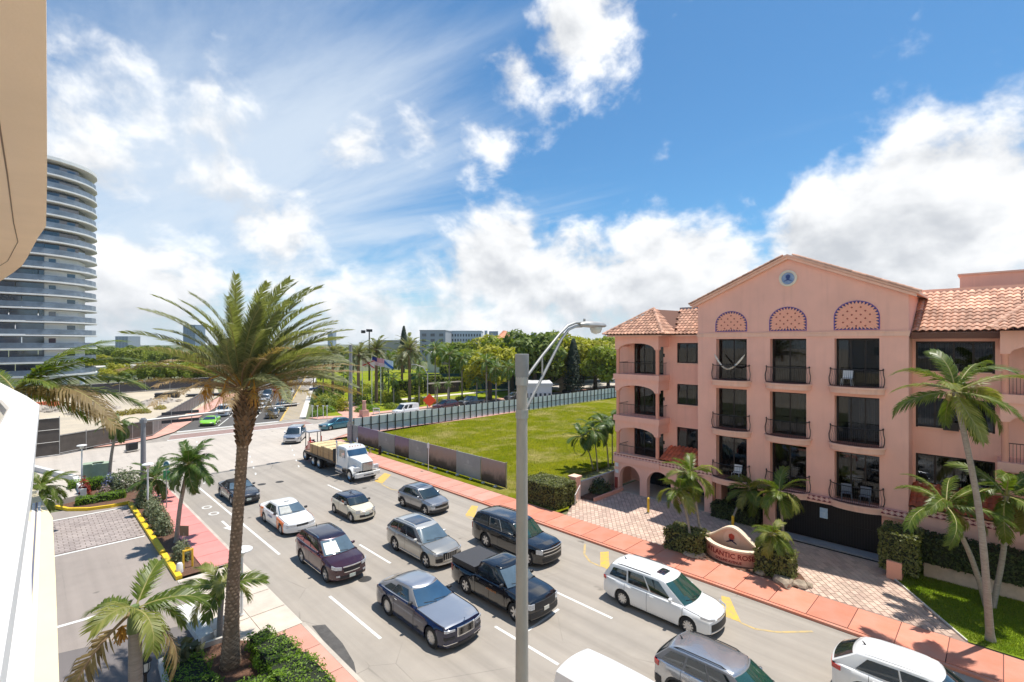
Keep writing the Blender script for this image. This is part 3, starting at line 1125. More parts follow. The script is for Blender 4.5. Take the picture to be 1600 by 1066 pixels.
def rose(X, cy, cz, s, m1, m2, parent, face=-1):
    """rose over two crossed leaves"""
    mb = MB()
    for k in range(6):
        a = pi / 2 + k * 2 * pi / 6
        mb.lathe([(0, -.02 * s), (.075 * s, -.02 * s), (.085 * s, 0)], 10, (X, cy + .085 * s * cos(a), cz + .12 * s + .085 * s * sin(a)), 'x')
    mb.lathe([(0, -.03 * s), (.07 * s, -.03 * s), (.08 * s, 0)], 10, (X, cy, cz + .12 * s), 'x')
    mb.build('rose_bloom', m1, parent)
    mb = MB()
    for sgn in (-1, 1):
        for q in (-.02, .0):
            a = sgn * .42
            P = []
            for k in range(10):
                t = 2 * pi * k / 10
                u, w = .24 * s * cos(t), .05 * s * sin(t)
                P.append((X - .012 + q, cy + sgn * .07 * s + u * cos(a) - w * sin(a), cz - .12 * s + u * sin(a) * -1 + w * cos(a)))
            mb.add(P, [tuple(range(10)) if sgn > 0 else tuple(range(9, -1, -1))])
    mb.build('rose_leaves', m2, parent)


rose(XF - .06, 9.32, 15.72, .85, M_ROSE, M_ROSE, md)
# arched tile panels with toothed border and dots
for (a, b), top in zip(BAYS, (13.86, 13.98, 14.15)):
    cy, r, zb_ = (a + b) / 2, (b - a) / 2 + .03, 12.50
    hgt = top - zb_
    zs_ = zb_ + max(0, hgt - r * .86)
    ry = top - zs_

    def arch(t, k=1.0):
        return (cy + r * k * cos(t), zs_ + ry * k * sin(t))
    N = 22
    out = [(cy + r, zb_)] + [arch(pi * i / N) for i in range(N + 1)] + [(cy - r, zb_)]
    mb = MB()
    P = [(XF - .03, y, z) for y, z in out] + [(XF, y, z) for y, z in out]
    nn = len(out)
    mb.add(P, [tuple(range(nn))] + [(i, (i + 1) % nn, nn + (i + 1) % nn, nn + i) for i in range(nn)])
    pn = hp(mb, 'arch_panel', M_ARCHP)
    mb = MB()
    # rim
    prev = None
    for i in range(nn):
        y0, z0 = out[i]
        y1, z1 = out[(i + 1) % nn]
        k = .955
        i0, i1 = (cy + (y0 - cy) * k, zb_ + .03 + (z0 - zb_) * k), (cy + (y1 - cy) * k, zb_ + .03 + (z1 - zb_) * k)
        mb.add([(XF - .045, y0, z0), (XF - .045, y1, z1), (XF - .045, i1[0], i1[1]), (XF - .045, i0[0], i0[1])], [(0, 1, 2, 3)])
    mb.build('panel_rim', mat('rim_violet', (0.14, 0.08, 0.34), 0.5), pn)
    # teeth: walk the outline
    mb = MB()
    seg = []
    tot = 0
    for i in range(nn):
        p_, q_ = Vector(out[i]), Vector(out[(i + 1) % nn])
        seg.append((tot, p_, q_))
        tot += (q_ - p_).length
    nt = int(tot / .19)
    ctr = Vector((cy, zb_ + hgt * .45))

    def walk(s):
        s = s % tot
        for st, p_, q_ in reversed(seg):
            if s >= st:
                L_ = (q_ - p_).length
                return p_ + (q_ - p_) * ((s - st) / max(L_, 1e-6))
    for k in range(nt):
        a_, m_, b_ = walk(k * tot / nt), walk((k + .5) * tot / nt), walk((k + 1) * tot / nt - .01)
        inn = m_ + (ctr - m_).normalized() * .19
        mb.add([(XF - .038, *a_), (XF - .038, *b_), (XF - .038, *inn)], [(0, 1, 2)])
    mb.build('panel_teeth', M_NAVY, pn)['kind'] = 'stuff'
    mb = MB()
    for iy in range(-6, 7):
        for iz in range(0, 7):
            y, z = cy + iy * .21, zb_ + .22 + iz * .21
            if (iy + iz) % 2:
                continue
            if abs(y - cy) > r - .25:
                continue
            if z > zs_ and ((y - cy) / (r - .24)) ** 2 + ((z - zs_) / (ry - .24)) ** 2 > 1:
                continue
            s = .058
            mb.add([(XF - .036, y, z - s), (XF - .036, y - s, z), (XF - .036, y, z + s), (XF - .036, y + s, z)], [(0, 1, 2, 3)])
    mb.build('panel_dots', M_RED, pn)['kind'] = 'stuff'


def balcony(a, b, z, parent=None):
    """curved slab with a bellied iron railing"""
    cy, hw, out_ = (a + b) / 2, (b - a) / 2 + .24, .62

    def edge(t, k=0.0):
        y = cy - (hw + k) + 2 * (hw + k) * t
        s = 1 - (2 * t - 1) ** 2
        return (XF - .10 - (out_ + k) * (s ** .55 if s > 0 else 0), y)
    N = 18
    lo = [edge(i / N) for i in range(N + 1)]
    mb = MB()
    poly = [(XF + .0, lo[0][1])] + lo + [(XF + .0, lo[-1][1])]
    mb.prism(poly[::-1], z - .26, z)
    hi = [edge(i / N, .07) for i in range(N + 1)]
    mb.prism(([(XF - .002, hi[0][1])] + hi + [(XF - .002, hi[-1][1])])[::-1], z, z + .10)
    sl_ = hp(mb, 'balcony_slab', M_TRIM, smooth=40)
    mb = MB()
    mb.prism(([(XF + .5, lo[0][1] + .3), (XF + .02, lo[0][1] + .3), (XF - .02, lo[0][1] + .05)] + [(x + .04, y) for x, y in lo[1:-1]] + [(XF - .02, lo[-1][1] - .05), (XF + .02, lo[-1][1] - .3), (XF + .5, lo[-1][1] - .3)])[::-1], z + .1, z + .112)
    mb.build('balcony_floor', M_BALFLOOR, sl_)
    mb = MB()

    def bal(t, h_):
        # bellied profile: swells out low down and in at the top
        x, y = edge(t, -.06)
        sw = .09 * sin(pi * clamp(h_ / .75)) * (1 - .3 * h_)
        nx, ny = XF + .3 - x, cy - y
        ln = math.hypot(nx, ny)
        return (x - nx / ln * sw, y - ny / ln * sw, z + .12 + h_)
    nb = int((b - a + .5) / .095)
    for k in range(nb + 1):
        t = k / nb
        mb.tube([bal(t, h_) for h_ in (0, .2, .45, .7, .92)], .0085 if 0 < k < nb else .022, 4, False)
    mb.build('balusters', M_IRONBLK, sl_)['kind'] = 'stuff'
    for h_, r in ((.05, .014), (.95, .026)):
        MB().tube([bal(i / N, h_) for i in range(N + 1)], r, 6).build('handrail', M_IRONBLK, sl_)
    mb = MB()
    for t in (0, 1):
        x, y, zz = bal(t, .95)
        mb.tube([(XF, y, zz), (x, y, zz)], .022, 6)
        mb.tube([(x, y, zz - .02), (x, y, zz + .05), (x, y, zz + .09)], [.03, .045, .01], 6)
    mb.build('rail_return', M_IRONBLK, sl_)
    return sl_


styles = ['dark', 'half', 'dark', 'dark', 'half', 'curtain', 'dark', 'half', 'dark']
k = 0
for bi, (a, b) in enumerate(BAYS):
    for fi, (z0, z1) in enumerate(zip(FL, TOPS)):
        window_x(XF + .5, a, b, z0 + .1, z1 - .03, 2 if b - a < 2.05 else 3, styles[k], .07)
        balcony(a, b, z0)
        k += 1
# hammock over the top left balcony, chairs on others
mb = MB()
pts = []
for i in range(15):
    t = i / 14
    pts.append((XF - .35 - .25 * sin(pi * t), lerp(11.75, 13.7, t), 11.0 - .95 * sin(pi * t)))
mb.tube(pts, [.02] + [.055] * 13 + [.02], 8)
hm = mb.build('hammock', mat('hammock_cloth', (0.75, 0.68, 0.56), 0.9, var=0.3, scale=9), None, 40)
tag(hm, 'cream woven hammock strung across a top floor balcony', 'hammock')


def patio_chair(x, y, z, rz, m, label, group='chairs out on the balconies'):
    t = thing('patio_chair', label, 'chair', (x, y, z), rz, group)
    MB().grid(lambda u, v: (lerp(-.22, .22, u), lerp(-.24, .24, v), .42 - .03 * sin(pi * u)), 4, 2).build('seat', m, t)
    MB().grid(lambda u, v: (-.22 - .12 * u - .04 * (1 - (2 * v - 1) ** 2), lerp(-.25, .25, v), .44 + .42 * u), 3, 6).build('backrest', m, t)
    for sx in (-1, 1):
        for sy in (-1, 1):
            MB().tube([(sx * .2, sy * .22, .42), (sx * .25, sy * .25, 0)], .015, 5).build('leg', m, t)
    return t


M_WICK = mat('grey_wicker', (0.16, 0.18, 0.21), 0.7, var=0.3, scale=30)
patio_chair(XF - .05, 5.45, 2.82, pi, M_WICK, 'grey wicker chair on the balcony above the garage gate')
patio_chair(XF - .05, 6.3, 2.82, pi + .25, M_WICK, 'grey wicker chair turned inwards on the balcony above the garage gate')
patio_chair(XF + .0, 12.4, 2.82, pi, M_FURN, 'white chair on the balcony beside the porch roof')
patio_chair(XF + .0, 6.3, 9.32, pi, M_FURN, 'white chair on the wide top floor balcony')
# ------------------------------------------------------------- left wing
XL = XF + 1.6
mb = MB()
LWIN = [(15.15, 17.35, 10.25, 11.75), (15.15, 17.35, 7.15, 8.68), (15.15, 17.35, 3.9, 5.45)]
wall_x(mb, XL, 14.98, 22.4, 2.6, 12.4, LWIN + [(18.45, 21.0, z0 + .1, z0 + 2.5) for z0 in FL], .18)
mb.add([(XL, 22.4, 0), (XL, 22.4, 12.4), (XL + 12, 22.4, 12.4), (XL + 12, 22.4, 0)], [(0, 1, 2, 3)])
hp(mb, 'wing_wall', M_STUCCO)
for (a, b, c, d), st in zip(LWIN, ('half', 'half', 'curtain')):
    window_x(XL + .1, a, b, c, d, 3, st, .07)
    hp(MB().b2(XL - .06, XL - .002, a - .05, b + .05, c - .09, c - .003), 'window_sill', M_TRIM)
for z0, st in zip(FL, ('curtain', 'dark', 'half')):
    window_x(XL + .1, 18.45, 21.0, z0 + .1, z0 + 2.5, 3, st, .08)


def arch_frame(mb, X0, X1, y0, y1, z0, z1, spring, rise, N=14):
    """wall piece with an arched opening between y0 and y1 from z0 to a crown at spring+rise, wall top z1"""
    cy, r = (y0 + y1) / 2, (y1 - y0) / 2
    pts = [(cy + r * cos(pi * i / N), spring + rise * sin(pi * i / N)) for i in range(N + 1)]
    for X, flip in ((X0, False), (X1, True)):
        for (ya, za), (yb, zb) in zip(pts, pts[1:]):
            q = [(X, ya, za), (X, yb, zb), (X, yb, z1), (X, ya, z1)]
            mb.add(q, [(0, 1, 2, 3) if not flip else (3, 2, 1, 0)])
    for (ya, za), (yb, zb) in zip(pts, pts[1:]):
        mb.add([(X0, ya, za), (X1, ya, za), (X1, yb, zb), (X0, yb, zb)], [(0, 1, 2, 3)])
    mb.add([(X0, y0, z1), (X0, y1, z1), (X1, y1, z1), (X1, y0, z1)], [(0, 1, 2, 3)])


def loggia(y0, y1, zs, X0, X1, name='loggia'):
    """projecting bay of stacked arched balconies on round columns"""
    for fi, z0 in enumerate(zs):
        zt = (zs[fi + 1] if fi + 1 < len(zs) else 12.35)
        mb = MB()
        arch_frame(mb, X0, X0 + .34, y0 + .34, y1 - .34, z0, zt, z0 + 2.05, .48)
        for a, b in ((y0, y0 + .34), (y1 - .34, y1)):
            mb.b2(X0 + .001, X0 + .339, a + .001, b - .001, z0 + 2.05, zt)
        # side opening lintels
        for a, b in ((y0 + .001, y0 + .339), (y1 - .339, y1 - .001)):
            mb.b2(X0 + .341, X1, a, b, z0 + 2.25, zt - .002)
        hp(mb, 'arch_head', M_STUCCO, smooth=30)
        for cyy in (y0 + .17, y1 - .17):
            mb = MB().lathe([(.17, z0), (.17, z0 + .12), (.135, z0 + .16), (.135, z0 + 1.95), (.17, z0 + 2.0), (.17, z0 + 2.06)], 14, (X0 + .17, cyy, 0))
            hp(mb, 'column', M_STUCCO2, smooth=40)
        mb = MB().b2(X0 - .10, X1, y0 - .10, y1 + .10, z0 - .30, z0 + .12)
        hp(mb, 'loggia_floor', M_STUCCO)
        mb = MB()
        for k in range(int((y1 - y0 - .5) / .12)):
            y = y0 + .32 + k * .12
            mb.tube([(X0 + .17, y, z0 + .12), (X0 + .17, y, z0 + 1.0)], .008, 4, False)
        for k in range(int((X1 - X0 - .4) / .12)):
            x = X0 + .4 + k * .12
            for yy in (y0 + .17, y1 - .17):
                mb.tube([(x, yy, z0 + .12), (x, yy, z0 + 1.0)], .008, 4, False)
        rl = hp(mb, 'balusters', M_IRONBLK)
        rl['kind'] = 'stuff'
        mb = MB().tube([(X1, y0 + .17, z0 + 1.02), (X0 + .17, y0 + .17, z0 + 1.02), (X0 + .17, y1 - .17, z0 + 1.02), (X1, y1 - .17, z0 + 1.02)], .022, 6)
        mb.build('handrail', M_IRONBLK, rl)
        lan = MB().tube([(X0 + .6, y0 + .02, z0 + 1.75), (X0 + .6, y0 - .12, z0 + 1.72), (X0 + .6, y0 - .12, z0 + 1.5)], [.02, .07, .06], 6)
        hp(lan, 'wall_lantern', M_IRONBLK)


loggia(18.0, 21.75, FL, XF, XL)
# ------------------------------------------------------------- right wing
mb = MB()
RWIN = [(0.30, 3.42, 10.2, 11.85), (0.30, 3.42, 7.15, 8.80), (0.30, 3.42, 4.05, 5.72)]
wall_x(mb, XL, -4.0, 3.56, 2.6, 12.4, RWIN + [(-3.6, -.9, z0 + .1, z0 + 2.5) for z0 in FL], .18)
hp(mb, 'wing_wall', M_STUCCO)
for (a, b, c, d) in RWIN:
    window_x(XL + .1, a, b, c, d, 4, 'blind', .09)
    hp(MB().b2(XL - .06, XL - .002, a + .1, b - .1, c - .02, c + .05), 'window_sill', M_TRIM)
    hp(MB().box(XL - .2, 1.95, c + .22, .36, .62, .42), 'air_conditioner', M_BRONZE)
for z0 in FL:
    window_x(XL + .1, -3.6, -.9, z0 + .1, z0 + 2.5, 3, 'dark', .08)
loggia(-4.0, .12, FL, XF, XL)
# ------------------------------------------------------------- ground floor
# porch arcade on the left, three arches
mb = MB()
ARC = [(19.55, 21.35), (17.0, 18.95), (14.55, 16.4)]
ys = [14.0]
for a, b in sorted(ARC):
    mb.b2(XF + .001, XF + .449, ys[-1], a, 0, 2.6)
    arch_frame(mb, XF, XF + .45, a, b, 0, 2.6, 1.25, .95)
    ys.append(b)
mb.b2(XF + .001, XF + .449, ys[-1], 21.8, 0, 2.6)
hp(mb, 'porch_arcade', M_STUCCO, smooth=30)
hp(MB().b2(XF - .04, XF + .5, 13.95, 21.88, 2.60, 2.72).b2(XF - .04, XF + .5, 13.95, 21.88, 3.0, 3.07), 'porch_cornice', M_TRIM)


def tile_band(y0, y1, zc, X, name='tile_band'):
    band = hp(MB().b2(X, X + .3, y0, y1, zc - .14, zc + .14), name, mat('band_pink', (0.74, 0.42, 0.36), 0.7))
    mb = MB()
    mw = MB()
    n = int((y1 - y0) / .27)
    for k in range(n):
        y = y0 + (k + .5) * (y1 - y0) / n
        for sg in (-1, 1):
            mb.add([(X - .006, y - .125, zc + sg * .135), (X - .006, y + .125, zc + sg * .135), (X - .006, y, zc + sg * .03)], [(0, 1, 2)])
        mw.add([(X - .005, y + .135, zc - .07), (X - .005, y + .135 - .05, zc), (X - .005, y + .135, zc + .07), (X - .005, y + .135 + .05, zc)], [(0, 1, 2, 3)])
    mb.build('band_triangles', mat('maroon_tile', (0.17, 0.02, 0.035), 0.5), band)['kind'] = 'stuff'
    mw.build('band_diamonds', mat('cream_tile', (0.80, 0.62, 0.52), 0.5), band)['kind'] = 'stuff'
    return band


tile_band(13.95, 21.85, 2.86, XF - .02)
tile_band(3.4, 11.0, 2.68, XF - .32)
tile_band(-8, 3.35, 2.9, XF - .05)
# porch: floor, back wall with shopfront doors
hp(MB().b2(XF + .02, XF + 3.6, 14.0, 21.8, 0.12, 0.16), 'porch_floor', mat('terrazzo', (0.50, 0.46, 0.38), 0.25, var=0.1, scale=1.2))
hp(MB().b2(XF + 3.4, XF + 3.6, 13.0, 22.6, 0.16, 2.6).b2(XF + .5, XF + 3.4, 13.6, 13.98, 0.16, 2.6), 'porch_wall', M_STUCCO)
dm = MB()
for y in (14.6, 15.6, 16.6, 17.6, 18.6, 19.6, 20.6):
    dm.b2(XF + 3.3, XF + 3.38, y - .04, y + .04, .16, 2.4)
dm.b2(XF + 3.3, XF + 3.38, 14.6, 20.6, 2.34, 2.42)
df = hp(dm, 'porch_doors', M_BRONZE)
MB().b2(XF + 3.34, XF + 3.36, 14.6, 20.6, .2, 2.34).build('door_glass', M_PANE, df)
MB().b2(XF + 3.385, XF + 3.395, 14.6, 20.6, .16, 2.34).build('door_backing', M_DARKIN, df)
hp(MB().b2(XF + .46, XF + 3.3, 13.99, 21.8, 2.55, 2.6), 'porch_ceiling', M_TRIM)
# small lean-to roof over the porch between loggia and gable block
rp = roof_part([[(XF - .05, 15.02, 3.1), (XL, 15.02, 3.85), (XL, 17.95, 3.85), (XF - .05, 17.95, 3.1)]], 'porch_roof')
roof_face([(XF - .05, 17.95, 3.13), (XF - .05, 15.02, 3.13), (XL, 15.02, 3.88), (XL, 17.95, 3.88)], tile_red, rp)
# planter recess and column, garage gate
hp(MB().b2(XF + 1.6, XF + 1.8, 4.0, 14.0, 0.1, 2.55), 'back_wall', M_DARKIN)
hp(MB().b2(XF - .05, XF + .6, 10.05, 10.75, 0.1, 2.54), 'pier', M_STUCCO)
hp(MB().b2(XF + .0, XF + .5, 3.3, 4.7, 0.1, 2.5), 'pier', M_STUCCO)
hp(MB().b2(XF - .30, XF + .3, 3.4, 11.0, 2.42, 2.53), 'gate_lintel', M_TRIM)
gate = thing('garage_gate', 'black barred sliding garage gate with a blue notice under the pink house', 'gate', (XF + .1, 7.3, .12))
for z in (.08, 1.2, 2.2):
    MB().b2(-.02, .02, -2.6, 2.7, z - .03, z + .03).build('gate_rail', M_IRONBLK, gate)
bar_me = MB().box(0, 0, 1.14, .022, .03, 2.2).mesh('gate_bar', M_IRONBLK)
for k in range(41):
    link('gate_bar', bar_me, gate, (0, -2.58 + k * .13, 0))
MB().b2(.06, .07, -2.6, 2.7, .05, 2.25).build('gate_mesh', mat('gate_backing', (0.012, 0.012, 0.014), 0.6), gate)
nt_ = MB().b2(-.05, -.03, -.05, .35, 1.35, 1.95).build('notice_board', mat('notice_blue', (0.30, 0.50, 0.70), 0.5, col2=(0.60, 0.72, 0.82), scale=9), gate)
hp(MB().b2(XF - 1.0, XF - .1, 4.6, 10.0, .10, .20), 'gate_threshold', mat('threshold_grey', (0.30, 0.30, 0.31), 0.8, var=0.1, scale=3))
hp(MB().b2(XF - 1.2, XF - 1.02, 4.6, 10.0, .138, .145), 'drain_channel', M_IRONBLK)
# right ground floor: low wall and lean-to tile roof
hp(MB().b2(XF, XF + .3, -8, 3.3, 0.1, 2.74), 'ground_wall', M_STUCCO)
hp(MB().b2(XF - .1, XF + .32, -8, 3.4, 3.05, 3.12), 'eave_board', M_TRIM)
rp2 = roof_part([[(XF - .15, -8, 3.14), (XL, -8, 4.0), (XL, 3.54, 4.0), (XF - .15, 3.54, 3.14)]], 'lean_to_roof')
roof_face([(XF - .15, 3.54, 3.17), (XF - .15, -1.2, 3.17), (XL, -1.2, 4.03), (XL, 3.54, 4.03)], tile_red, rp2)
# ------------------------------------------------------------- main roofs
EZ = 12.36
AP = (XF + 2.7, 19.87, 14.45)     # top of the loggia hip
E1, E2 = (XF - .65, 22.45, EZ), (XF - .65, 17.3, EZ)
R2 = (XF + 9, 19.87, 14.45)
V0 = (XL - .45, 17.3, EZ)
RT = (XL + 2.9, 15.02, 14.35)
VT = (XL + 2.9, 18.6, 14.35)
rr = roof_part([[E1, E2, AP], [E2, V0, VT, R2, AP], [V0, (XL - .45, 15.02, EZ), RT, VT], [E1, AP, R2, (XF + 9, 22.45, EZ)]], 'wing_roof')
roof_face([E1, E2, AP], tile_brown, rr)
roof_face([E2, V0, VT, AP], tile_brown, rr)
roof_face([V0, (XL - .45, 15.02, EZ), RT, VT], tile_brown, rr)
ridge_line(tuple(Vector(E2) + Vector((0, 0, .06))), tuple(Vector(AP) + Vector((0, 0, .06))), house)
ridge_line(tuple(Vector(E1) + Vector((0, 0, .06))), tuple(Vector(AP) + Vector((0, 0, .06))), house)
hp(MB().b2(XF - .5, XL + .2, 17.5, 22.2, 12.24, 12.34).b2(XL - .4, XL + .2, 15.0, 17.5, 12.24, 12.34), 'eave_soffit', M_TRIM)
# flat roof parapets behind
hp(MB().b2(XL + 3.0, XL + 3.3, 14.9, 18.6, 14.2, 14.62), 'roof_kerb', mat('roof_grey', (0.33, 0.32, 0.32), 0.8))
hp(MB().b2(XL + 5.0, XL + 5.8, 15.5, 17.5, 14.3, 15.6), 'roof_stack', M_STUCCO)
# right wing roof
r0 = (XL - .6, 3.54, EZ)
rr2 = roof_part([[r0, (XL - .6, -.2, EZ), (XL + 3.6, -.2, 14.75), (XL + 3.6, 3.54, 14.75)], [(XL - .6, -.2, EZ), (XF - .65, .5, EZ), (XF - .65, -6, EZ), (XL + 3.6, -6, 14.75), (XL + 3.6, -.2, 14.75)]], 'wing_roof')
roof_face([r0, (XL - .6, -.2, EZ), (XL + 3.6, -2.0, 14.75), (XL + 3.6, 3.54, 14.75)], tile_me, rr2)
roof_face([(XF - .65, .45, EZ + .05), (XF - .65, -4.5, EZ + .05), (XL + 3.6, -4.5, 14.80), (XL + 3.6, -1.9, 14.80)], tile_me, rr2)
ridge_line((XF - .6, .5, EZ + .1), (XL + 3.4, -1.95, 14.85), house)
hp(MB().b2(XL - .5, XL + .2, -4, 3.52, 12.24, 12.34), 'eave_soffit', M_TRIM)
hp(MB().b2(XL + 3.55, XL + 3.8, -6, 3.54, 14.55, 14.95), 'roof_kerb', M_TRIM)
hp(MB().b2(XL + 6, XL + 12, -5, 1.9, 14.3, 15.9), 'roof_house', M_STUCCO)
hp(MB().b2(XL + 5.9, XL + 12.1, -5.1, 2.0, 15.9, 16.0), 'roof_house_coping', M_TRIM)
mb = MB().b2(XF + .3, XF + 14, -6, 3.5, 12.0, 12.3).b2(XL + .3, XF + 12, 3.6, 14.9, 12.0, 12.3).b2(XL + .3, XF + 12, 15.1, 22.3, 12.0, 12.3)
hp(mb, 'roof_deck', M_BED)
# place the roof tiles: the first 300 nearest the lens singly, the rest joined
camv = Vector((0, 0, CAM_H))
TILES.sort(key=lambda t_: (t_[0].translation - camv).length)
OFF = Matrix.Translation(Vector((-XF, -9.3, 0)))
for M, me_, par in TILES[:300]:
    o = link('roof_tile', me_, par)
    o.matrix_basis = M
bypar = {}
for M, me_, par in TILES[300:]:
    bypar.setdefault((par.name, me_.name), []).append((M, me_, par))
for (pn_, mn_), lst in bypar.items():
    mb = MB()
    src = lst[0][1]
    V0_ = [v_.co.copy() for v_ in src.vertices]
    F0_ = [tuple(p_.vertices) for p_ in src.polygons]
    for M, me_, par in lst:
        mb.add([M @ v_ for v_ in V0_], F0_)
    o = mb.build('roof_tile_field', src.materials[0], lst[0][2], 50)
    o['kind'] = 'stuff'
# entrance pier and low wall on the left of the driveway
wl = thing('garden_wall', 'low pink garden wall with square pier beside the driveway entrance', 'wall', (29.2, 22.7, 0))
MB().b2(-.35, .25, -.4, .2, 0.1, 1.75).build('pier', M_STUCCO, wl)
MB().b2(-.42, .32, -.47, .27, 1.75, 1.85).build('pier_cap', M_TRIM, wl)
MB().b2(.26, 6.0, -.05, .15, 0.1, 1.2).build('wall_panel', mat('wall_grey_pink', (0.55, 0.44, 0.38), 0.9, var=0.15, scale=2), wl)
MB().b2(.4, 4.2, -1.6, -1.45, 0.1, .38).build('bed_kerb', M_STUCCO2, wl)
sheet('planting_bed', [(29.4, 22.5), (29.6, 21.2), (34.5, 21.9), (34.5, 22.6)], .19, M_MULCH)
# ================================================================== VEHICLES
def paint(name, col, metal=0.0, rough=0.28, flake=0.0):
    return mat('paint_' + name, col, rough, metal, coat=1.0, spec=0.5, var=0.03, scale=1.2)


M_TYRE = mat('tyre_rubber', (0.018, 0.018, 0.019), 0.85, var=0.2, scale=12)
M_RIM = mat('alloy', (0.55, 0.55, 0.56), 0.28, 0.9)
M_RIMD = mat('alloy_dark', (0.05, 0.05, 0.052), 0.4, 0.6)
M_PLASTIC = mat('black_plastic', (0.022, 0.022, 0.024), 0.55)
M_CHROME = mat('chrome', (0.75, 0.75, 0.76), 0.12, 1.0)
M_LAMP = mat('lamp_lens', (0.55, 0.57, 0.60), 0.08, 0.35, coat=1.0, var=0.35, scale=18)
M_TAIL = mat('tail_lens', (0.45, 0.012, 0.012), 0.12, coat=1.0)
M_AMBER = mat('amber_lens', (0.75, 0.22, 0.02), 0.2, coat=1.0)
M_PLATE = mat('number_plate', (0.72, 0.73, 0.70), 0.5, col2=(0.45, 0.55, 0.45), scale=14)
M_SEAM = mat('panel_gap', (0.008, 0.008, 0.008), 0.9)
M_UNDER = mat('underbody', (0.012, 0.012, 0.012), 0.9)
M_SHIELD = mat('sun_shade', (0.34, 0.34, 0.30), 0.4, 0.2, var=0.25, scale=5)


def car_glass(name, col):
    m = mat(name, col, 0.02, 0.0, coat=1.0, spec=0.8, var=0.25, scale=1.1)
    return m


M_CGLASS = car_glass('car_glass', (0.016, 0.024, 0.026))
M_CGREEN = car_glass('car_glass_green', (0.020, 0.065, 0.050))
M_CBLUE = car_glass('car_glass_blue', (0.03, 0.075, 0.14))
M_CSKY = car_glass('car_glass_sky', (0.10, 0.14, 0.17))
M_SUNROOF = car_glass('sunroof_glass', (0.020, 0.026, 0.045))


P_PILLAR = mat('paint_pillar', (0.20, 0.20, 0.21), 0.5, 0.1)


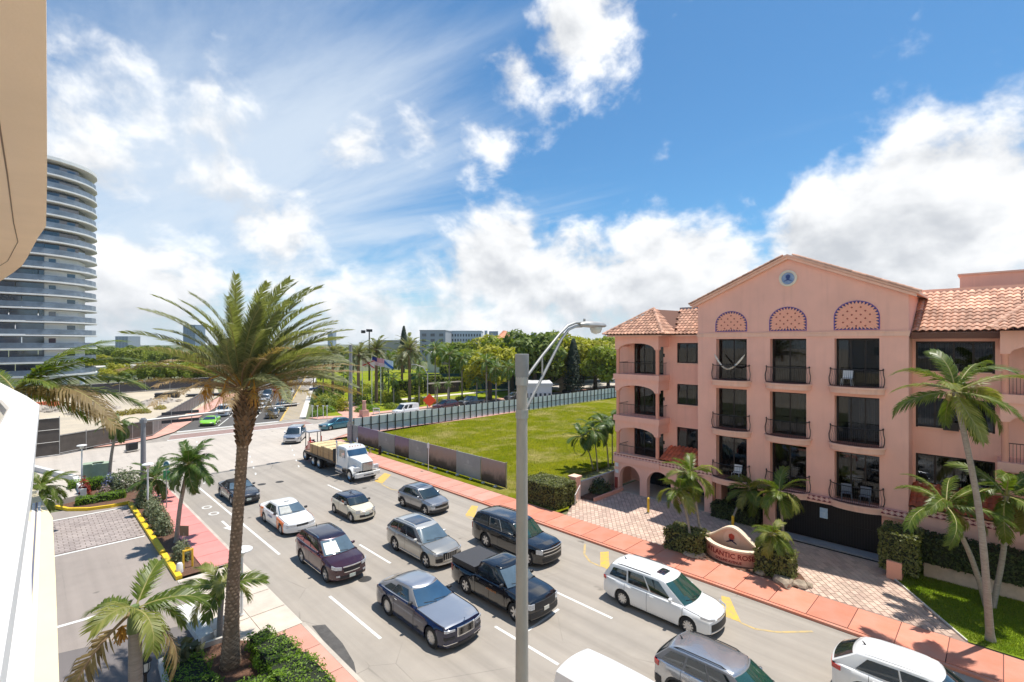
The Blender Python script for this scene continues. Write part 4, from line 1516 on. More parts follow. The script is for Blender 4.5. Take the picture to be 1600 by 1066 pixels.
class Car:
    """one road vehicle lofted from section curves; x forward, y left, z up, origin on the road mid wheelbase"""

    def __init__(s, name, label, cat, loc, rz, paintm, L, W, H, wb, fo, wr, clr, hood, belt, gh, group=None, roofm=None, hoodm=None,
                 glass=None, side_glass=None, bow=0.16, rbow=0.10, wheelm=None, spokes=5, detail=2, face=0.80, cowlw=0.90, tail=None, tumble=0.80, trunkm=None):
        s.L, s.W, s.H, s.wb, s.fo, s.wr, s.clr = L, W, H, wb, fo, wr, clr
        s.xf = wb / 2 + fo
        s.xr = s.xf - L
        s.hood, s.belt, s.gh = hood, belt, gh
        s.bow, s.rbow, s.facew = bow, rbow, face
        s.pm = paintm
        s.roofm = roofm or paintm
        s.hoodm = hoodm or paintm
        s.trunkm = trunkm or s.hoodm
        s.glass = glass or M_CGLASS
        s.sglass = side_glass or M_CGLASS
        s.detail = detail
        s.tumble = tumble
        s.t = thing(name, label, cat, (loc[0], loc[1], 0.0), rz, group)
        s.wheel_m = wheelm or M_RIM
        s.spokes = spokes
        s.body()
        s.cabin()
        s.wheels()

    # -- section helpers: sx = distance from the front bumper
    def hw(s, x):
        f = clamp((x - (s.xf - 0.95)) / 0.95)
        r = clamp(((s.xr + 0.8) - x) / 0.8)
        return s.W / 2 * (1 - (1 - s.facew) * f ** 2.4) * (1 - 0.13 * r ** 2.4)

    def shift(s, x, k):
        f = sstep((x - (s.xf - 0.9)) / 0.9)
        r = sstep(((s.xr + 0.7) - x) / 0.7)
        return x - s.bow * f * k * k + s.rbow * r * k * k

    def top(s, x):
        return interp(s.hood, s.xf - x)

    def zlow(s, x, arch=True):
        f = clamp((x - (s.xf - 0.5)) / 0.5)
        r = clamp(((s.xr + 0.6) - x) / 0.6)
        z = s.clr + 0.05 * f * f + 0.10 * r * r
        if arch:
            R = s.wr * 1.13
            for xw in (s.wb / 2, -s.wb / 2):
                d = abs(x - xw)
                if d < R:
                    z = max(z, s.wr + sqrt(max(0, R * R - d * d)))
        return z

    def sect(s, x, arch=True):
        w = s.hw(x)
        zb = s.zlow(x, arch)
        tp = s.top(x)
        in_cab = s.gh['ws0'] < s.xf - x < s.gh['rw0']
        zs = tp - (0.015 if in_cab else 0.055)
        zs = max(zs, zb + .06)
        fl = 0.0
        for xw in (s.wb / 2, -s.wb / 2):
            fl = max(fl, 0.016 * sstep(1 - abs(x - xw) / (s.wr * 1.6)))
        hgt = zs - s.clr
        zm = max(zb + .03, s.clr + hgt * .55)
        zm2 = max(zm + .01, zs - .13)
        zl = min(zm - .005, max(zb + .012, s.clr + .10))
        return [(w * .90, zb), (w * .955 + fl, zb + .005), (w * .985 + fl, zl), (w * 1.0 + fl, zm), (w * .985 + fl * .6, zm2), (w * .955, zs - .035), (w * .90, zs),
                (w * .62, lerp(zs, tp, .75)), (w * .3, tp), (0, tp + .006)]

    def pt(s, x, k):
        """point on the side skin; k indexes the section (fractional)"""
        S = s.sect(x)
        i = min(int(k), len(S) - 2)
        f = k - i
        y = lerp(S[i][0], S[i + 1][0], f)
        z = lerp(S[i][1], S[i + 1][1], f)
        w = s.hw(x)
        return (s.shift(x, min(1, y / w)), y, z)

    def body(s):
        st = set()
        n = 26 if s.detail > 1 else 14
        for i in range(n + 1):
            st.add(round(s.xr + s.L * i / n, 4))
        for e in (0.03, 0.1, 0.2, 0.32):
            st.add(round(s.xf - e, 4))
            st.add(round(s.xr + e, 4))
        R = s.wr * 1.13
        for xw in (s.wb / 2, -s.wb / 2):
            st = {x for x in st if not (xw - R - .03 < x < xw + R + .03)}
            m = 10 if s.detail > 1 else 6
            for k in range(m + 1):
                st.add(round(xw + (R - .0005) * cos(pi * k / m), 4))
            st.add(round(xw - R - .002, 4))
            st.add(round(xw + R + .002, 4))
        cuts = [s.xf - s.gh['ws0'], s.xf - s.gh['rw0']]
        for c in cuts:
            st.add(round(c - .002, 4))
            st.add(round(c + .002, 4))
        xs = sorted(st)
        secs = [s.sect(x) for x in xs]
        m = len(secs[0])
        side, hood, deck = MB(), MB(), MB()

        def P(i, k, sg):
            y, z = secs[i][k]
            w = s.hw(xs[i])
            return (s.shift(xs[i], min(1, y / w)), sg * y, z)
        V = []
        for i in range(len(xs)):
            for k in range(m):
                V.append(P(i, k, 1))
            for k in range(m):
                V.append(P(i, k, -1))
        side_f, hood_f, deck_f = [], [], []
        for i in range(len(xs) - 1):
            xm = (xs[i] + xs[i + 1]) / 2
            sx = s.xf - xm
            for k in range(m - 1):
                a, b = i * 2 * m + k, (i + 1) * 2 * m + k
                tgt = side_f
                if k >= 6:
                    if sx < s.gh['ws0'] and sx > 0.12:
                        tgt = hood_f
                    elif sx > s.gh['rw0'] and sx < s.L - .1:
                        tgt = deck_f
                tgt.append((a, a + 1, b + 1, b))
                a += m
                b += m
                tgt.append((b, b + 1, a + 1, a))
        # end caps follow the bowed bumper faces
        for i, sg in ((len(xs) - 1, 1), (0, -1)):
            x = xs[i]
            w = s.hw(x)
            cols = (-1, -.75, -.5, -.25, 0, .25, .5, .75, 1)
            base = len(V)
            for k in range(1, 8):
                y, z = secs[i][k]
                for c in cols:
                    V.append((s.shift(x, c * y / w), c * y, z))
            nc = len(cols)
            for k in range(6):
                for j in range(nc - 1):
                    q = (base + k * nc + j, base + k * nc + j + 1, base + (k + 1) * nc + j + 1, base + (k + 1) * nc + j)
                    side_f.append(q if sg > 0 else q[::-1])
        for fs, nm, mm in ((side_f, 'body', s.pm), (hood_f, 'hood', s.hoodm), (deck_f, 'trunk_lid', s.trunkm)):
            if not fs:
                continue
            used = sorted({i for f in fs for i in f})
            ix = {u: q for q, u in enumerate(used)}
            mb = MB().add([V[u] for u in used], [tuple(ix[i] for i in f) for f in fs])
            o = mb.build(nm, mm, s.t, 38)
            if nm == 'body':
                s.b = o
        MB().b2(s.xr + .25, s.xf - .3, -s.W / 2 + .26, s.W / 2 - .26, s.clr + .02, interp(s.hood, .16) * .72).build('underbody', M_UNDER, s.t)
        # doors seams, handles
        if s.detail > 1:
            mb = MB()
            for sx in s.gh.get('doors', []):
                x = s.xf - sx
                for sg in (1, -1):
                    pr = []
                    for k in [1.3, 2, 2.5, 3, 3.5, 4, 5, 5.6]:
                        pr.append((s.pt(x - .006, k), s.pt(x + .006, k)))
                    for (a, b), (c, d) in zip(pr, pr[1:]):
                        q = [(p[0], sg * (p[1] + .003), p[2]) for p in (a, b, d, c)]
                        mb.add(q, [(0, 1, 2, 3)])
            # bonnet shut line
            for sg in (1, -1):
                pr = [(s.pt(s.xf - sx_, 6.0), s.pt(s.xf - sx_, 6.12)) for sx_ in [lerp(.16, s.gh['ws0'], i / 8) for i in range(9)]]
                for (a, b), (c, d) in zip(pr, pr[1:]):
                    q = [(p[0], sg * p[1], p[2] + .004) for p in (a, b, d, c)]
                    mb.add(q, [(0, 1, 2, 3)])
            mb.build('panel_gaps', M_SEAM, s.b)['kind'] = 'stuff'
            for sx in s.gh.get('handles', []):
                for sg in (1, -1):
                    x = s.xf - sx
                    p = s.pt(x, 4.5)
                    MB().box(p[0], sg * (p[1] + .018), p[2] - .02, .20, .028, .028).build('door_handle', s.gh.get('hm', s.pm), s.t)

    # -- greenhouse
    def gsurf(s, face, u, t):
        G = s.gh
        x0, x1 = s.xf - lerp(G['ws0'], G['ws1'], t), s.xf - lerp(G['rw0'], G['rw1'], t)
        wbelt, wroof = s.W / 2 * .905, s.W / 2 * s.tumble
        wy = lerp(wbelt, wroof, t ** 1.15)
        zc, zd = s.top(s.xf - G['ws0']) - .02, s.top(s.xf - G['rw0']) - .02

        def zat_(x):
            f = clamp((x0 - x) / max(.01, x0 - x1))
            zr = interp(G['roof'], f)
            sx = s.xf - x
            zb = s.top(x) - .02
            return lerp(zb, zr, t)

        def wx(x):
            f = clamp((x0 - x) / max(.01, x0 - x1))
            return wy * (1 - .075 * (1 - f) ** 3 - .05 * f ** 4)
        if face == 'side':
            x = lerp(x0, x1, u)
            return Vector((x, wx(x), zat_(x)))
        if face == 'front':
            y = u * wx(x0)
            return Vector((x0 + G.get('fb', .14) * (1 - u * u), y, lerp(zc, interp(G['roof'], 0), t) + .012 * (1 - u * u) * t))
        if face == 'rear':
            y = u * wx(x1)
            return Vector((x1 - G.get('rb', .10) * (1 - u * u), y, lerp(zd, interp(G['roof'], 1), t) + .012 * (1 - u * u) * t))

    def cabin(s):
        G = s.gh
        V, F = [], []
        nt, ns, nf = 8, 14, 12
        ring = nf + 1 + (ns - 1) + nf + 1 + (ns - 1)
        for j in range(nt + 1):
            t = j / nt
            R = [s.gsurf('front', lerp(-1, 1, i / nf), t) for i in range(nf + 1)]
            R += [s.gsurf('side', i / ns, t) for i in range(1, ns)]
            R += [s.gsurf('rear', lerp(1, -1, i / nf), t) for i in range(nf + 1)]
            R += [Vector((p.x, -p.y, p.z)) for p in [s.gsurf('side', 1 - i / ns, t) for i in range(1, ns)]]
            V += R
        for j in range(nt):
            for i in range(ring):
                a, b = j * ring + i, j * ring + (i + 1) % ring
                F.append((a, b, b + ring, a + ring))
        if not G.get('open'):
            o = MB().add(V, F).build('pillars', G.get('pillar_m', s.pm), s.t, 35)
            # roof skin: inset rings rise to the crown
            topr = V[nt * ring:]
            cx = sum(p.x for p in topr) / ring
            RV, RF = list(topr), []
            x0, x1 = max(p.x for p in topr), min(p.x for p in topr)
            for q, (k, dz) in enumerate(((.965, .022), (.90, .04), (.6, .056), (.25, .062))):
                for p in topr:
                    f = clamp((x0 - p.x) / max(.01, x0 - x1))
                    nx, ny = cx + (p.x - cx) * (1 - (1 - k) * .8), p.y * k
                    fz = clamp((x0 - nx) / max(.01, x0 - x1))
                    RV.append(Vector((nx, ny, interp(G['roof'], fz) + dz)))
            for q in range(4):
                for i in range(ring):
                    a, b = q * ring + i, q * ring + (i + 1) % ring
                    RF.append((a, b, b + ring, a + ring))
            RF.append(tuple(4 * ring + i for i in range(ring)))
            MB().add(RV, RF).build('roof', s.roofm, s.t, 40)

        def pane(name, face, u0, u1, t0, t1, sg=1, m=None, nu=12, nv=8, tri=None, off=.018):
            def fn(a, b):
                u, t = lerp(u0, u1, a), lerp(t0, t1, b)
                e = 1e-3
                p = s.gsurf(face, u, t)
                pu = s.gsurf(face, u + e, t) - p
                pt_ = s.gsurf(face, u, min(1, t + e)) - s.gsurf(face, u, min(1, t + e) - e)
                nr = pu.cross(pt_)
                if nr.length > 0:
                    nr.normalize()
                ref = {'side': Vector((0, 1, .2)), 'front': Vector((1, 0, .5)), 'rear': Vector((-1, 0, .5))}[face]
                if nr.dot(ref) < 0:
                    nr = -nr
                q = p + nr * off
                if sg < 0:
                    q = Vector((q.x, -q.y, q.z))
                    nr = Vector((nr.x, -nr.y, nr.z))
                return q, nr
            return MB().slab(fn, nu, nv, .010).build(name, m or s.sglass, s.t, 40)
        # front and rear screens with black surround
        if not G.get('open'):
            pane('rear_window', 'rear', -.86, .86, .10, .88)
        ws = pane('windshield', 'front', -.975, .975, .02, .96, m=s.glass, nu=16)
        # side windows: list of (u0,u1,t0,t1)
        for sg in (1, -1):
            for w in G.get('wins', []):
                pane('side_window', 'side', w[0], w[1], w[2] if len(w) > 2 else .10, w[3] if len(w) > 3 else .90, sg, nu=12)
        s.pane = pane
        if G.get('chrome_line'):
            for sg in (1, -1):
                u0, u1 = G['wins'][0][0], G['wins'][-1][1]
                pts = [s.gsurf('side', lerp(u0, u1, i / 12), .07) for i in range(13)]
                MB().tube([(p.x, sg * (p.y + .014), p.z) for p in pts], .012, 5).build('window_trim', M_CHROME, s.t)
        # mirrors
        if s.detail > 0:
            for sg in (1, -1):
                p = s.gsurf('side', G.get('mir', .10), .06)
                mb = MB().lathe([(.0, -.115), (.07, -.10), (.095, -.03), (.09, .05), (.05, .09), (.0, .10)], 10, (0, 0, 0), 'y')
                mb.v = [(x * .8 + p.x, sg * (p.y + .13 + y), z * .85 + p.z + .07) for x, y, z in mb.v]
                if sg < 0:
                    mb.f = [f[::-1] for f in mb.f]
                mb.build('mirror', G.get('mirror_m', s.pm), s.t, 50)
        if s.detail > 1:
            mb = MB()
            for y0 in (-.05, .5):
                a = s.gsurf('front', y0, .05)
                b = s.gsurf('front', y0 - .62, .16)
                mb.tube([a + Vector((.02, 0, .03)), b + Vector((.02, 0, .03))], .010, 4)
            mb.build('wipers', M_PLASTIC, s.t)['kind'] = 'stuff'

    def rails(s, m, u0=.10, u1=.93, h=.045):
        for sg in (1, -1):
            pts = []
            for i in range(11):
                p = s.gsurf('side', lerp(u0, u1, i / 10), 1.0)
                pts.append((p.x, sg * (p.y - .07), p.z + .035 + (h if 0 < i < 10 else -.0)))
            MB().tube(pts, .018, 6).build('roof_rail', m, s.t, 50)

    def sunroof(s, u0, u1, k=.72, m=None, name='sunroof'):
        G = s.gh
        a, b = s.gsurf('side', u0, 1), s.gsurf('side', u1, 1)

        def fn(u, v):
            x = lerp(a.x, b.x, u)
            y = lerp(-1, 1, v) * a.y * k
            x0, x1 = s.xf - G['ws1'], s.xf - G['rw1']
            f = clamp((x0 - x) / (x0 - x1))
            return Vector((x, y, interp(G['roof'], f) + .078 - .010 * (2 * v - 1) ** 2)), Vector((0, 0, 1))
        return MB().slab(fn, 8, 8, .02).build(name, m or M_SUNROOF, s.t, 40)

    # -- wrap-around patches on the bumper faces
    def path(s, end):
        P = []
        x_end = s.xf if end > 0 else s.xr
        for i in range(25):
            x = x_end - end * 1.3 * (1 - i / 24)
            P.append(Vector((s.shift(x, 1), s.hw(x))))
        w = s.hw(x_end)
        for i in range(1, 25):
            k = 1 - i / 24
            P.append(Vector((s.shift(x_end, k), w * k)))
        P = P[::-1]
        A = [0]
        for a, b in zip(P, P[1:]):
            A.append(A[-1] + (b - a).length)
        return P, A

    def wrap(s, name, end, a0, a1, z0, z1, m, off=.012, th=.03, mirror=True, slope=0.0, n=12, z0b=None, z1b=None, parent=None, inset=0.97):
        """strip on the bumper, from arc distance a0 to a1 off the centre line, heights z0..z1 (to z0b..z1b at a1)"""
        P, A = s.path(end)

        def at(d):
            d = min(abs(d), A[-1] - 1e-4)
            for i in range(len(A) - 1):
                if A[i + 1] >= d:
                    f = (d - A[i]) / max(1e-6, A[i + 1] - A[i])
                    p = P[i].lerp(P[i + 1], f)
                    t = (P[i + 1] - P[i]).normalized()
                    return p, t
        out = []
        for sg in ((1, -1) if mirror else (1,)):
            mb = MB()

            def fn(u, v):
                d = lerp(a0, a1, u)
                ys = 1 if d >= 0 else -1
                p, t = at(d)
                nr = Vector((t.y, -t.x)) if end > 0 else Vector((-t.y, t.x))
                if nr.x * end < 0 and abs(nr.x) > .3:
                    nr = -nr
                if nr.y < 0 and abs(nr.x) <= .3:
                    nr = -nr
                za, zb = lerp(z0, z0b if z0b is not None else z0, u), lerp(z1, z1b if z1b is not None else z1, u)
                z = lerp(za, zb, v)
                q = p + nr * off
                return (q.x - end * slope * (z - z0), ys * sg * q.y, z), (nr.x, ys * sg * nr.y, 0)
            mb.slab(fn, n, 3, th)
            out.append(mb.build(name, m, parent or s.t, 40))
        return out

    def wheels(s):
        wr = s.wr
        prof = [(wr * .62, .105), (wr * .66, .112), (wr * .90, .108), (wr * .985, .085), (wr, .05), (wr, -.05), (wr * .985, -.085), (wr * .90, -.108), (wr * .62, -.105)]
        key = ('wheel', round(wr, 2), s.spokes, s.wheel_m.name)
        if key not in CAR_CACHE:
            n = 28 if s.detail > 1 else 16
            ty = MB().lathe(prof, n, (0, 0, 0), 'y').mesh('tyre', M_TYRE, 40)
            mb = MB().lathe([(wr * .64, .095), (wr * .60, .100), (wr * .57, .06), (wr * .55, -.09)], n, (0, 0, 0), 'y')
            k = s.spokes
            for i in range(k):
                a = 2 * pi * i / k
                r0, r1 = wr * .10, wr * .61
                w0, w1 = wr * .10, wr * (.085 if k > 7 else .13)
                P = []
                for r, w, d in ((r0, w0, .075), (r1, w1, .092)):
                    for sg in (-1, 1):
                        x, z = r * cos(a) - sg * w * sin(a), r * sin(a) + sg * w * cos(a)
                        P.append((x, d, z))
                        P.append((x, d - .045, z))
                mb.add(P, [(0, 4, 6, 2), (0, 1, 5, 4), (2, 6, 7, 3)])
            mb.lathe([(0, .095), (wr * .13, .09), (wr * .17, .07)], 12, (0, 0, 0), 'y')
            rim = mb.mesh('rim', s.wheel_m, 40)
            dk = MB().lathe([(0, .02), (wr * .6, .02)], n, (0, 0, 0), 'y').mesh('brake_disc', M_RIMD)
            CAR_CACHE[key] = (ty, rim, dk)
        ty, rim, dk = CAR_CACHE[key]
        for xw in (s.wb / 2, -s.wb / 2):
            for sg in (1, -1):
                o = link('wheel', ty, s.t, (xw, sg * (s.W / 2 - .125), wr), 0 if sg > 0 else pi)
                link('rim', rim, o)
                link('brake_disc', dk, o)

    def cladding(s, m, h=.14, arch=True):
        """dark sill strip and wheel arch lips"""
        R = s.wr * 1.13
        for sg in (1, -1):
            xa, xb = s.wb / 2 - R - .01, -s.wb / 2 + R + .01

            def fn(u, v):
                x = lerp(xa, xb, u)
                p = s.pt(x, lerp(1.0, 2.35, v))
                return (p[0], sg * (p[1] + .012), p[2]), (0, sg, 0)
            MB().slab(fn, 8, 3, .02).build('sill_trim', m, s.t, 40)
            if arch:
                for xw in (s.wb / 2, -s.wb / 2):
                    def fa(u, v):
                        a = lerp(-.12, pi + .12, u)
                        r = lerp(R - .005, R + .075, v)
                        x = xw + r * cos(a)
                        z = s.wr + r * sin(a)
                        x_ = clamp(x, s.xr + .02, s.xf - .02)
                        w = s.hw(x_) + .028
                        return (s.shift(x_, 1), sg * (w - .02 * v), z), (0, sg, 0)
                    MB().slab(fa, 14, 2, .03).build('arch_trim', m, s.t, 40)

    def plate(s, end, z=.55, m=None):
        x = s.xf + .02 if end > 0 else s.xr - .02
        MB().box(x, 0, z, .015, .31, .155).build('number_plate', m or M_PLATE, s.t)

    def antenna(s, u=.8):
        p = s.gsurf('side', u, 1)
        MB().tube([(p.x, 0, p.z + .05), (p.x - .06, 0, p.z + .13), (p.x - .10, 0, p.z + .15)], [.03, .018, .006], 6).build('antenna', M_PLASTIC, s.t)


CAR_CACHE = {}
HEAD = radians(-90)     # southbound: front towards -Y


def suv_hood(h0, hc, L, ws0, rw0, belt_r, tail):
    return [(0, h0 - .14), (.06, h0 - .03), (.16, h0), (.55, lerp(h0, hc, .55)), (ws0, hc), (lerp(ws0, rw0, .5), lerp(hc, belt_r, .5) + .01), (rw0 - .1, belt_r), (rw0, belt_r), (L - .05, tail), (L, tail - .12)]


def place(px_rear, px_front, W, head=None):
    a, b = Vector(g(*px_rear)), Vector(g(*px_front))
    c = (a + b) / 2
    return c


# burgundy crossover ------------------------------------------------------------
P_BURG = paint('burgundy', (0.052, 0.012, 0.022), 0.35, 0.25)
P_BURGR = paint('burgundy_roof', (0.030, 0.018, 0.030), 0.35, 0.22)


def gh(ws0, ws1, rw1, rw0, roof, wins, doors=(), handles=(), **kw):
    d = dict(ws0=ws0, ws1=ws1, rw1=rw1, rw0=rw0, roof=roof, wins=wins, doors=doors, handles=handles)
    d.update(kw)
    return d


WSUV = [(.13, .40, .10, .88), (.425, .67, .10, .88), (.70, .93, .16, .84)]


def suv(name, label, loc, col, L=4.99, W=1.96, H=1.74, wb=2.9, fo=.95, wr=.38, h0=.92, hc=1.10, rz=HEAD, cat='car', group=None, ws0=1.35, ws1=2.15, rw1=None, wins=None, tumble=.77, **kw):
    rw0 = L - .10
    rw1 = rw1 or L - .62
    zr = H - .06
    G = gh(ws0, ws1, rw1, rw0, [(0, zr - .06), (.15, zr - .01), (.4, zr), (.75, zr - .02), (1, zr - .07)], wins or WSUV,
           (ws0 + .02, lerp(ws0, rw0, .42), lerp(ws0, rw0, .70)), (lerp(ws0, rw0, .36), lerp(ws0, rw0, .64)), chrome_line=kw.pop('chrome', False), mirror_m=kw.pop('mirror_m', None) or col, pillar_m=kw.pop('pillar_m', col), mir=.13)
    return Car(name, label, cat, loc, rz, col, L, W, H, wb, fo, wr, .22, suv_hood(h0, hc, L, ws0, rw0, hc + .05, hc - .02), hc, G, group, tumble=tumble, **kw)


c = suv('crossover', 'glossy burgundy crossover with a silver sun shade behind its windshield', (11.42, 24.97), P_BURG, glass=M_CSKY, roofm=P_BURGR, chrome=True, spokes=5)
c.rails(M_CHROME)
c.wrap('grille', 1, -.42, .42, .62, .86, M_PLASTIC, slope=.10, mirror=False)
c.wrap('grille_trim', 1, -.46, .46, .84, .89, M_CHROME, .02, slope=.0, mirror=False)
c.wrap('grille_trim', 1, -.40, .40, .59, .63, M_CHROME, .02, mirror=False)
c.wrap('headlight', 1, .52, 1.05, .74, .88, M_LAMP, .016, z0b=.80, z1b=.96)
c.wrap('fog_lamp', 1, .60, .78, .42, .50, M_LAMP, .014)
c.wrap('bumper_intake', 1, -.62, .62, .32, .44, M_PLASTIC, .012, mirror=False)
c.wrap('taillight', -1, .45, .95, .86, 1.0, M_TAIL)
c.pane('sun_shade', 'front', -.86, -.02, .10, .80, m=M_SHIELD, off=.024)
for sg in (1, -1):
    MB().b2(-1.05, 1.05, sg * .985 - .01, sg * .985 + .01, .30, .33).build('sill_strip', M_CHROME, c.t)
c.plate(1, .40)
c.antenna(.9)
# white and orange taxi -----------------------------------------------------------
P_WHITE = paint('white', (0.78, 0.77, 0.75))
P_ORANGE = paint('orange', (0.80, 0.17, 0.012))


def sedan(name, label, loc, col, L=5.2, W=1.98, H=1.44, wb=2.91, fo=1.02, wr=.335, rz=HEAD, h0=.80, hc=.97, ws0=1.62, ws1=2.42, rw1=3.75, rw0=4.30, tail=.98, wins=None, cat='car', group=None, **kw):
    zr = H - .06
    G = gh(ws0, ws1, rw1, rw0, [(0, zr - .05), (.2, zr), (.6, zr), (1, zr - .06)], wins or [(.13, .49, .10, .86), (.52, .86, .10, .86)],
           (ws0 + .05, lerp(ws0, rw0, .47), lerp(ws0, rw0, .86)), (lerp(ws0, rw0, .40), lerp(ws0, rw0, .76)), mirror_m=kw.pop('mirror_m', None) or col, pillar_m=kw.pop('pillar_m', col), chrome_line=kw.pop('chrome', False), fb=.16, rb=.12)
    hood = [(0, h0 - .13), (.06, h0 - .04), (.16, h0), (.7, lerp(h0, hc, .5)), (ws0, hc), (lerp(ws0, rw0, .5), hc + .005), (rw0, hc + .01), (L - .12, tail), (L - .03, tail - .05), (L, tail - .16)]
    return Car(name, label, cat, loc, rz, col, L, W, H, wb, fo, wr, .19, hood, hc, G, group, tumble=kw.pop('tumble', .70), **kw)


t = sedan('taxi', 'white taxi with orange wings and a white sun shade in its windshield', (12.1, 32.8), P_WHITE, glass=M_CSKY, mirror_m=M_PLASTIC, spokes=8, bow=.2)
t.wrap('grille', 1, -.36, .36, .58, .70, M_PLASTIC, .014, mirror=False)
t.wrap('headlight', 1, .40, .98, .57, .70, M_LAMP, .016, z0b=.60)
t.wrap('bumper', 1, -1.15, 1.15, .34, .52, P_WHITE, .035, .06, mirror=False, n=24)
t.wrap('bumper_intake', 1, -.3, .3, .30, .36, M_PLASTIC, .02, mirror=False)
t.wrap('taillight', -1, .5, .9, .70, .86, M_TAIL)
t.pane('sun_shade', 'front', -.88, -.05, .08, .84, off=.024, m=mat('white_shade', (0.42, 0.42, 0.39), 0.6, var=0.2, scale=5))
R_ = t.wr * 1.13
for sg in (1, -1):
    for xa, xb in ((t.wb / 2 - .62, t.wb / 2 + .50), (-t.wb / 2 - .72, -t.wb / 2 - .1)):
        def fn(u, v, xa=xa, xb=xb, sg=sg):
            x = lerp(xa, xb, u)
            x = clamp(x, t.xr + .03, t.xf - .1)
            p = t.pt(x, lerp(1.0, 5.6, v))
            return (p[0], sg * (p[1] + .004), p[2]), (0, sg, 0)
        MB().slab(fn, 24, 12, .004).build('orange_panel', P_ORANGE, t.t, 40)
    mb = MB()
    for k in range(6):      # faint blue door print, too small to read
        mb.box(-.62 + k * .13, sg * .992, .70, .08, .006, .10 if k % 2 else .15)
    mb.build('door_print', mat('taxi_print', (0.20, 0.24, 0.38), 0.5), t.t)['kind'] = 'stuff'
MB().box(-.15, 0, 1.475, .10, .26, .06).build('roof_sign', mat('taxi_plate', (0.7, 0.7, 0.68), 0.5), t.t)
# cream hatchback with dark roof -----------------------------------------------
P_CREAM = paint('cream', (0.74, 0.66, 0.49))
P_NAVY = paint('navy', (0.012, 0.018, 0.045), 0.2, 0.2)
L = 3.73
G = gh(1.02, 1.55, 3.25, 3.62, [(0, 1.31), (.3, 1.345), (.7, 1.33), (1, 1.27)], [(.10, .56, .08, .93), (.60, .93, .10, .93)], (1.05, 2.35), (2.1,), mirror_m=M_PLASTIC, pillar_m=M_PLASTIC, fb=.16, chrome_line=True)
m_ = Car('hatchback', 'small cream hatchback with a dark navy roof', 'car', (15.98, 31.45), HEAD, P_CREAM, L, 1.69, 1.41, 2.47, .66, .30, .17,
         [(0, .66), (.05, .76), (.14, .82), (.5, .90), (1.02, .97), (3.0, 1.0), (3.62, 1.0), (L - .02, .92), (L, .8)], .97, G, roofm=P_NAVY, spokes=10, face=.78, bow=.2, tumble=.80)
m_.wrap('headlight', 1, .44, .72, .62, .80, M_LAMP, .02)
m_.wrap('headlight_ring', 1, .41, .75, .79, .82, M_CHROME, .024)
m_.wrap('grille', 1, -.36, .36, .60, .72, M_CHROME, .016, mirror=False)
m_.wrap('lower_grille', 1, -.48, .48, .34, .50, M_PLASTIC, .016, mirror=False)
m_.wrap('bumper_strip', 1, -.7, .7, .51, .55, M_CHROME, .02, mirror=False)
m_.wrap('taillight', -1, .55, .75, .66, .9, M_TAIL)
m_.plate(1, .55)
m_.cladding(M_PLASTIC)
for y0 in (-.0,):
    m_.sunroof(.05, .95, .04, M_PLASTIC, 'roof_stripe')
# blue coupe with silver bonnet and roof ------------------------------------------
P_MIDN = paint('midnight', (0.006, 0.010, 0.045), 0.3, 0.2)
P_SILV = paint('silver', (0.50, 0.50, 0.52), 0.75, 0.28)
L = 5.45
G = gh(2.02, 2.78, 4.15, 4.98, [(0, 1.47), (.2, 1.525), (.5, 1.51), (1, 1.41)], [(.17, .62, .10, .80), (.64, .86, .10, .62)], (2.1, 3.55), (3.4,), mirror_m=M_PLASTIC, pillar_m=P_PILLAR, fb=.20, rb=.16, hm=M_CHROME)
r_ = Car('luxury_coupe', 'long midnight blue coupe with brushed silver bonnet and roof', 'car', (12.12, 17.19), HEAD, P_MIDN, L, 2.08, 1.57, 3.21, .90, .41, .20,
         [(0, .80), (.04, .93), (.12, 1.0), (.6, 1.05), (2.02, 1.10), (3.5, 1.10), (4.98, 1.07), (L - .10, .98), (L, .82)], 1.1, G, roofm=P_SILV, hoodm=P_SILV, glass=M_CBLUE, spokes=12, face=.84, bow=.15, rbow=.2, tumble=.64, trunkm=P_SILV)
gr = r_.wrap('grille', 1, -.42, .42, .56, .92, M_CHROME, .03, mirror=False)[0]
for k in range(17):
    yy = -.36 + k * .045
    MB().box(r_.xf + .035, yy, .74, .02, .012, .28).build('grille_vane', M_RIMD, gr)
r_.wrap('headlight', 1, .50, .95, .80, .87, M_LAMP, .014, z1b=.90)
r_.wrap('lower_lamp', 1, .50, .98, .52, .62, M_PLASTIC, .012)
r_.wrap('bumper_strip', 1, .40, .98, .34, .37, M_CHROME, .016)
r_.wrap('bumper_intake', 1, -.70, .70, .22, .33, M_PLASTIC, .012, mirror=False)
r_.wrap('taillight', -1, .6, .85, .62, .86, M_TAIL)
MB().lathe([(0, .0), (.03, .01), (.012, .05), (.03, .10), (0, .13)], 8, (r_.xf - .10, 0, 1.0)).build('bonnet_mascot', M_CHROME, r_.t)
for sg in (1, -1):
    MB().b2(-1.15, 1.15, sg * 1.0 - .01, sg * 1.0 + .012, .26, .285).build('sill_strip', M_CHROME, r_.t)
    pts = [r_.gsurf('side', lerp(.14, .9, i / 12), lerp(.0, .0, i)) for i in range(13)]
    MB().tube([(p.x, sg * (p.y + .02), p.z + .02) for p in pts], .014, 5).build('waist_line', M_CHROME, r_.t)
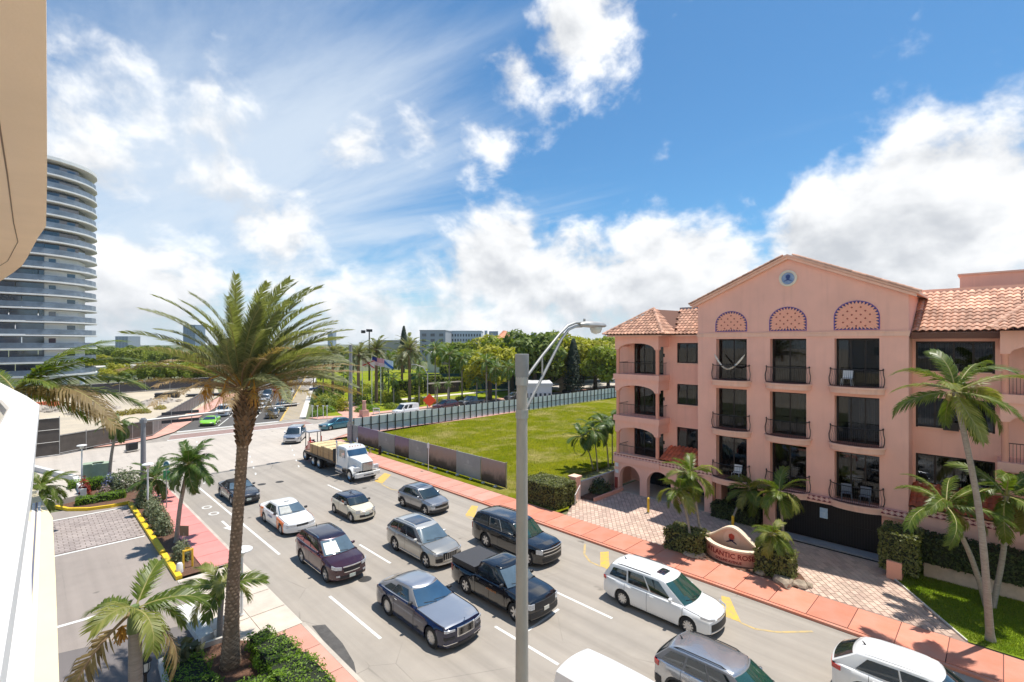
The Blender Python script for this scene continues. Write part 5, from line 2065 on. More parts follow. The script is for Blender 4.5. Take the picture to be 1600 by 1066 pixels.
# silver three-row SUV with glass roof ---------------------------------------------
P_SAND = paint('sand_silver', (0.42, 0.40, 0.36), 0.6, 0.3)
a_ = suv('sport_utility_car', 'sandy silver SUV with a wide dark glass roof', (15.82, 22.84), P_SAND, pillar_m=P_PILLAR, L=5.06, W=1.97, H=1.74, wb=2.99, fo=.93, wr=.39, glass=M_CSKY, chrome=True, mirror_m=paint('mirror_pale', (0.6, 0.58, 0.54)), roofm=paint('roof_pale', (0.55, 0.53, 0.49), 0.4))
a_.sunroof(.12, .66)
a_.rails(M_CHROME)
gr = a_.wrap('grille', 1, -.44, .44, .50, .86, M_PLASTIC, .016, mirror=False)[0]
for k in range(7):
    MB().box(a_.xf + .015, -.36 + k * .12, .68, .012, .014, .30).build('grille_bar', M_CHROME, gr)
a_.wrap('grille_frame', 1, -.47, .47, .85, .88, M_CHROME, .022, mirror=False)
a_.wrap('grille_frame', 1, -.38, .38, .48, .51, M_CHROME, .022, mirror=False)
a_.wrap('headlight', 1, .55, 1.02, .74, .86, M_LAMP, .016, z0b=.80, z1b=.90)
a_.wrap('bumper_intake', 1, .48, .88, .42, .62, M_PLASTIC, .012)
a_.wrap('bumper_strip', 1, -.9, .9, .33, .36, M_CHROME, .016, mirror=False)
a_.wrap('taillight', -1, .4, .95, .90, 1.0, M_TAIL)
for sg in (1, -1):
    MB().b2(-1.05, 1.05, sg * .99 - .01, sg * .99 + .01, .32, .35).build('sill_strip', M_CHROME, a_.t)
# small grey crossover -------------------------------------------------------------
P_GREY = paint('silver_grey', (0.34, 0.34, 0.35), 0.7, 0.3)
k_ = suv('compact_crossover', 'small silver crossover with black wheel arches beside the kerb', (20.15, 29.2), P_GREY, pillar_m=P_PILLAR, L=4.17, W=1.80, H=1.56, wb=2.60, fo=.82, wr=.335, h0=.85, hc=.99, ws0=1.12, ws1=1.85, rw1=3.55, wins=[(.13, .43, .10, .88), (.46, .80, .10, .86)], spokes=5, mirror_m=P_GREY, rz=HEAD + radians(3))
k_.cladding(M_PLASTIC)
k_.sunroof(.12, .42, .55)
k_.rails(M_PLASTIC, h=.02)
k_.wrap('grille', 1, -.55, .55, .54, .70, M_PLASTIC, .014, mirror=False)
k_.wrap('running_light', 1, .52, .95, .74, .79, M_LAMP, .016)
k_.wrap('headlight', 1, .58, .85, .50, .64, M_LAMP, .02)
k_.wrap('bumper_lower', 1, -1.0, 1.0, .24, .42, M_PLASTIC, .018, mirror=False, n=20)
k_.wrap('taillight', -1, .5, .9, .84, .94, M_TAIL)
k_.wrap('bumper_lower', -1, -1.1, 1.1, .30, .55, M_PLASTIC, .018, mirror=False, n=20)
# long black SUV -------------------------------------------------------------------
P_BLACK = paint('black', (0.0075, 0.008, 0.010), 0.0, 0.18)
P_BLKR = paint('black_roof', (0.014, 0.019, 0.032), 0.2, 0.22)
u_ = suv('long_utility_car', 'long black full-size SUV with chrome window trim beside the kerb', (19.80, 19.4), P_BLACK, L=5.70, W=2.05, H=1.90, wb=3.30, fo=1.0, wr=.41, h0=1.08, hc=1.18, ws0=1.55, ws1=2.25, rw1=5.25, tumble=.80, roofm=P_BLKR, glass=M_CGREEN, spokes=6,
         wins=[(.11, .33, .08, .88), (.36, .60, .08, .88), (.64, .93, .10, .86)], chrome=True)
u_.rails(M_PLASTIC)
u_.wrap('grille', 1, -.70, .70, .70, .98, M_PLASTIC, .014, mirror=False)
u_.wrap('grille_bar', 1, -.72, .72, .82, .87, M_CHROME, .024, mirror=False)
u_.wrap('grille_bar', 1, -.74, .74, .97, 1.0, M_CHROME, .024, mirror=False)
u_.wrap('grille_bar', 1, -.66, .66, .66, .69, M_CHROME, .024, mirror=False)
u_.wrap('headlight', 1, .74, 1.12, .76, .98, M_LAMP, .016)
u_.wrap('bumper_intake', 1, -.75, .75, .34, .55, M_PLASTIC, .012, mirror=False)
u_.wrap('taillight', -1, .75, .95, .8, 1.12, M_TAIL)
for sg in (1, -1):
    for t0 in (.05, .92):
        pts = [u_.gsurf('side', lerp(.355, .605, i / 6), t0) for i in range(7)]
        MB().tube([(p.x, sg * (p.y + .014), p.z) for p in pts], .010, 5).build('window_trim', M_CHROME, u_.t)
    for uu in (.355, .605):
        pts = [u_.gsurf('side', uu, t0) for t0 in (.05, .5, .92)]
        MB().tube([(p.x, sg * (p.y + .014), p.z) for p in pts], .010, 5).build('window_trim', M_CHROME, u_.t)
    MB().b2(-1.1, 1.1, sg * 1.0 - .06, sg * 1.0 + .06, .30, .34).build('running_board', M_PLASTIC, u_.t)
# white minivan ---------------------------------------------------------------------
P_PEARL = paint('pearl_white', (0.80, 0.79, 0.77), 0.0, 0.22)
v_ = suv('minivan', 'pearl white minivan with a small sunroof beside the pink pavement', (19.90, 10.5), P_PEARL, L=5.17, W=1.99, H=1.74, wb=3.06, fo=.96, wr=.36, h0=.86, hc=1.04, ws0=1.18, ws1=2.12, rw1=4.72, glass=M_CGREEN, spokes=10, tumble=.76,
         wins=[(.13, .37, .08, .88), (.395, .66, .10, .88), (.69, .93, .16, .80)])
v_.sunroof(.09, .23, .42)
v_.rails(mat('rail_grey', (0.12, 0.12, 0.12), 0.4), .24, .9, .02)
v_.wrap('headlight', 1, .50, 1.15, .72, .80, M_LAMP, .016, z0b=.84, z1b=.94)
v_.wrap('grille', 1, -.70, .70, .34, .62, M_PLASTIC, .014, mirror=False)
v_.wrap('grille_trim', 1, -.75, .75, .28, .32, M_CHROME, .02, mirror=False)
v_.wrap('emblem_bar', 1, -.35, .35, .72, .76, M_CHROME, .014, mirror=False)
v_.wrap('taillight', -1, .55, 1.05, .92, 1.05, M_TAIL)
v_.antenna(.88)
# silver SUV, cut off by the picture edge -----------------------------------------------
P_BSILV = paint('bright_silver', (0.46, 0.47, 0.49), 0.75, 0.26)
w_ = suv('family_crossover', 'bright silver crossover with black roof rails behind the white minivan', (16.0, 6.15), P_BSILV, pillar_m=P_PILLAR, L=4.60, W=1.86, H=1.69, wb=2.69, fo=.93, wr=.37, h0=.96, hc=1.10, ws0=1.25, ws1=1.95, rw1=4.05, glass=M_CGREEN)
w_.rails(M_PLASTIC)
w_.cladding(M_PLASTIC)
w_.antenna(.93)
w_.wrap('taillight', -1, .42, 1.0, .92, 1.08, M_TAIL, .016)
w_.wrap('bumper_lower', -1, -1.1, 1.1, .34, .60, M_PLASTIC, .02, mirror=False, n=20)
w_.wrap('headlight', 1, .5, .95, .78, .92, M_LAMP)
w_.wrap('grille', 1, -.5, .5, .5, .8, M_PLASTIC, mirror=False)
# white van at the bottom edge ----------------------------------------------------------
x_ = suv('delivery_van', 'plain white high-roofed van in the lane next to the silver crossover', (12.1, 6.9), P_WHITE, L=5.4, W=1.98, H=2.05, wb=3.2, fo=1.0, wr=.36, h0=1.0, hc=1.12, ws0=1.15, ws1=1.75, rw1=5.18, tumble=.84, cat='van', wins=[(.06, .22, .10, .75)], mirror_m=M_PLASTIC)
x_.wrap('taillight', -1, .75, .95, .8, 1.2, M_TAIL, .016)
x_.wrap('headlight', 1, .6, .95, .8, .98, M_LAMP)
x_.wrap('grille', 1, -.5, .5, .6, .85, M_PLASTIC, mirror=False)
# white crossover in the corner -----------------------------------------------------------
y_ = suv('white_crossover', 'bright white crossover with red wrap-around tail lamps near the lawn', (20.1, 1.75), P_WHITE, L=4.75, W=1.90, H=1.66, wb=2.75, fo=.95, wr=.37, h0=.95, hc=1.06, ws0=1.25, ws1=2.0, rw1=4.0, tumble=.74, wins=[(.12, .44, .10, .88), (.46, .82, .10, .86)])
y_.wrap('taillight', -1, .30, 1.1, .90, 1.04, M_TAIL, .016)
y_.wrap('headlight', 1, .5, .95, .78, .92, M_LAMP)
y_.rails(P_WHITE, h=.01)
y_.antenna(.93)
y_.cladding(M_PLASTIC)
# dark convertible ---------------------------------------------------------------------
P_GRAPH = paint('graphite', (0.055, 0.055, 0.062), 0.6, 0.25)
M_SOFT = mat('soft_top', (0.012, 0.012, 0.013), 0.85, var=0.2, scale=9)
cv = sedan('convertible', 'graphite soft-top convertible passing the tall date palm', (11.52, 40.8), P_GRAPH, L=4.79, W=1.92, H=1.38, wb=2.72, fo=.90, wr=.35, h0=.80, hc=.94, ws0=1.75, ws1=2.35, rw1=3.35, rw0=3.98, wins=[(.14, .62, .10, .84)], roofm=M_SOFT, pillar_m=M_SOFT, glass=M_CSKY, tail=.97)
cv.wrap('grille', 1, -.48, .48, .50, .66, M_PLASTIC, .014, mirror=False)
cv.wrap('headlight', 1, .54, .9, .62, .72, M_LAMP, .016)
cv.wrap('bumper_intake', 1, -.8, .8, .24, .40, M_PLASTIC, .012, mirror=False)
cv.plate(1, .44)
cv.wrap('taillight', -1, .4, .8, .66, .86, M_TAIL)
# silver van turning in the junction -----------------------------------------------------
mv = suv('people_carrier', 'silver people carrier crossing the junction', (23.0, 60.0), P_BSILV, L=4.9, W=1.93, H=1.75, wb=2.95, fo=.92, wr=.34, h0=.90, hc=1.05, ws0=1.15, ws1=1.95, rw1=4.5, rz=radians(-122), detail=1)
mv.wrap('headlight', 1, .55, .95, .68, .82, M_LAMP, .016)
mv.wrap('grille', 1, -.45, .45, .62, .74, M_PLASTIC, .014, mirror=False)
mv.wrap('bumper_intake', 1, -.6, .6, .30, .42, M_PLASTIC, .014, mirror=False)
# teal sedan in the side street ------------------------------------------------------------
P_TEAL = paint('teal', (0.035, 0.15, 0.20), 0.5, 0.25)
ts = sedan('teal_sedan', 'teal sedan waiting at the mouth of the side street', (30.3, 64.6), P_TEAL, L=4.85, W=1.85, H=1.47, wb=2.8, fo=.95, wr=.33, rz=radians(187), hc=.96, ws0=1.3, ws1=2.2, rw1=3.6, rw0=4.45, tail=1.02, detail=1)
ts.wrap('headlight', 1, .5, .95, .64, .78, M_LAMP, .016)
ts.wrap('grille', 1, -.4, .4, .5, .66, M_PLASTIC, .014, mirror=False)
ts.wrap('taillight', -1, .5, .9, .74, .9, M_TAIL)
# lime wedge sports car ----------------------------------------------------------------------
P_LIME = paint('lime', (0.26, 0.62, 0.015), 0.0, 0.22)
FH = math.atan2(-FD.y, -FD.x)
L = 4.6
G = gh(1.35, 2.35, 2.9, 4.0, [(0, 1.10), (.4, 1.15), (1, 1.08)], [(.2, .75, .15, .8)], (1.7, 2.7), (), fb=.2)
lc = Car('sports_car', 'lime green wedge sports car at the far stop line', 'car', (19.0, 80.7), FH - radians(0), P_LIME, L, 2.0, 1.19, 2.65, 1.0, .35, .13,
         [(0, .48), (.08, .56), (.5, .66), (1.35, .84), (2.5, .88), (4.0, .92), (L - .05, .90), (L, .78)], .84, G, detail=1, face=.86, bow=.25, tumble=.58)
lc.wrap('headlight', 1, .55, .9, .46, .54, M_LAMP, .016)
lc.wrap('bumper_intake', 1, -.95, .95, .20, .38, M_PLASTIC, .016, mirror=False)
# queue on the far arm ------------------------------------------------------------------------
FARP = {n_: paint('far_' + n_, c_, m_, .3) for n_, c_, m_ in (('white', (.75, .75, .74), 0), ('black', (.01, .01, .012), 0), ('grey', (.14, .14, .15), .5), ('silver', (.45, .46, .48), .6),
                                                            ('slate', (.10, .13, .14), .4), ('red', (.30, .02, .02), .2), ('blue', (.03, .06, .14), .3), ('green', (.10, .14, .13), .3), ('maroon', (.07, .012, .018), .2))}
QUEUE = [  # photo column, row of the front wheel line, kind, colour
    ((347, 651), 'suv', 'white', 'white SUV in the queue right behind the lime sports car'),
    ((366, 642), 'sedan', 'maroon', 'dark maroon car in the queue behind a white SUV'),
    ((424, 654), 'sedan', 'grey', 'grey sedan heading the queue next to the yellow hatching'),
    ((438, 643), 'sedan', 'green', 'greyish green sedan second in the queue next to the hatching'),
    ((443, 632), 'suv', 'slate', 'slate blue SUV third in the queue next to the hatching'),
    ((448, 624), 'sedan', 'silver', 'silver sedan fourth in the queue next to the hatching'),
    ((451, 618.5), 'suv', 'white', 'white SUV fifth in the queue next to the hatching'),
    ((395, 648), 'suv', 'black', 'black SUV first in the middle queue behind the date palm'),
    ((408, 637), 'sedan', 'white', 'white sedan second in the middle queue'),
    ((413, 629), 'sedan', 'silver', 'pale silver sedan third in the middle queue'),
    ((417, 622), 'suv', 'black', 'black SUV fourth in the middle queue'),
    ((425, 614.5), 'sedan', 'red', 'small red car at the back of the middle queue')]
for (px, py), kd, cn, lb in QUEUE:
    p = Vector(g(px, py)) + FD * 1.6
    if kd == 'suv':
        q = suv('queued_car', lb, p, FARP[cn], L=4.8, H=1.76, rz=FH, detail=1, group='cars queuing on the far road')
    else:
        q = sedan('queued_car', lb, p, FARP[cn], L=4.75, W=1.86, wb=2.75, rz=FH, detail=1, ws0=1.4, ws1=2.2, rw1=3.5, rw0=4.2, group='cars queuing on the far road')
    q.wrap('headlight', 1, .5, .92, .66, .80, M_LAMP, .016)
    q.wrap('grille', 1, -.4, .4, .50, .68, M_PLASTIC, .014, mirror=False)
# cars along the side street, seen over the panel fence -----------------------------------------
sv = suv('panel_van', 'small white high-roofed van beyond the panel fence', (43.8, 68.4), P_WHITE, L=4.5, W=1.8, H=1.95, wb=2.85, fo=.85, wr=.32, h0=.98, hc=1.08, ws0=.95, ws1=1.6, rw1=4.3, rz=radians(183), cat='van', detail=1, wins=[(.08, .27, .08, .8), (.36, .56, .12, .8)], tumble=.86)
sv.wrap('headlight', 1, .5, .85, .74, .9, M_LAMP, .016)
sv.wrap('bumper_lower', 1, -.9, .9, .25, .5, M_PLASTIC, .016, mirror=False)
ms_ = suv('maroon_suv', 'dark maroon SUV on the side street behind an orange sign', (52.3, 69.2), FARP['maroon'], rz=radians(182), detail=1)
gs = suv('grey_suv', 'grey SUV on the side street beyond the panel fence', (70.8, 70.4), FARP['grey'], rz=radians(182), detail=1, L=4.7, H=1.7)
ds = suv('black_suv', 'black SUV parked by the car park railing', (79.5, 72.0), FARP['black'], rz=radians(200), detail=1, L=4.8)
sedan('parked_car', 'black sedan beyond the panel fence near the signal mast', (90.0, 71.0), FARP['black'], rz=radians(182), detail=1)
sedan('parked_car', 'dark blue sedan under trees by the park entrance', g(500, 611), FARP['blue'], rz=radians(150), detail=1)


def pickup(name, label, loc, col, rz, L=5.4, W=1.98, H=1.82, wb=3.25, wr=.39, cover=True, detail=2):
    G = gh(1.5, 2.15, 3.35, 3.58, [(0, H - .10), (.3, H - .06), (.8, H - .06), (1, H - .10)], [(.16, .50, .10, .88), (.54, .88, .10, .88)], (1.55, 2.55, 3.5), (2.4, 3.3), pillar_m=col, mirror_m=M_PLASTIC, fb=.12, rb=.03)
    p = Car(name, label, 'pickup', loc, rz, col, L, W, H, wb, .95, wr, .26, [(0, .92), (.05, 1.02), (.14, 1.07), (.7, 1.12), (1.5, 1.16), (3.58, 1.16), (3.62, 1.12), (L - .03, 1.13), (L, 1.0)], 1.15, G, glass=M_CSKY, spokes=6, tumble=.78, detail=detail, face=.86, bow=.12, rbow=.03)
    p.wrap('grille', 1, -.62, .62, .66, .98, M_PLASTIC, .014, mirror=False)
    p.wrap('headlight', 1, .66, 1.0, .74, .96, M_LAMP, .016)
    p.wrap('bumper', 1, -.95, .95, .38, .58, M_PLASTIC, .02, mirror=False, n=20)
    p.wrap('taillight', -1, .84, 1.02, .76, 1.06, M_TAIL, .016)
    # load bed
    xb0, xb1 = p.xf - 3.62, p.xr + .06
    if cover:
        def fn(u, v):
            return (lerp(xb0 - .02, xb1, u), lerp(-.86, .86, v), 1.20 + .30 * sstep((1 - u) * 1.0) * 0 + .22 - .02 * (2 * v - 1) ** 2), (0, 0, 1)
        MB().slab(fn, 4, 4, .05).build('bed_cover', mat('bed_vinyl', (0.045, 0.045, 0.05), 0.7, var=0.15, scale=12), p.t)
        MB().b2(xb1, xb0 - .02, -.84, .84, 1.1, 1.37).build('bed_rack', M_PLASTIC, p.t)
    else:
        MB().b2(xb1, xb0, -.78, .78, 1.10, 1.14).build('bed_floor', M_PLASTIC, p.t)
    return p


pk = pickup('pickup_truck', 'black pickup truck with a grey tonneau rack over its bed', (15.62, 16.2), P_BLACK, HEAD)
pk.rails(M_PLASTIC, .0, .2)
mb = MB()
for k in range(9):     # a worn copper line of lettering, too small to read in the photograph
    mb.box(-.12 + k * .075, -.998, .83, .045, .006, .085 if k % 3 else .06)
mb.build('door_decal', mat('copper_decal', (0.45, 0.20, 0.09), 0.4, 0.5), pk.t)['kind'] = 'stuff'
pk.plate(1, .62, mat('cream_plate', (0.75, 0.72, 0.62), 0.5))
pickup('pickup_truck', 'dark grey pickup on the side street beyond the panel fence', (58.9, 70.0), FARP['grey'], radians(182), cover=False, detail=1)
# ---------------------------------------------------------------- flatbed truck with timber
M_TWHITE = paint('truck_white', (0.76, 0.75, 0.72))
M_STEEL = mat('frame_steel', (0.05, 0.05, 0.052), 0.6, 0.4, var=0.2, scale=5)
M_ALU = mat('aluminium', (0.60, 0.60, 0.60), 0.35, 0.85)
trk = thing('flatbed_truck', 'white flatbed truck carrying stacked timber sheets', 'truck', (20.62, 42.2, 0), HEAD)
TF = 3.15     # front axle x


def tp(mb, name, m, parent=None, sm=None):
    return mb.build(name, m, parent or trk, sm)


MB().b2(-5.6, 4.2, -.45, .45, .62, .88).build('chassis_frame', M_STEEL, trk)
# bonnet: tapered loft
def loft(secs):
    """closed sections [(x, [(y,z)...])] joined, ends capped"""
    mb = MB()
    n = len(secs[0][1])
    V = [(x, y, z) for x, pr in secs for y, z in pr]
    F = []
    for i in range(len(secs) - 1):
        for k in range(n):
            a, b = i * n + k, i * n + (k + 1) % n
            F.append((a, b, b + n, a + n))
    F.append(tuple(range(n - 1, -1, -1)))
    F.append(tuple((len(secs) - 1) * n + k for k in range(n)))
    return mb.add(V, F)


def rr_sec(w0, w1, z0, z1, r=.10):
    return [(-w0, z0), (w0, z0), (w1, z1 - r), (w1 - r * .4, z1 - r * .25), (w1 - r * 1.3, z1), (-w1 + r * 1.3, z1), (-w1 + r * .4, z1 - r * .25), (-w1, z1 - r)]


tp(loft([(2.35, rr_sec(.86, .86, .95, 1.98)), (3.2, rr_sec(.70, .70, .95, 1.88)), (3.95, rr_sec(.62, .58, .95, 1.74)), (4.12, rr_sec(.60, .54, .98, 1.66))]), 'bonnet', M_TWHITE, sm=35)
tp(loft([(.55, rr_sec(1.02, .95, .95, 2.66, .14)), (1.6, rr_sec(1.02, .93, .95, 2.70, .14)), (2.05, rr_sec(1.02, .92, .95, 2.62, .14)), (2.12, rr_sec(1.0, .92, .95, 2.50, .14)), (2.48, rr_sec(1.0, .97, .95, 1.98, .08))]), 'cab', M_TWHITE, sm=35)
mb = MB()
mb.slab(lambda u, v: ((lerp(2.47, 2.14, v) + .03 + .03 * (1 - (2 * u - 1) ** 2), lerp(-.86, .86, u), lerp(1.99, 2.46, v)), (.8, 0, .5)), 8, 3, .02)
tp(mb, 'windshield', M_CBLUE)
for sg in (1, -1):
    mb = MB().slab(lambda u, v: ((lerp(.95, 2.0, u) - .12 * u * v, sg * (lerp(.985, .945, v) + .012), lerp(1.78, 2.42, v)), (0, sg, 0)), 4, 3, .02)
    tp(mb, 'side_window', M_CGLASS)
    tp(MB().box(2.25, sg * 1.28, 2.1, .10, .20, .42), 'mirror', M_CHROME)
    mb = MB()
    N = 12
    for X0, X1, ww in ((sg * .60, sg * 1.16, .64),):
        pts = [(TF + ww * cos(pi * i / N), .52 + ww * 1.0 * sin(pi * i / N)) for i in range(N + 1)]
        V = []
        for (x, z) in pts:
            V += [(x, X0, z + .14), (x, sg * 1.02, z + .06), (x, X1, z - .06)]
        F = []
        for i in range(N):
            for q in range(2):
                a = i * 3 + q
                F.append((a, a + 1, a + 4, a + 3))
        mb.add(V, F)
    tp(mb, 'front_wing', M_TWHITE, sm=50)
    tp(MB().box(4.02, sg * .86, 1.12, .10, .30, .26), 'headlight', M_LAMP)
    tp(MB().box(3.9, sg * .84, 1.12, .24, .52, .34), 'headlight_housing', M_TWHITE)
    tp(MB().tube([(.45, sg * .98, .75), (.45, sg * .98, 2.9), (.38, sg * .98, 3.05)], .07, 10), 'exhaust_stack', M_CHROME)
    tp(MB().lathe([(.32, -.6), (.32, .55), (.26, .6)], 14, (1.1, sg * .85, .72), 'x'), 'fuel_tank', M_ALU, sm=40)
    tp(MB().b2(.6, 1.7, sg * 1.08 - .12, sg * 1.08 + .12, .42, .48), 'cab_step', M_ALU)
gr = tp(MB().b2(4.11, 4.17, -.44, .44, .95, 1.62), 'grille', mat('grille_dark', (0.10, 0.10, 0.10), 0.4, 0.6))
for k in range(15):
    MB().b2(4.17, 4.185, -.42 + k * .058, -.39 + k * .058, .97, 1.60).build('grille_vane', M_CHROME, gr)
tp(loft([(4.15, [(-1.18, .48), (1.18, .48), (1.18, .84), (-1.18, .84)]), (4.35, [(-1.05, .50), (1.05, .50), (1.05, .82), (-1.05, .82)])]), 'bumper', M_TWHITE)
tp(MB().b2(4.34, 4.36, -.45, .45, .60, .68), 'bumper_slot', M_PLASTIC)
for y in (-.5, -.25, 0, .25, .5):
    tp(MB().box(1.95, y, 2.70, .10, .08, .05), 'marker_lamp', M_AMBER)
wr = .52
ty = MB().lathe([(.30, .14), (.34, .15), (.48, .14), (.52, .09), (.52, -.09), (.48, -.14), (.30, -.15)], 24, (0, 0, 0), 'y').mesh('tyre', M_TYRE, 40)
rim = MB().lathe([(0, .10), (.10, .10), (.14, .02), (.24, .04), (.31, .12)], 24, (0, 0, 0), 'y').mesh('rim', M_ALU, 40)
for xw, duals in ((TF, 0), (-2.95, 1), (-4.2, 1)):
    for sg in (1, -1):
        for q in range(2 if duals else 1):
            o = link('wheel', ty, trk, (xw, sg * (1.02 - q * .32), wr), 0 if sg > 0 else pi)
            if q == 0:
                link('rim', rim, o)
tp(MB().b2(-5.9, .25, -1.22, 1.22, 1.10, 1.26), 'flatbed', mat('bed_wood', (0.20, 0.13, 0.08), 0.85, var=0.25, scale=2, stretch=(.4, 6, 1)))
tp(MB().b2(.20, .28, -1.22, 1.22, 1.26, 2.35), 'headboard', M_STEEL)
for sg in (1, -1):
    tp(MB().b2(-5.9, .25, sg * 1.24 - .02, sg * 1.24 + .02, 1.06, 1.20), 'side_rail', M_STEEL)
for sg in (1, -1):
    tp(MB().box(-5.95, sg * 1.0, 1.0, .06, .24, .14), 'taillight', M_TAIL)
# timber: packs of sheets
M_PLY = mat('plywood', (0.60, 0.40, 0.20), 0.8, col2=(0.46, 0.25, 0.11), scale=1.0, island=0.22, stretch=(.6, 2, 22))
M_PLYT = mat('plywood_top', (0.68, 0.52, 0.27), 0.8, var=0.1, scale=1.5, island=0.12)
k = 0
for x0, x1 in ((-2.35, .05), (-4.75, -2.45)):
    for y0, y1, lab in ((-1.2, -.02, 'pavement'), (.02, 1.2, 'road')):
        zt = 2.25 if x0 > -3 else 2.12
        side_ = 'on the palm side' if y0 < 0 else 'on the kerb side'
        pl_ = thing('timber_pack', 'tan plywood pack on the truck, %s, %s' % ('next to the cab' if x0 > -3 else 'next to the forklift', side_), 'timber', (20.62, 42.2, 1.26), HEAD, 'timber packs on the flatbed')
        n = 11
        for i in range(n):
            z0 = i * (zt - 1.26) / n
            MB().b2(x0 + random.uniform(-.03, .03), x1 + random.uniform(-.03, .03), y0, y1 + random.uniform(-.015, .0), z0, z0 + (zt - 1.26) / n - .008).build('plywood_sheet', M_PLYT if i == n - 1 else M_PLY, pl_)
        k += 1
for xx in (-.6, -1.8, -3.0, -4.2):
    s_ = MB().tube([(xx, -1.23, 1.2), (xx, -1.225, 2.28), (xx, 1.225, 2.28), (xx, 1.23, 1.2)], .018, 4).build('tie_strap', M_STEEL, trk)
# truck-mounted forklift at the tail
M_FRED = paint('forklift_red', (0.62, 0.035, 0.02))
fk = thing('forklift', 'red truck-mounted forklift with a roll cage behind the timber load', 'forklift', (20.62, 42.2 + 6.9, 0.45), HEAD)
fk.location = (20.62, 49.0, .0)


def fp(mb, name, m, sm=None):
    return mb.build(name, m, fk, sm)


fp(loft([(-.8, rr_sec(.62, .55, .75, 1.25)), (-.2, rr_sec(.66, .6, .7, 1.55)), (.45, rr_sec(.66, .6, .7, 1.4))]), 'engine_body', M_FRED, 35)
fp(MB().b2(.35, .95, -.75, -.35, .8, 2.0).b2(.35, .95, -.30, .1, .8, 1.2), 'counterweight', M_FRED)
for sg in (1, -1):
    fp(MB().tube([(.55, sg * .55, .7), (.55, sg * .55, 2.4)], .06, 6), 'mast', M_FRED)
    for x in (-.45, .35):
        fp(MB().tube([(x, sg * .6, 1.3), (x, sg * .58, 2.85)], .04, 6), 'cage_post', M_STEEL)
    o = link('wheel', ty, fk, (.55, sg * .95, .72), 0 if sg > 0 else pi)
    link('rim', rim, o)
    fp(MB().b2(.4, 1.9, sg * .35 - .06, sg * .35 + .06, .86, .92), 'fork', M_STEEL)
o = link('wheel', ty, fk, (-.9, 0, .62))
fp(loft([(-.55, rr_sec(.64, .62, 2.80, 2.90, .03)), (.45, rr_sec(.64, .62, 2.80, 2.90, .03))]), 'cage_roof', mat('cage_grey', (0.35, 0.36, 0.38), 0.5))
fp(MB().b2(-.35, .0, -.25, .25, 1.35, 1.45).b2(-.42, -.32, -.25, .25, 1.45, 1.95), 'seat', M_PLASTIC)
fp(MB().tube([(.25, 0, 1.4), (.12, 0, 1.8)], .03, 6).lathe([(.16, 0), (.18, .02), (.16, .04)], 12, (.1, 0, 1.8)), 'steering_wheel', M_PLASTIC)
fp(MB().lathe([(.0, .34), (.12, .2), (.15, 0)], 10, (-.7, .3, 1.5)), 'hazard_cone', mat('hazard_orange', (0.85, 0.12, 0.02), 0.5))
# ================================================================== PLANTS
LM_DATE = leaf_mat('date_leaf', (0.105, 0.125, 0.055), (0.28, 0.285, 0.16), 0.5, 0.3)
LM_DATED = leaf_mat('date_leaf_dry', (0.17, 0.105, 0.05), (0.42, 0.30, 0.16), 0.7, 0.3)
LM_COCO = leaf_mat('coconut_leaf', (0.075, 0.125, 0.018), (0.19, 0.235, 0.04), 0.38, 0.40)
LM_COCOY = leaf_mat('coconut_leaf_pale', (0.15, 0.19, 0.03), (0.33, 0.32, 0.10), 0.45, 0.40)
LM_COCOD = leaf_mat('coconut_leaf_dry', (0.15, 0.10, 0.04), (0.30, 0.22, 0.10), 0.6, 0.25)
LM_DEEP = leaf_mat('palm_leaf_deep', (0.045, 0.095, 0.018), (0.14, 0.21, 0.05), 0.4, 0.35)
M_RACH = mat('leaf_stalk', (0.30, 0.27, 0.09), 0.6, var=0.2, scale=3)
M_RACHD = mat('leaf_stalk_dry', (0.30, 0.19, 0.10), 0.8, var=0.2, scale=3)


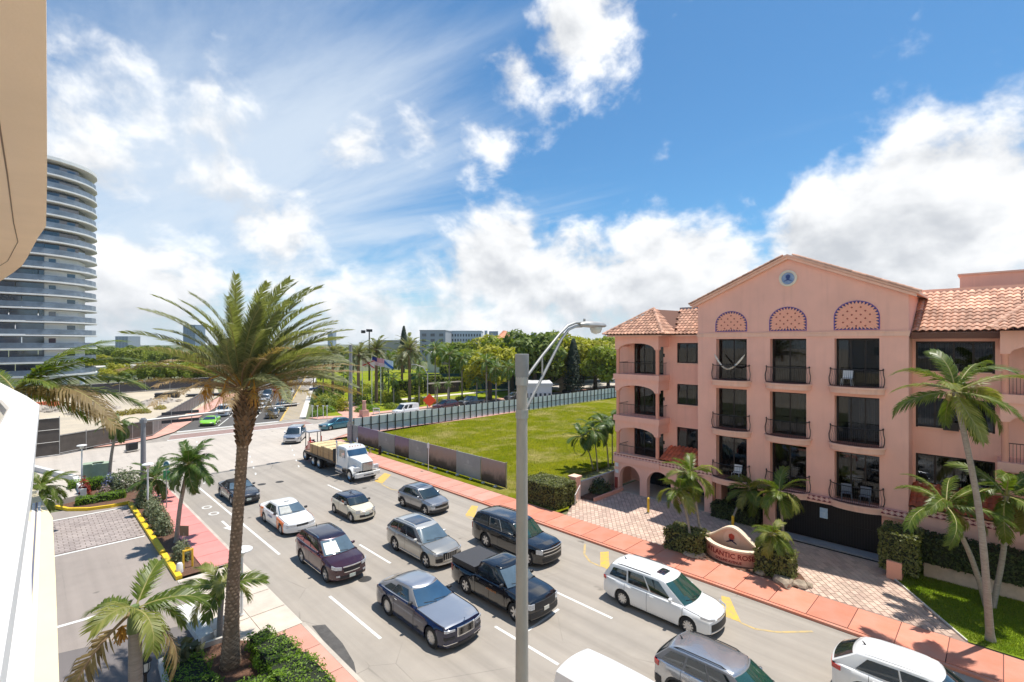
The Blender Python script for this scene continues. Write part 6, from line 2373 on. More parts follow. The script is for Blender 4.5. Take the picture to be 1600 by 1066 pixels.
def frond_mesh(name, L, n, leaf, droop, lm, rm, sweep=0.0, hang=0.3, vee=0.35, width=.035, base=.08, seed=0, start=.12, ragged=.15):
    """feather leaf along +X: curved stalk and paired leaflets"""
    rnd = random.Random(seed)
    pts = []
    x = y = z = 0.0
    N = 16
    for i in range(N + 1):
        t = i / N
        pts.append(Vector((x, y, z)))
        a = -droop * t ** 1.5
        b = sweep * t ** 1.3
        x += L / N * cos(a) * cos(b)
        y += L / N * cos(a) * sin(b)
        z += L / N * sin(a)
    mb = MB()
    mb.tube(pts, [base * (1 - .93 * (i / N) ** .8) for i in range(N + 1)], 4, False, .6)
    nr = len(mb.f)
    for i in range(n):
        t = start + (1 - start) * (i + .5) / n
        f = t * N
        k = min(int(f), N - 1)
        p = pts[k].lerp(pts[k + 1], f - k)
        tg = (pts[min(k + 1, N)] - pts[k]).normalized()
        side0 = tg.cross(Vector((0, 0, 1))).normalized()
        up = side0.cross(tg).normalized()
        prof = (sin(pi * min(1, (t - start * .5) * .92 + .08)) ** .55) * (1 if t < .8 else 1)
        for sg in (-1, 1):
            if rnd.random() < ragged * .5:
                continue
            ln = leaf * prof * rnd.uniform(1 - ragged, 1 + ragged)
            fw = lerp(.55, 1.5, t) + rnd.uniform(-.15, .15)
            d = (side0 * sg + tg * fw + up * (vee + rnd.uniform(-.15, .15))).normalized()
            w = width * rnd.uniform(.8, 1.2)
            wd = (tg - d * tg.dot(d))
            if wd.length < 1e-3:
                continue
            wd.normalize()
            m1 = p + d * ln * .5
            d2 = (d + Vector((0, 0, -hang)) + Vector((0, sweep * .5, 0))).normalized()
            tip = m1 + d2 * ln * .5
            o = len(mb.v)
            mb.v.extend([tuple(p - wd * w * .5), tuple(p + wd * w * .5), tuple(m1 + wd * w * .55), tuple(m1 - wd * w * .55), tuple(tip)])
            mb.f.extend([(o, o + 1, o + 2, o + 3), (o + 3, o + 2, o + 4)])
    me = mb.mesh(name, rm)
    me.materials.append(lm)
    for i, p_ in enumerate(me.polygons):
        if i >= nr:
            p_.material_index = 1
    return me


def put_frond(parent, me, loc, az, elev, roll=0.0, sc=1.0):
    o = link('frond', me, parent, loc)
    o.rotation_euler = (Matrix.Rotation(az, 3, 'Z') @ Matrix.Rotation(-elev, 3, 'Y') @ Matrix.Rotation(roll, 3, 'X')).to_euler()
    o.scale = (sc, sc, sc)
    return o


M_TRUNKD = mat('date_trunk', (0.26, 0.17, 0.105), 0.95, var=0.35, scale=7, bump=0.6, bscale=20, bdist=0.05)
M_SCAR = mat('leaf_base', (0.42, 0.29, 0.19), 0.95, island=0.4, var=0.2, scale=8)
M_TRUNKC = mat('coconut_trunk', (0.31, 0.265, 0.215), 0.9, var=0.25, scale=5, stretch=(1, 1, 5), bump=0.4, bscale=14)
M_TRUNKP = mat('smooth_palm_trunk', (0.30, 0.26, 0.23), 0.85, var=0.15, scale=4, stretch=(1, 1, 6))
M_SHAFT = mat('crown_shaft', (0.12, 0.17, 0.05), 0.5, var=0.2, scale=3)
M_FRUIT = mat('date_stalk', (0.55, 0.27, 0.035), 0.7, var=0.3, scale=9)


def scars(mb, path, rad, n=12, step=.17, out=.06, hh=.16):
    """overlapping leaf bases wound round a trunk"""
    tot = sum((Vector(b) - Vector(a)).length for a, b in zip(path, path[1:]))
    rows = int(tot / step)
    for r in range(rows):
        f = (r + .5) / rows * (len(path) - 1)
        k = min(int(f), len(path) - 2)
        p = Vector(path[k]).lerp(Vector(path[k + 1]), f - k)
        R = lerp(rad[k], rad[k + 1], f - k)
        for q in range(n):
            a = 2 * pi * (q + .5 * (r % 2)) / n + r * .07
            d = Vector((cos(a), sin(a), 0))
            s = Vector((-sin(a), cos(a), 0))
            w = pi * R / n * .93
            o_ = out * random.uniform(.75, 1.25)
            b = p + d * (R - .02)
            mb.add([b - s * w - Vector((0, 0, hh * .25)), b + s * w - Vector((0, 0, hh * .25)), b - Vector((0, 0, hh * .75)),
                    b + d * o_ + s * w * .45 + Vector((0, 0, hh * .45)), b + d * o_ - s * w * .45 + Vector((0, 0, hh * .45)), b + Vector((0, 0, hh * .5))],
                   [(0, 2, 4), (2, 1, 3), (2, 3, 4), (0, 4, 5), (1, 5, 3), (3, 5, 4)])


# ------------------------------------------------------- the tall date palm by the forecourt
DP = (5.27, 19.69)
dp = thing('date_palm', 'tall date palm with scaly brown trunk and wind-blown grey green fronds', 'palm tree', (DP[0], DP[1], .1))
path = [(0, 0, 0), (.02, -.02, 1.2), (.08, -.07, 3.2), (.20, -.18, 5.6), (.32, -.30, 8.0), (.40, -.38, 9.3), (.42, -.40, 10.0)]
rads = [.34, .26, .205, .185, .19, .36, .30]
MB().tube(path, rads, 20).build('trunk', M_TRUNKD, dp, 60)
mb = MB()
scars(mb, path[:5], rads[:5], 9, .12, .032, .12)
mb.build('leaf_bases', M_SCAR, dp)['kind'] = 'stuff'
mb = MB()
scars(mb, path[4:], rads[4:], 10, .14, .11, .20)
mb.build('boot_bases', mat('boot_brown', (0.20, 0.115, 0.06), 0.95, island=0.45), dp)['kind'] = 'stuff'
top = Vector((.42, -.40, 10.05))
DGREEN = [frond_mesh('frond', 4.3, 96, .52, .90, LM_DATE, M_RACH, sw, .4, .35, .028, .045, i, .12) for i, sw in enumerate((.25, -.1, .45))]
DMIX = [frond_mesh('frond', 4.1, 84, .44, .70, LM_DATED, M_RACHD, sw, .6, .15, .020, .04, 20 + i, .16, .45) for i, sw in enumerate((.3, .1, .5))]
rnd = random.Random(11)
nF = 98
CR = Vector((CA, -SA, 0))           # to the right in the picture
for i in range(nF):
    t = (i + .5) / nF
    az = i * 2.39996
    elev = radians(lerp(86, 6, t ** .9)) + rnd.uniform(-.1, .1)
    right = cos(az - math.atan2(CR.y, CR.x))
    dry = (t > .55 and (right < .1 or rnd.random() < .35)) or t > .87
    me = rnd.choice(DMIX if dry else DGREEN)
    sc = (1.0 if right > -.2 else .96) * rnd.uniform(.80, 1.0) * (.9 if elev < .1 else 1)
    # the wind bends the crown to the right
    az2 = az + .45 * sin(math.atan2(CR.y, CR.x) - az)
    put_frond(dp, me, top + Vector((cos(az) * .28, sin(az) * .28, .35 - .5 * t)), az2, elev, rnd.uniform(-.5, .5), sc)
for i in range(9):
    a = i * .7 + .4
    pts = [top + Vector((cos(a) * .3, sin(a) * .3, .1)), top + Vector((cos(a) * .75, sin(a) * .75, .55)), top + Vector((cos(a) * 1.25, sin(a) * 1.25, .35)), top + Vector((cos(a) * 1.4, sin(a) * 1.4, -.1))]
    mb = MB().tube(pts, [.04, .03, .02, .015], 5)
    for q in range(26):
        b = pts[2].lerp(pts[3], rnd.random())
        e = b + Vector((rnd.uniform(-.25, .25), rnd.uniform(-.25, .25), rnd.uniform(-.75, -.2)))
        mb.tube([b, e], [.012, .006], 3, False)
    mb.build('date_stalk', M_FRUIT, dp)


def coco_trunk(path, r0, r1, m, parent, n=10):
    N = 14
    P = []
    pv = [Vector(p) for p in path]
    for i in range(N + 1):
        f = i / N * (len(pv) - 1)
        k = min(int(f), len(pv) - 2)
        u = f - k
        p0, p1, p2, p3 = pv[max(k - 1, 0)], pv[k], pv[k + 1], pv[min(k + 2, len(pv) - 1)]
        P.append(.5 * ((2 * p1) + (p2 - p0) * u + (2 * p0 - 5 * p1 + 4 * p2 - p3) * u * u + (3 * p1 - p0 - 3 * p2 + p3) * u ** 3))
    R = [lerp(r0, r1, (i / N) ** .6) * (1.35 if i == 0 else 1) * (1 + .03 * (i % 2)) for i in range(N + 1)]
    return MB().tube(P, R, n).build('trunk', m, parent, 60)


CO_A = [frond_mesh('frond', 2.9, 84, .80, dr, lm, M_RACH, sw, hg, -.02, .042, .05, 40 + i, .12, .2)
        for i, (dr, sw, hg, lm) in enumerate(((1.1, .5, .8, LM_COCO), (1.4, -.35, 1.0, LM_COCO), (.9, .75, .5, LM_COCOY), (1.7, .2, 1.2, LM_COCO)))]
CO_D = [frond_mesh('frond', 2.5, 46, .6, 1.6, LM_COCOD, M_RACHD, .3, 1.2, -.2, .042, .05, 60, .2, .4)]
CO_S = [frond_mesh('frond', 1.55, 64, .55, dr, lm, M_RACH, sw, hg, .15, .032, .035, 70 + i, .12, .2)
        for i, (dr, sw, hg, lm) in enumerate(((1.3, .15, .7, LM_COCO), (1.7, -.15, .8, LM_COCOY), (1.0, .1, .5, LM_COCO)))]
CO_DEEP = [frond_mesh('frond', 1.9, 66, .56, dr, LM_DEEP, M_RACH, sw, hg, .1, .036, .035, 80 + i, .12, .2)
           for i, (dr, sw, hg) in enumerate(((1.4, .15, .8), (1.8, -.1, .9), (1.0, .1, .5)))]


def palm(name, label, loc, top, fronds, nf, r0=.12, r1=.09, emin=-35, emax=75, sc=1.0, tm=None, wind=None, dry=0, group=None, mid=None, seed=0, nuts=0, shaft=0, cat='palm tree'):
    """slim palm: top is relative to loc"""
    t = thing(name, label, cat, loc, 0, group)
    rnd = random.Random(seed + 5)
    T = Vector(top)
    md = mid or (T.x * .35, T.y * .35, T.z * .5)
    coco_trunk([(0, 0, -.1), md, tuple(T)], r0, r1, tm or M_TRUNKC, t)
    if shaft:
        MB().tube([T - Vector((0, 0, .02)), T + Vector((0, 0, shaft * .5)), T + Vector((0, 0, shaft))], [r1 * 1.25, r1 * 1.1, r1 * .6], 10).build('crown_shaft', M_SHAFT, t, 60)
        T = T + Vector((0, 0, shaft * .85))
    for i in range(nf):
        u = (i + .5) / nf
        az = i * 2.39996 + seed
        el_ = radians(lerp(emax, emin, u ** .9)) + rnd.uniform(-.12, .12)
        if wind is not None:
            az = az + .55 * sin(wind - az)
        me = rnd.choice(CO_D) if i >= nf - dry else rnd.choice(fronds)
        put_frond(t, me, T, az, el_, rnd.uniform(-.6, .6), sc * rnd.uniform(.85, 1.1))
    for i in range(nuts):
        a = i * 1.3 + seed
        p = T + Vector((cos(a) * .22, sin(a) * .22, -.22))
        MB().lathe([(0, -.15), (.08, -.11), (.11, 0), (.08, .11), (0, .15)], 8, p).build('coconut', mat('coconut_husk', (0.30, 0.24, 0.07), 0.6, var=0.3, scale=8), t, 60)
    return t


RIGHT = math.atan2(CR.y, CR.x)


def rel(px, py, d, base, zb):
    x, y = pd(px, d)
    return (x - base[0], y - base[1], zat(py, d) - zb)


# right lawn: the tall leaning coconut palm and its twin-stemmed neighbour
b = (26.7, .35)
palm('coconut_palm', 'tallest coconut palm leaning over the lawn, pale trunk up to the top floor', (b[0], b[1], .15), rel(1492, 612, 19.1, b, .15), CO_A, 16, .145, .09, -42, 78, .80, wind=RIGHT + .3, nuts=4, seed=1, mid=rel(1530, 800, 19.1, b, .15))
b = (30.0, .5)
palm('coconut_palm', 'coconut palm on the lawn with its trunk curving towards the gable block', (b[0], b[1], .15), rel(1478, 790, 21.6, b, .15), CO_A, 14, .12, .09, -40, 75, .8, seed=2, mid=rel(1517, 870, 21.5, b, .15), wind=RIGHT)
b = (30.1, .35)
palm('coconut_palm', 'coconut palm on the lawn standing upright against the lean-to tile roof', (b[0], b[1], .15), rel(1572, 775, 21.6, b, .15), CO_A, 15, .12, .09, -40, 75, .85, seed=3, mid=rel(1568, 860, 21.6, b, .15), wind=RIGHT)
# young palms by the name sign
PS = [((26.2, 12.15), (1062, 765, 27.2), CO_S, 'young palm with two slim stems neighbour, leaning over the clipped hedge by the sign', 1.05),
      ((27.2, 12.1), (1078, 740, 27.8), CO_S, 'taller young palm rising behind the clipped hedge left of the name sign', 1.2),
      ((26.6, 7.75), (1207, 835, 24.4), CO_S, 'short young palm with pale drooping fronds at the end of the name sign', .85),
      ((29.6, 8.5), (1217, 770, 27.0), CO_S, 'young palm between the name sign and the garage gate', 1.15),
      ((31.9, 12.3), (1172, 765, 31.2), CO_S, 'young palm in the dark planting beside the porch', 1.2)]
PS[0] = (PS[0][0], PS[0][1], CO_S, 'lower young palm leaning over the clipped hedge beside the name sign', 1.05)
for i, (b, tp_, fr_, lb, sc) in enumerate(PS):
    palm('young_palm', lb, (b[0], b[1], .13), rel(*tp_, b, .13), fr_, 13 + i, .075, .06, -50, 70, sc * .88, seed=10 + i * 3, group='young palms in front of the pink house')
# row by the empty lot
for i, (bx, by, cx, cy, d) in enumerate(((927, 737, 908, 682, 45.2), (934, 738, 926, 672, 44.7), (951, 731, 942, 660, 46.2), (957, 727, 956, 655, 47.2))):
    b = pd(bx, d)
    palm('slender_palm', 'slender dark green palm in the row between the empty lot and the porch', (b[0], b[1], .13), rel(cx, cy, d, b, .13), CO_DEEP, 13, .07, .05, -50, 65, 1.0, seed=20 + i, group='palms along the empty lot')
# left side
b = (6.3, 34.2)
palm('street_palm', 'bushy palm with arching fronds beside the green round sign', (b[0], b[1], .12), rel(295, 726, 28.7, b, .12), CO_DEEP, 26, .13, .10, -45, 80, .95, seed=31)
b = (6.2, 44.6)
palm('street_palm', 'low palm in the planting bed behind the white lamp post', (b[0], b[1], .12), rel(243, 748, 36, b, .12), CO_DEEP, 20, .10, .09, -45, 75, 1.0, seed=32)
b = pd(170, 41.5)
palm('street_palm', 'thin-stemmed palm beside the utility cabinets', (b[0], b[1], .1), rel(184, 662, 41.5, b, .1), CO_DEEP, 14, .15, .09, -55, 70, .9, seed=33)
b = pd(60, 30)
palm('garden_palm', 'low bushy palm by the white garden wall', (b[0], b[1], .05), rel(66, 760, 30, b, .05), CO_A, 18, .13, .1, -35, 75, .62, seed=34)
b = pd(213, 12)
palm('manila_palm', 'ringed palm with green crown shaft and orange fruit beside the black lantern', (b[0], b[1], .1), rel(211, 985, 12, b, .1), CO_S, 8, .19, .14, -40, 62, 1.0, tm=M_TRUNKP, shaft=.62, seed=39, dry=2, wind=RIGHT)
mp_ = bpy.data.objects[[o.name for o in COL.objects if o.name.startswith('manila_palm')][0]]


def fruit(parent, p, dx, dy, s=1.0):
    mb = MB().tube([p, (p[0] + dx * .5, p[1] + dy * .5, p[2] + .05), (p[0] + dx, p[1] + dy, p[2] - .02)], [.025, .02, .015], 5)
    rn = random.Random(int(p[2] * 100))
    for k in range(46):
        b_ = Vector((p[0] + dx, p[1] + dy, p[2]))
        e = b_ + Vector((rn.gauss(0, .10), rn.gauss(0, .10), rn.uniform(-.42, -.05))) * s
        mb.tube([b_, e], [.008, .018], 3, False)
    mb.build('fruit_bunch', M_FRUIT, parent)


tz = zat(985, 12) - .1
for a in (RIGHT + .1, RIGHT + 2.9):
    fruit(mp_, (0, 0, tz + .05), cos(a) * .45, sin(a) * .45)
b = (5.5, 22.0)
q_ = palm('manila_palm', 'small palm with orange fruit right behind the tall date palm', (b[0], b[1], .1), rel(346, 935, 19.5, b, .1), CO_S, 9, .12, .10, -30, 75, 1.05, tm=M_TRUNKP, shaft=.5, seed=40)
fruit(q_, (0, 0, zat(935, 19.5) - .05), -cos(RIGHT) * .2, -sin(RIGHT) * .2)
# near coconut palm whose crown blows across behind the railing
b = pd(28, 11.0)
CO_NEAR = [frond_mesh('frond', 3.1, 62, .75, dr, lm, M_RACH, sw, hg, -.05, .034, .045, 140 + i, .12, .2) for i, (dr, sw, hg, lm) in enumerate(((.8, .3, .5, LM_COCO), (1.1, -.2, .7, LM_COCOD), (1.0, .4, .6, LM_COCO)))]
npalm = palm('coconut_palm', 'coconut palm whose ragged crown blows past the white balcony rail', (b[0], b[1], .0), rel(22, 610, 11.0, b, 0), CO_NEAR, 6, .14, .1, -20, 55, .55, seed=50, wind=RIGHT)
tpv = Vector(rel(22, 610, 11.0, b, 0))
for az, e, k in ((RIGHT + .10, .55, 0), (RIGHT - .15, .22, 1), (RIGHT + .2, .35, 2), (RIGHT + .0, .05, 1), (RIGHT - .05, .75, 0), (RIGHT + .3, .12, 2)):
    put_frond(npalm, CO_NEAR[k], tpv, az, e, .2, .82)


# ------------------------------------------------------- broadleaf crowns and hedges
def leaf_card(mb, p, nrm, s, rnd):
    t = nrm.cross(Vector((rnd.uniform(-1, 1), rnd.uniform(-1, 1), rnd.uniform(-1, 1))))
    if t.length < 1e-3:
        t = Vector((1, 0, 0))
    t.normalize()
    b = nrm.cross(t)
    k = s * rnd.uniform(.6, 1.3)
    w = k * .5
    o = len(mb.v)
    mb.v.extend([tuple(p - t * k), tuple(p + b * w), tuple(p + t * k), tuple(p - b * w)])
    mb.f.append((o, o + 1, o + 2, o + 3))


def crown_mesh(name, blobs, leaf, count, m, seed):
    rnd = random.Random(seed)
    mb = MB()
    tot = sum(r[3] * r[3] for r in blobs)
    for (bx, by, bz, br) in blobs:
        n = int(count * br * br / tot)
        for _ in range(n):
            d = Vector((rnd.gauss(0, 1), rnd.gauss(0, 1), rnd.gauss(0, 1) + .15)).normalized()
            rr = br * (rnd.uniform(.55, 1.0) ** .6) * (1 + .16 * sin(d.x * 7 + bx) * cos(d.y * 6 + by))
            p = Vector((bx, by, bz)) + Vector((d.x * rr, d.y * rr, d.z * rr * .82))
            nr = (d + Vector((rnd.gauss(0, .55), rnd.gauss(0, .55), rnd.gauss(0, .55) + .35))).normalized()
            leaf_card(mb, p, nr, leaf, rnd)
    return mb.mesh(name, m)


def blobset(seed, R, n, h=1.0):
    r = random.Random(seed)
    B = [(0, 0, R * .9 * h, R * .62)]
    for i in range(n):
        a = i * 2.4 + r.random()
        rad = R * r.uniform(.35, .78)
        B.append((cos(a) * rad, sin(a) * rad, R * h * r.uniform(.45, 1.25), R * r.uniform(.28, .46)))
    return B


TG = [leaf_mat('foliage_a', (0.11, 0.155, 0.012), (0.33, 0.36, 0.035), .6, .3), leaf_mat('foliage_b', (0.19, 0.205, 0.010), (0.48, 0.44, 0.035), .6, .3),
      leaf_mat('foliage_c', (0.07, 0.11, 0.016), (0.21, 0.26, 0.045), .6, .3), leaf_mat('foliage_d', (0.020, 0.036, 0.016), (0.045, 0.07, 0.030), .6, .15)]
CROWNS = []
for i, lm in enumerate((TG[0], TG[1], TG[2])):
    for j in range(2):
        CROWNS.append(crown_mesh('crown', blobset(i * 7 + j, 3.2, 13), .24, 4600, lm, 100 + i * 5 + j))
M_BARK = mat('bark', (0.13, 0.095, 0.065), 0.95, var=0.3, scale=6, bump=0.5, bscale=15)
mbt = MB().tube([(0, 0, -.2), (.05, .02, 1.2), (0, .05, 2.6)], [.28, .2, .16], 8)
for a in range(5):
    an = a * 1.26
    mbt.tube([(0, .05, 2.0), (cos(an) * .8, sin(an) * .8, 3.1), (cos(an) * 1.7, sin(an) * 1.7, 4.3)], [.12, .08, .03], 5)
TRUNK = mbt.mesh('trunk', M_BARK, 60)


def tree(name, label, loc, kind, sc, group=None, rz=None, zs=1.0):
    t = thing(name, label, 'tree', loc, rz if rz is not None else random.uniform(0, 6), group)
    a = link('trunk', TRUNK, t)
    c_ = link("crown", CROWNS[kind], t, (0, 0, 0.75 * sc * zs))
    a.scale = (sc, sc, sc * zs)
    c_.scale = (sc, sc, sc * zs)
    return t


rnd = random.Random(3)
# the big trees beyond the side street, right of the lamp post
BIG = [(765, 100, 540, 1), (800, 118, 528, 0), (835, 112, 520, 2), (858, 124, 520, 0), (885, 118, 528, 1), (905, 140, 527, 1), (930, 122, 530, 1), (950, 110, 540, 0), (965, 128, 532, 1), (990, 120, 535, 0),
       (720, 150, 535, 0), (775, 150, 524, 1), (745, 128, 545, 0), (700, 165, 548, 1), (870, 150, 522, 1), (945, 150, 526, 0)]
for i, (px, d, top_y, kd) in enumerate(BIG):
    x, y = pd(px, d)
    zt = zat(top_y, d)
    sc = zt / 5.4
    tree('shade_tree', ('dense dark green shade tree beyond the side street', 'yellow green shade tree beyond the side street', 'deep green shade tree beyond the side street')[(0, 1, 2)[kd]] , (x, y, 0), kd * 2 + i % 2, sc, 'shade trees beyond the side street')
# bands of smaller trees towards the horizon and left of the road
for i in range(70):
    px = rnd.uniform(480, 1010)
    d = rnd.uniform(170, 420)
    x, y = pd(px, d)
    tree('distant_tree', 'distant tree in the green belt under the skyline', (x, y, 0), rnd.randrange(6), rnd.uniform(1.1, 1.75), 'distant trees under the skyline')
for i in range(56):
    px = rnd.uniform(120, 480)
    d = rnd.uniform(165, 330)
    x, y = pd(px, d)
    tree('distant_tree', 'distant tree in the green belt behind the building site', (x, y, 0), rnd.randrange(6), rnd.uniform(1.2, 1.85), 'distant trees behind the site')
for i in range(16):
    px = rnd.uniform(150, 330)
    d = rnd.uniform(128, 160)
    x, y = pd(px, d)
    tree('site_tree', 'bright green low tree along the back of the building site', (x, y, 0), rnd.choice((0, 1, 1, 3)), rnd.uniform(.7, 1.15), 'trees along the back of the site')
# columnar conifers
mbp = MB()
rc = random.Random(5)
for k in range(2600):
    h = rc.random() ** .8
    a = rc.uniform(0, 6.28)
    R = 1.7 * (1 - h) ** .7 * rc.uniform(.5, 1) + .12
    leaf_card(mbp, Vector((cos(a) * R, sin(a) * R, .8 + h * 10)), Vector((cos(a), sin(a), .6)).normalized(), .22, rc)
CONE = mbp.mesh('crown', TG[3])
MBC = MB().tube([(0, 0, -.1), (0, 0, 6)], [.25, .08], 7).mesh('trunk', M_BARK)
for px, d, ty_, lb in ((896, 112, 530, 'tall dark columnar conifer among the shade trees'), (631, 190, 510, 'pointed conifer standing above the palms in front of the grey hotel'), (912, 145, 530, 'slim dark conifer behind the signal mast')):
    x, y = pd(px, d)
    sc = zat(ty_, d) / 10.8
    t = thing('conifer', lb, 'tree', (x, y, 0))
    for me in (MBC, CONE):
        o = link(me.name.split('.')[0], me, t)
        o.scale = (sc * (1.35 if d == 112 else 1), sc * (1.35 if d == 112 else 1), sc)
# background palms
BGF = frond_mesh('frond', 3.6, 26, .75, 1.1, LM_DATE, M_RACHD, .1, .5, .2, .09, .09, 200, .12, .2)
BGF2 = frond_mesh('frond', 3.0, 22, .8, 1.3, LM_DEEP, M_RACH, .25, .8, .0, .10, .08, 201, .12, .2)


def join_crown(me, nf, emin, emax, seed, sc):
    rn = random.Random(seed)
    V0_ = [v_.co.copy() for v_ in me.vertices]
    F0_ = [tuple(p_.vertices) for p_ in me.polygons]
    I0_ = [p_.material_index for p_ in me.polygons]
    mb = MB()
    idx = []
    for i in range(nf):
        u = (i + .5) / nf
        M = Matrix.Rotation(i * 2.4 + seed, 3, 'Z') @ Matrix.Rotation(-radians(lerp(emax, emin, u)), 3, 'Y') @ Matrix.Rotation(rn.uniform(-.5, .5), 3, 'X')
        k = sc * rn.uniform(.85, 1.1)
        mb.add([(M @ v_) * k for v_ in V0_], F0_)
        idx += I0_
    m2 = mb.mesh('crown', me.materials[0])
    m2.materials.append(me.materials[1])
    m2.polygons.foreach_set('material_index', idx)
    return m2


BCD = [join_crown(BGF, 34, -35, 80, s, 1.0) for s in (1, 2)]
BCC = [join_crown(BGF2, 18, -45, 75, s, 1.0) for s in (3, 4, 5)]
BTR = MB().tube([(0, 0, -.2), (0, 0, .5), (0, 0, 1.0)], [1.0, .85, .8], 8).mesh('trunk', M_TRUNKD, 60)
BTP = MB().tube([(0, 0, -.05), (0, 0, .5), (0, 0, 1.0)], [1.0, .85, .7], 8).mesh('trunk', M_TRUNKC, 60)
BP = [  # column, depth, crown row, kind, crown scale
    (588, 96, 548, 'd', 1.0), (640, 98, 548, 'd', 1.15), (560, 92, 556, 'd', 1.0), (628, 108, 562, 'd', .9), (680, 104, 545, 'c', 1.1), (702, 100, 553, 'c', 1.1), (722, 99, 560, 'c', .9), (760, 92, 565, 'c', 1.0),
    (775, 90, 575, 'c', .9), (795, 88, 575, 'c', .9), (520, 104, 552, 'd', .8), (537, 110, 566, 'c', 1.0), (607, 112, 560, 'c', 1.0), (655, 92, 586, 'c', .8), (598, 100, 580, 'c', .8), (615, 92, 592, 'c', .7),
    (655, 130, 570, 'c', 1.0), (700, 86, 600, 'c', .35), (683, 88, 601, 'c', .35), (745, 96, 590, 'c', .8), (490, 120, 570, 'c', .9), (505, 100, 580, 'c', .8), (545, 98, 588, 'c', .8), (722, 120, 575, 'c', .9),
    (205, 135, 590, 'c', .8), (172, 150, 575, 'c', 1.0), (236, 150, 572, 'c', 1.0)]
for i, (px, d, cy, kd, sc) in enumerate(BP):
    x, y = pd(px, d)
    zt = zat(cy, d)
    lb = 'distant feather palm with thick brown trunk in the park' if kd == 'd' else ('distant slim palm beside the building site' if px < 300 else 'distant slim palm in the park beyond the side street')
    t = thing('park_palm', lb, 'palm tree', (x, y, 0), rnd.uniform(0, 6), 'distant palms of one kind')
    o = link('trunk', BTR if kd == 'd' else BTP, t)
    r = .34 if kd == 'd' else .16
    o.scale = (r, r, zt)
    o = link('crown', (BCD if kd == 'd' else BCC)[i % 2], t, (0, 0, zt))
    o.scale = (sc, sc, sc)


def hedge(name, label, boxes, lm, dens=260, leaf=.075, inner=None, rough=.06, cat='hedge', group=None, kind=None):
    """clipped hedge: dark core and a skin of leaves over boxes (x0,x1,y0,y1,z0,z1)"""
    cx = sum((b_[0] + b_[1]) / 2 for b_ in boxes) / len(boxes)
    cy = sum((b_[2] + b_[3]) / 2 for b_ in boxes) / len(boxes)
    t = thing(name, label, cat, (cx, cy, min(b_[4] for b_ in boxes)), 0, group)
    z0_ = t.location.z
    core, mb = MB(), MB()
    rn = random.Random(len(label) * 7 + int(cx * 10))
    for x0, x1, y0, y1, z0, z1 in boxes:
        e = .07
        core.b2(x0 + e - cx, x1 - e - cx, y0 + e - cy, y1 - e - cy, z0 - z0_, z1 - e - z0_)
        lx, ly, lz = x1 - x0, y1 - y0, z1 - z0
        faces = [('z', lx * ly), ('x0', ly * lz), ('x1', ly * lz), ('y0', lx * lz), ('y1', lx * lz)]
        for fc, ar in faces:
            for _ in range(int(ar * dens)):
                u, v = rn.random(), rn.random()
                if fc == 'z':
                    p, n_ = Vector((x0 + u * lx, y0 + v * ly, z1)), Vector((0, 0, 1))
                elif fc[0] == 'x':
                    p, n_ = Vector((x0 if fc == 'x0' else x1, y0 + u * ly, z0 + v * lz)), Vector((-1 if fc == 'x0' else 1, 0, 0))
                else:
                    p, n_ = Vector((x0 + u * lx, y0 if fc == 'y0' else y1, z0 + v * lz)), Vector((0, -1 if fc == 'y0' else 1, 0))
                b_ = rough * (sin(p.x * 5.1 + p.y * 3.3) + sin(p.y * 4.3 + p.z * 6.1)) * .6
                p = p + n_ * (b_ + rn.uniform(-rough, rough * .8)) - Vector((cx, cy, z0_))
                leaf_card(mb, p, (n_ + Vector((rn.gauss(0, .6), rn.gauss(0, .6), rn.gauss(0, .6) + .3))).normalized(), leaf, rn)
    core.build('core', inner or mat('hedge_core', (0.018, 0.024, 0.010), 0.95), t)
    o = mb.build('foliage', lm, t)
    return t


def shrub(name, label, loc, r, h, lm, leaf=.09, n=900, group=None, cat='shrub', seed=0):
    t = thing(name, label, cat, loc, 0, group)
    rn = random.Random(seed + int(loc[0] * 17) + int(loc[1] * 31))
    mb = MB()
    for k in range(n):
        d = Vector((rn.gauss(0, 1), rn.gauss(0, 1), abs(rn.gauss(0, 1)))).normalized()
        q = rn.uniform(.6, 1.05) * (1 + .15 * sin(d.x * 6) * cos(d.y * 7))
        p = Vector((d.x * r * q, d.y * r * q, .05 + d.z * h * q))
        leaf_card(mb, p, (d + Vector((rn.gauss(0, .5), rn.gauss(0, .5), rn.gauss(0, .5) + .2))).normalized(), leaf, rn)
    st = MB()
    for k in range(5):
        a = k * 1.26
        st.tube([(0, 0, 0), (cos(a) * r * .4, sin(a) * r * .4, h * .6)], [.025, .01], 4, False)
    st.build('stems', M_BARK, t)
    mb.build('foliage', lm, t)
    return t


HG_OLIVE = leaf_mat('hedge_olive', (0.085, 0.105, 0.025), (0.25, 0.25, 0.085), .5, .25)
HG_SILVER = leaf_mat('hedge_silver', (0.10, 0.125, 0.065), (0.24, 0.26, 0.15), .55, .2)
HG_LIME = leaf_mat('hedge_lime', (0.080, 0.165, 0.012), (0.22, 0.33, 0.03), .5, .35)
HG_FAR = leaf_mat('hedge_far', (0.11, 0.155, 0.012), (0.30, 0.33, 0.03), .6, .3)
HG_RED = leaf_mat('shrub_red', (0.14, 0.015, 0.012), (0.42, 0.06, 0.03), .5, .3)
HG_ORANGE = leaf_mat('shrub_orange', (0.30, 0.06, 0.02), (0.45, 0.16, 0.03), .6, .25)
HG_DARK = leaf_mat('hedge_dark', (0.025, 0.045, 0.014), (0.09, 0.115, 0.035), .5, .2)
hedge('clipped_hedge', 'tall clipped olive hedge at the corner of the empty lot', [(26.1, 28.4, 21.9, 25.2, .1, 1.75)], HG_OLIVE)
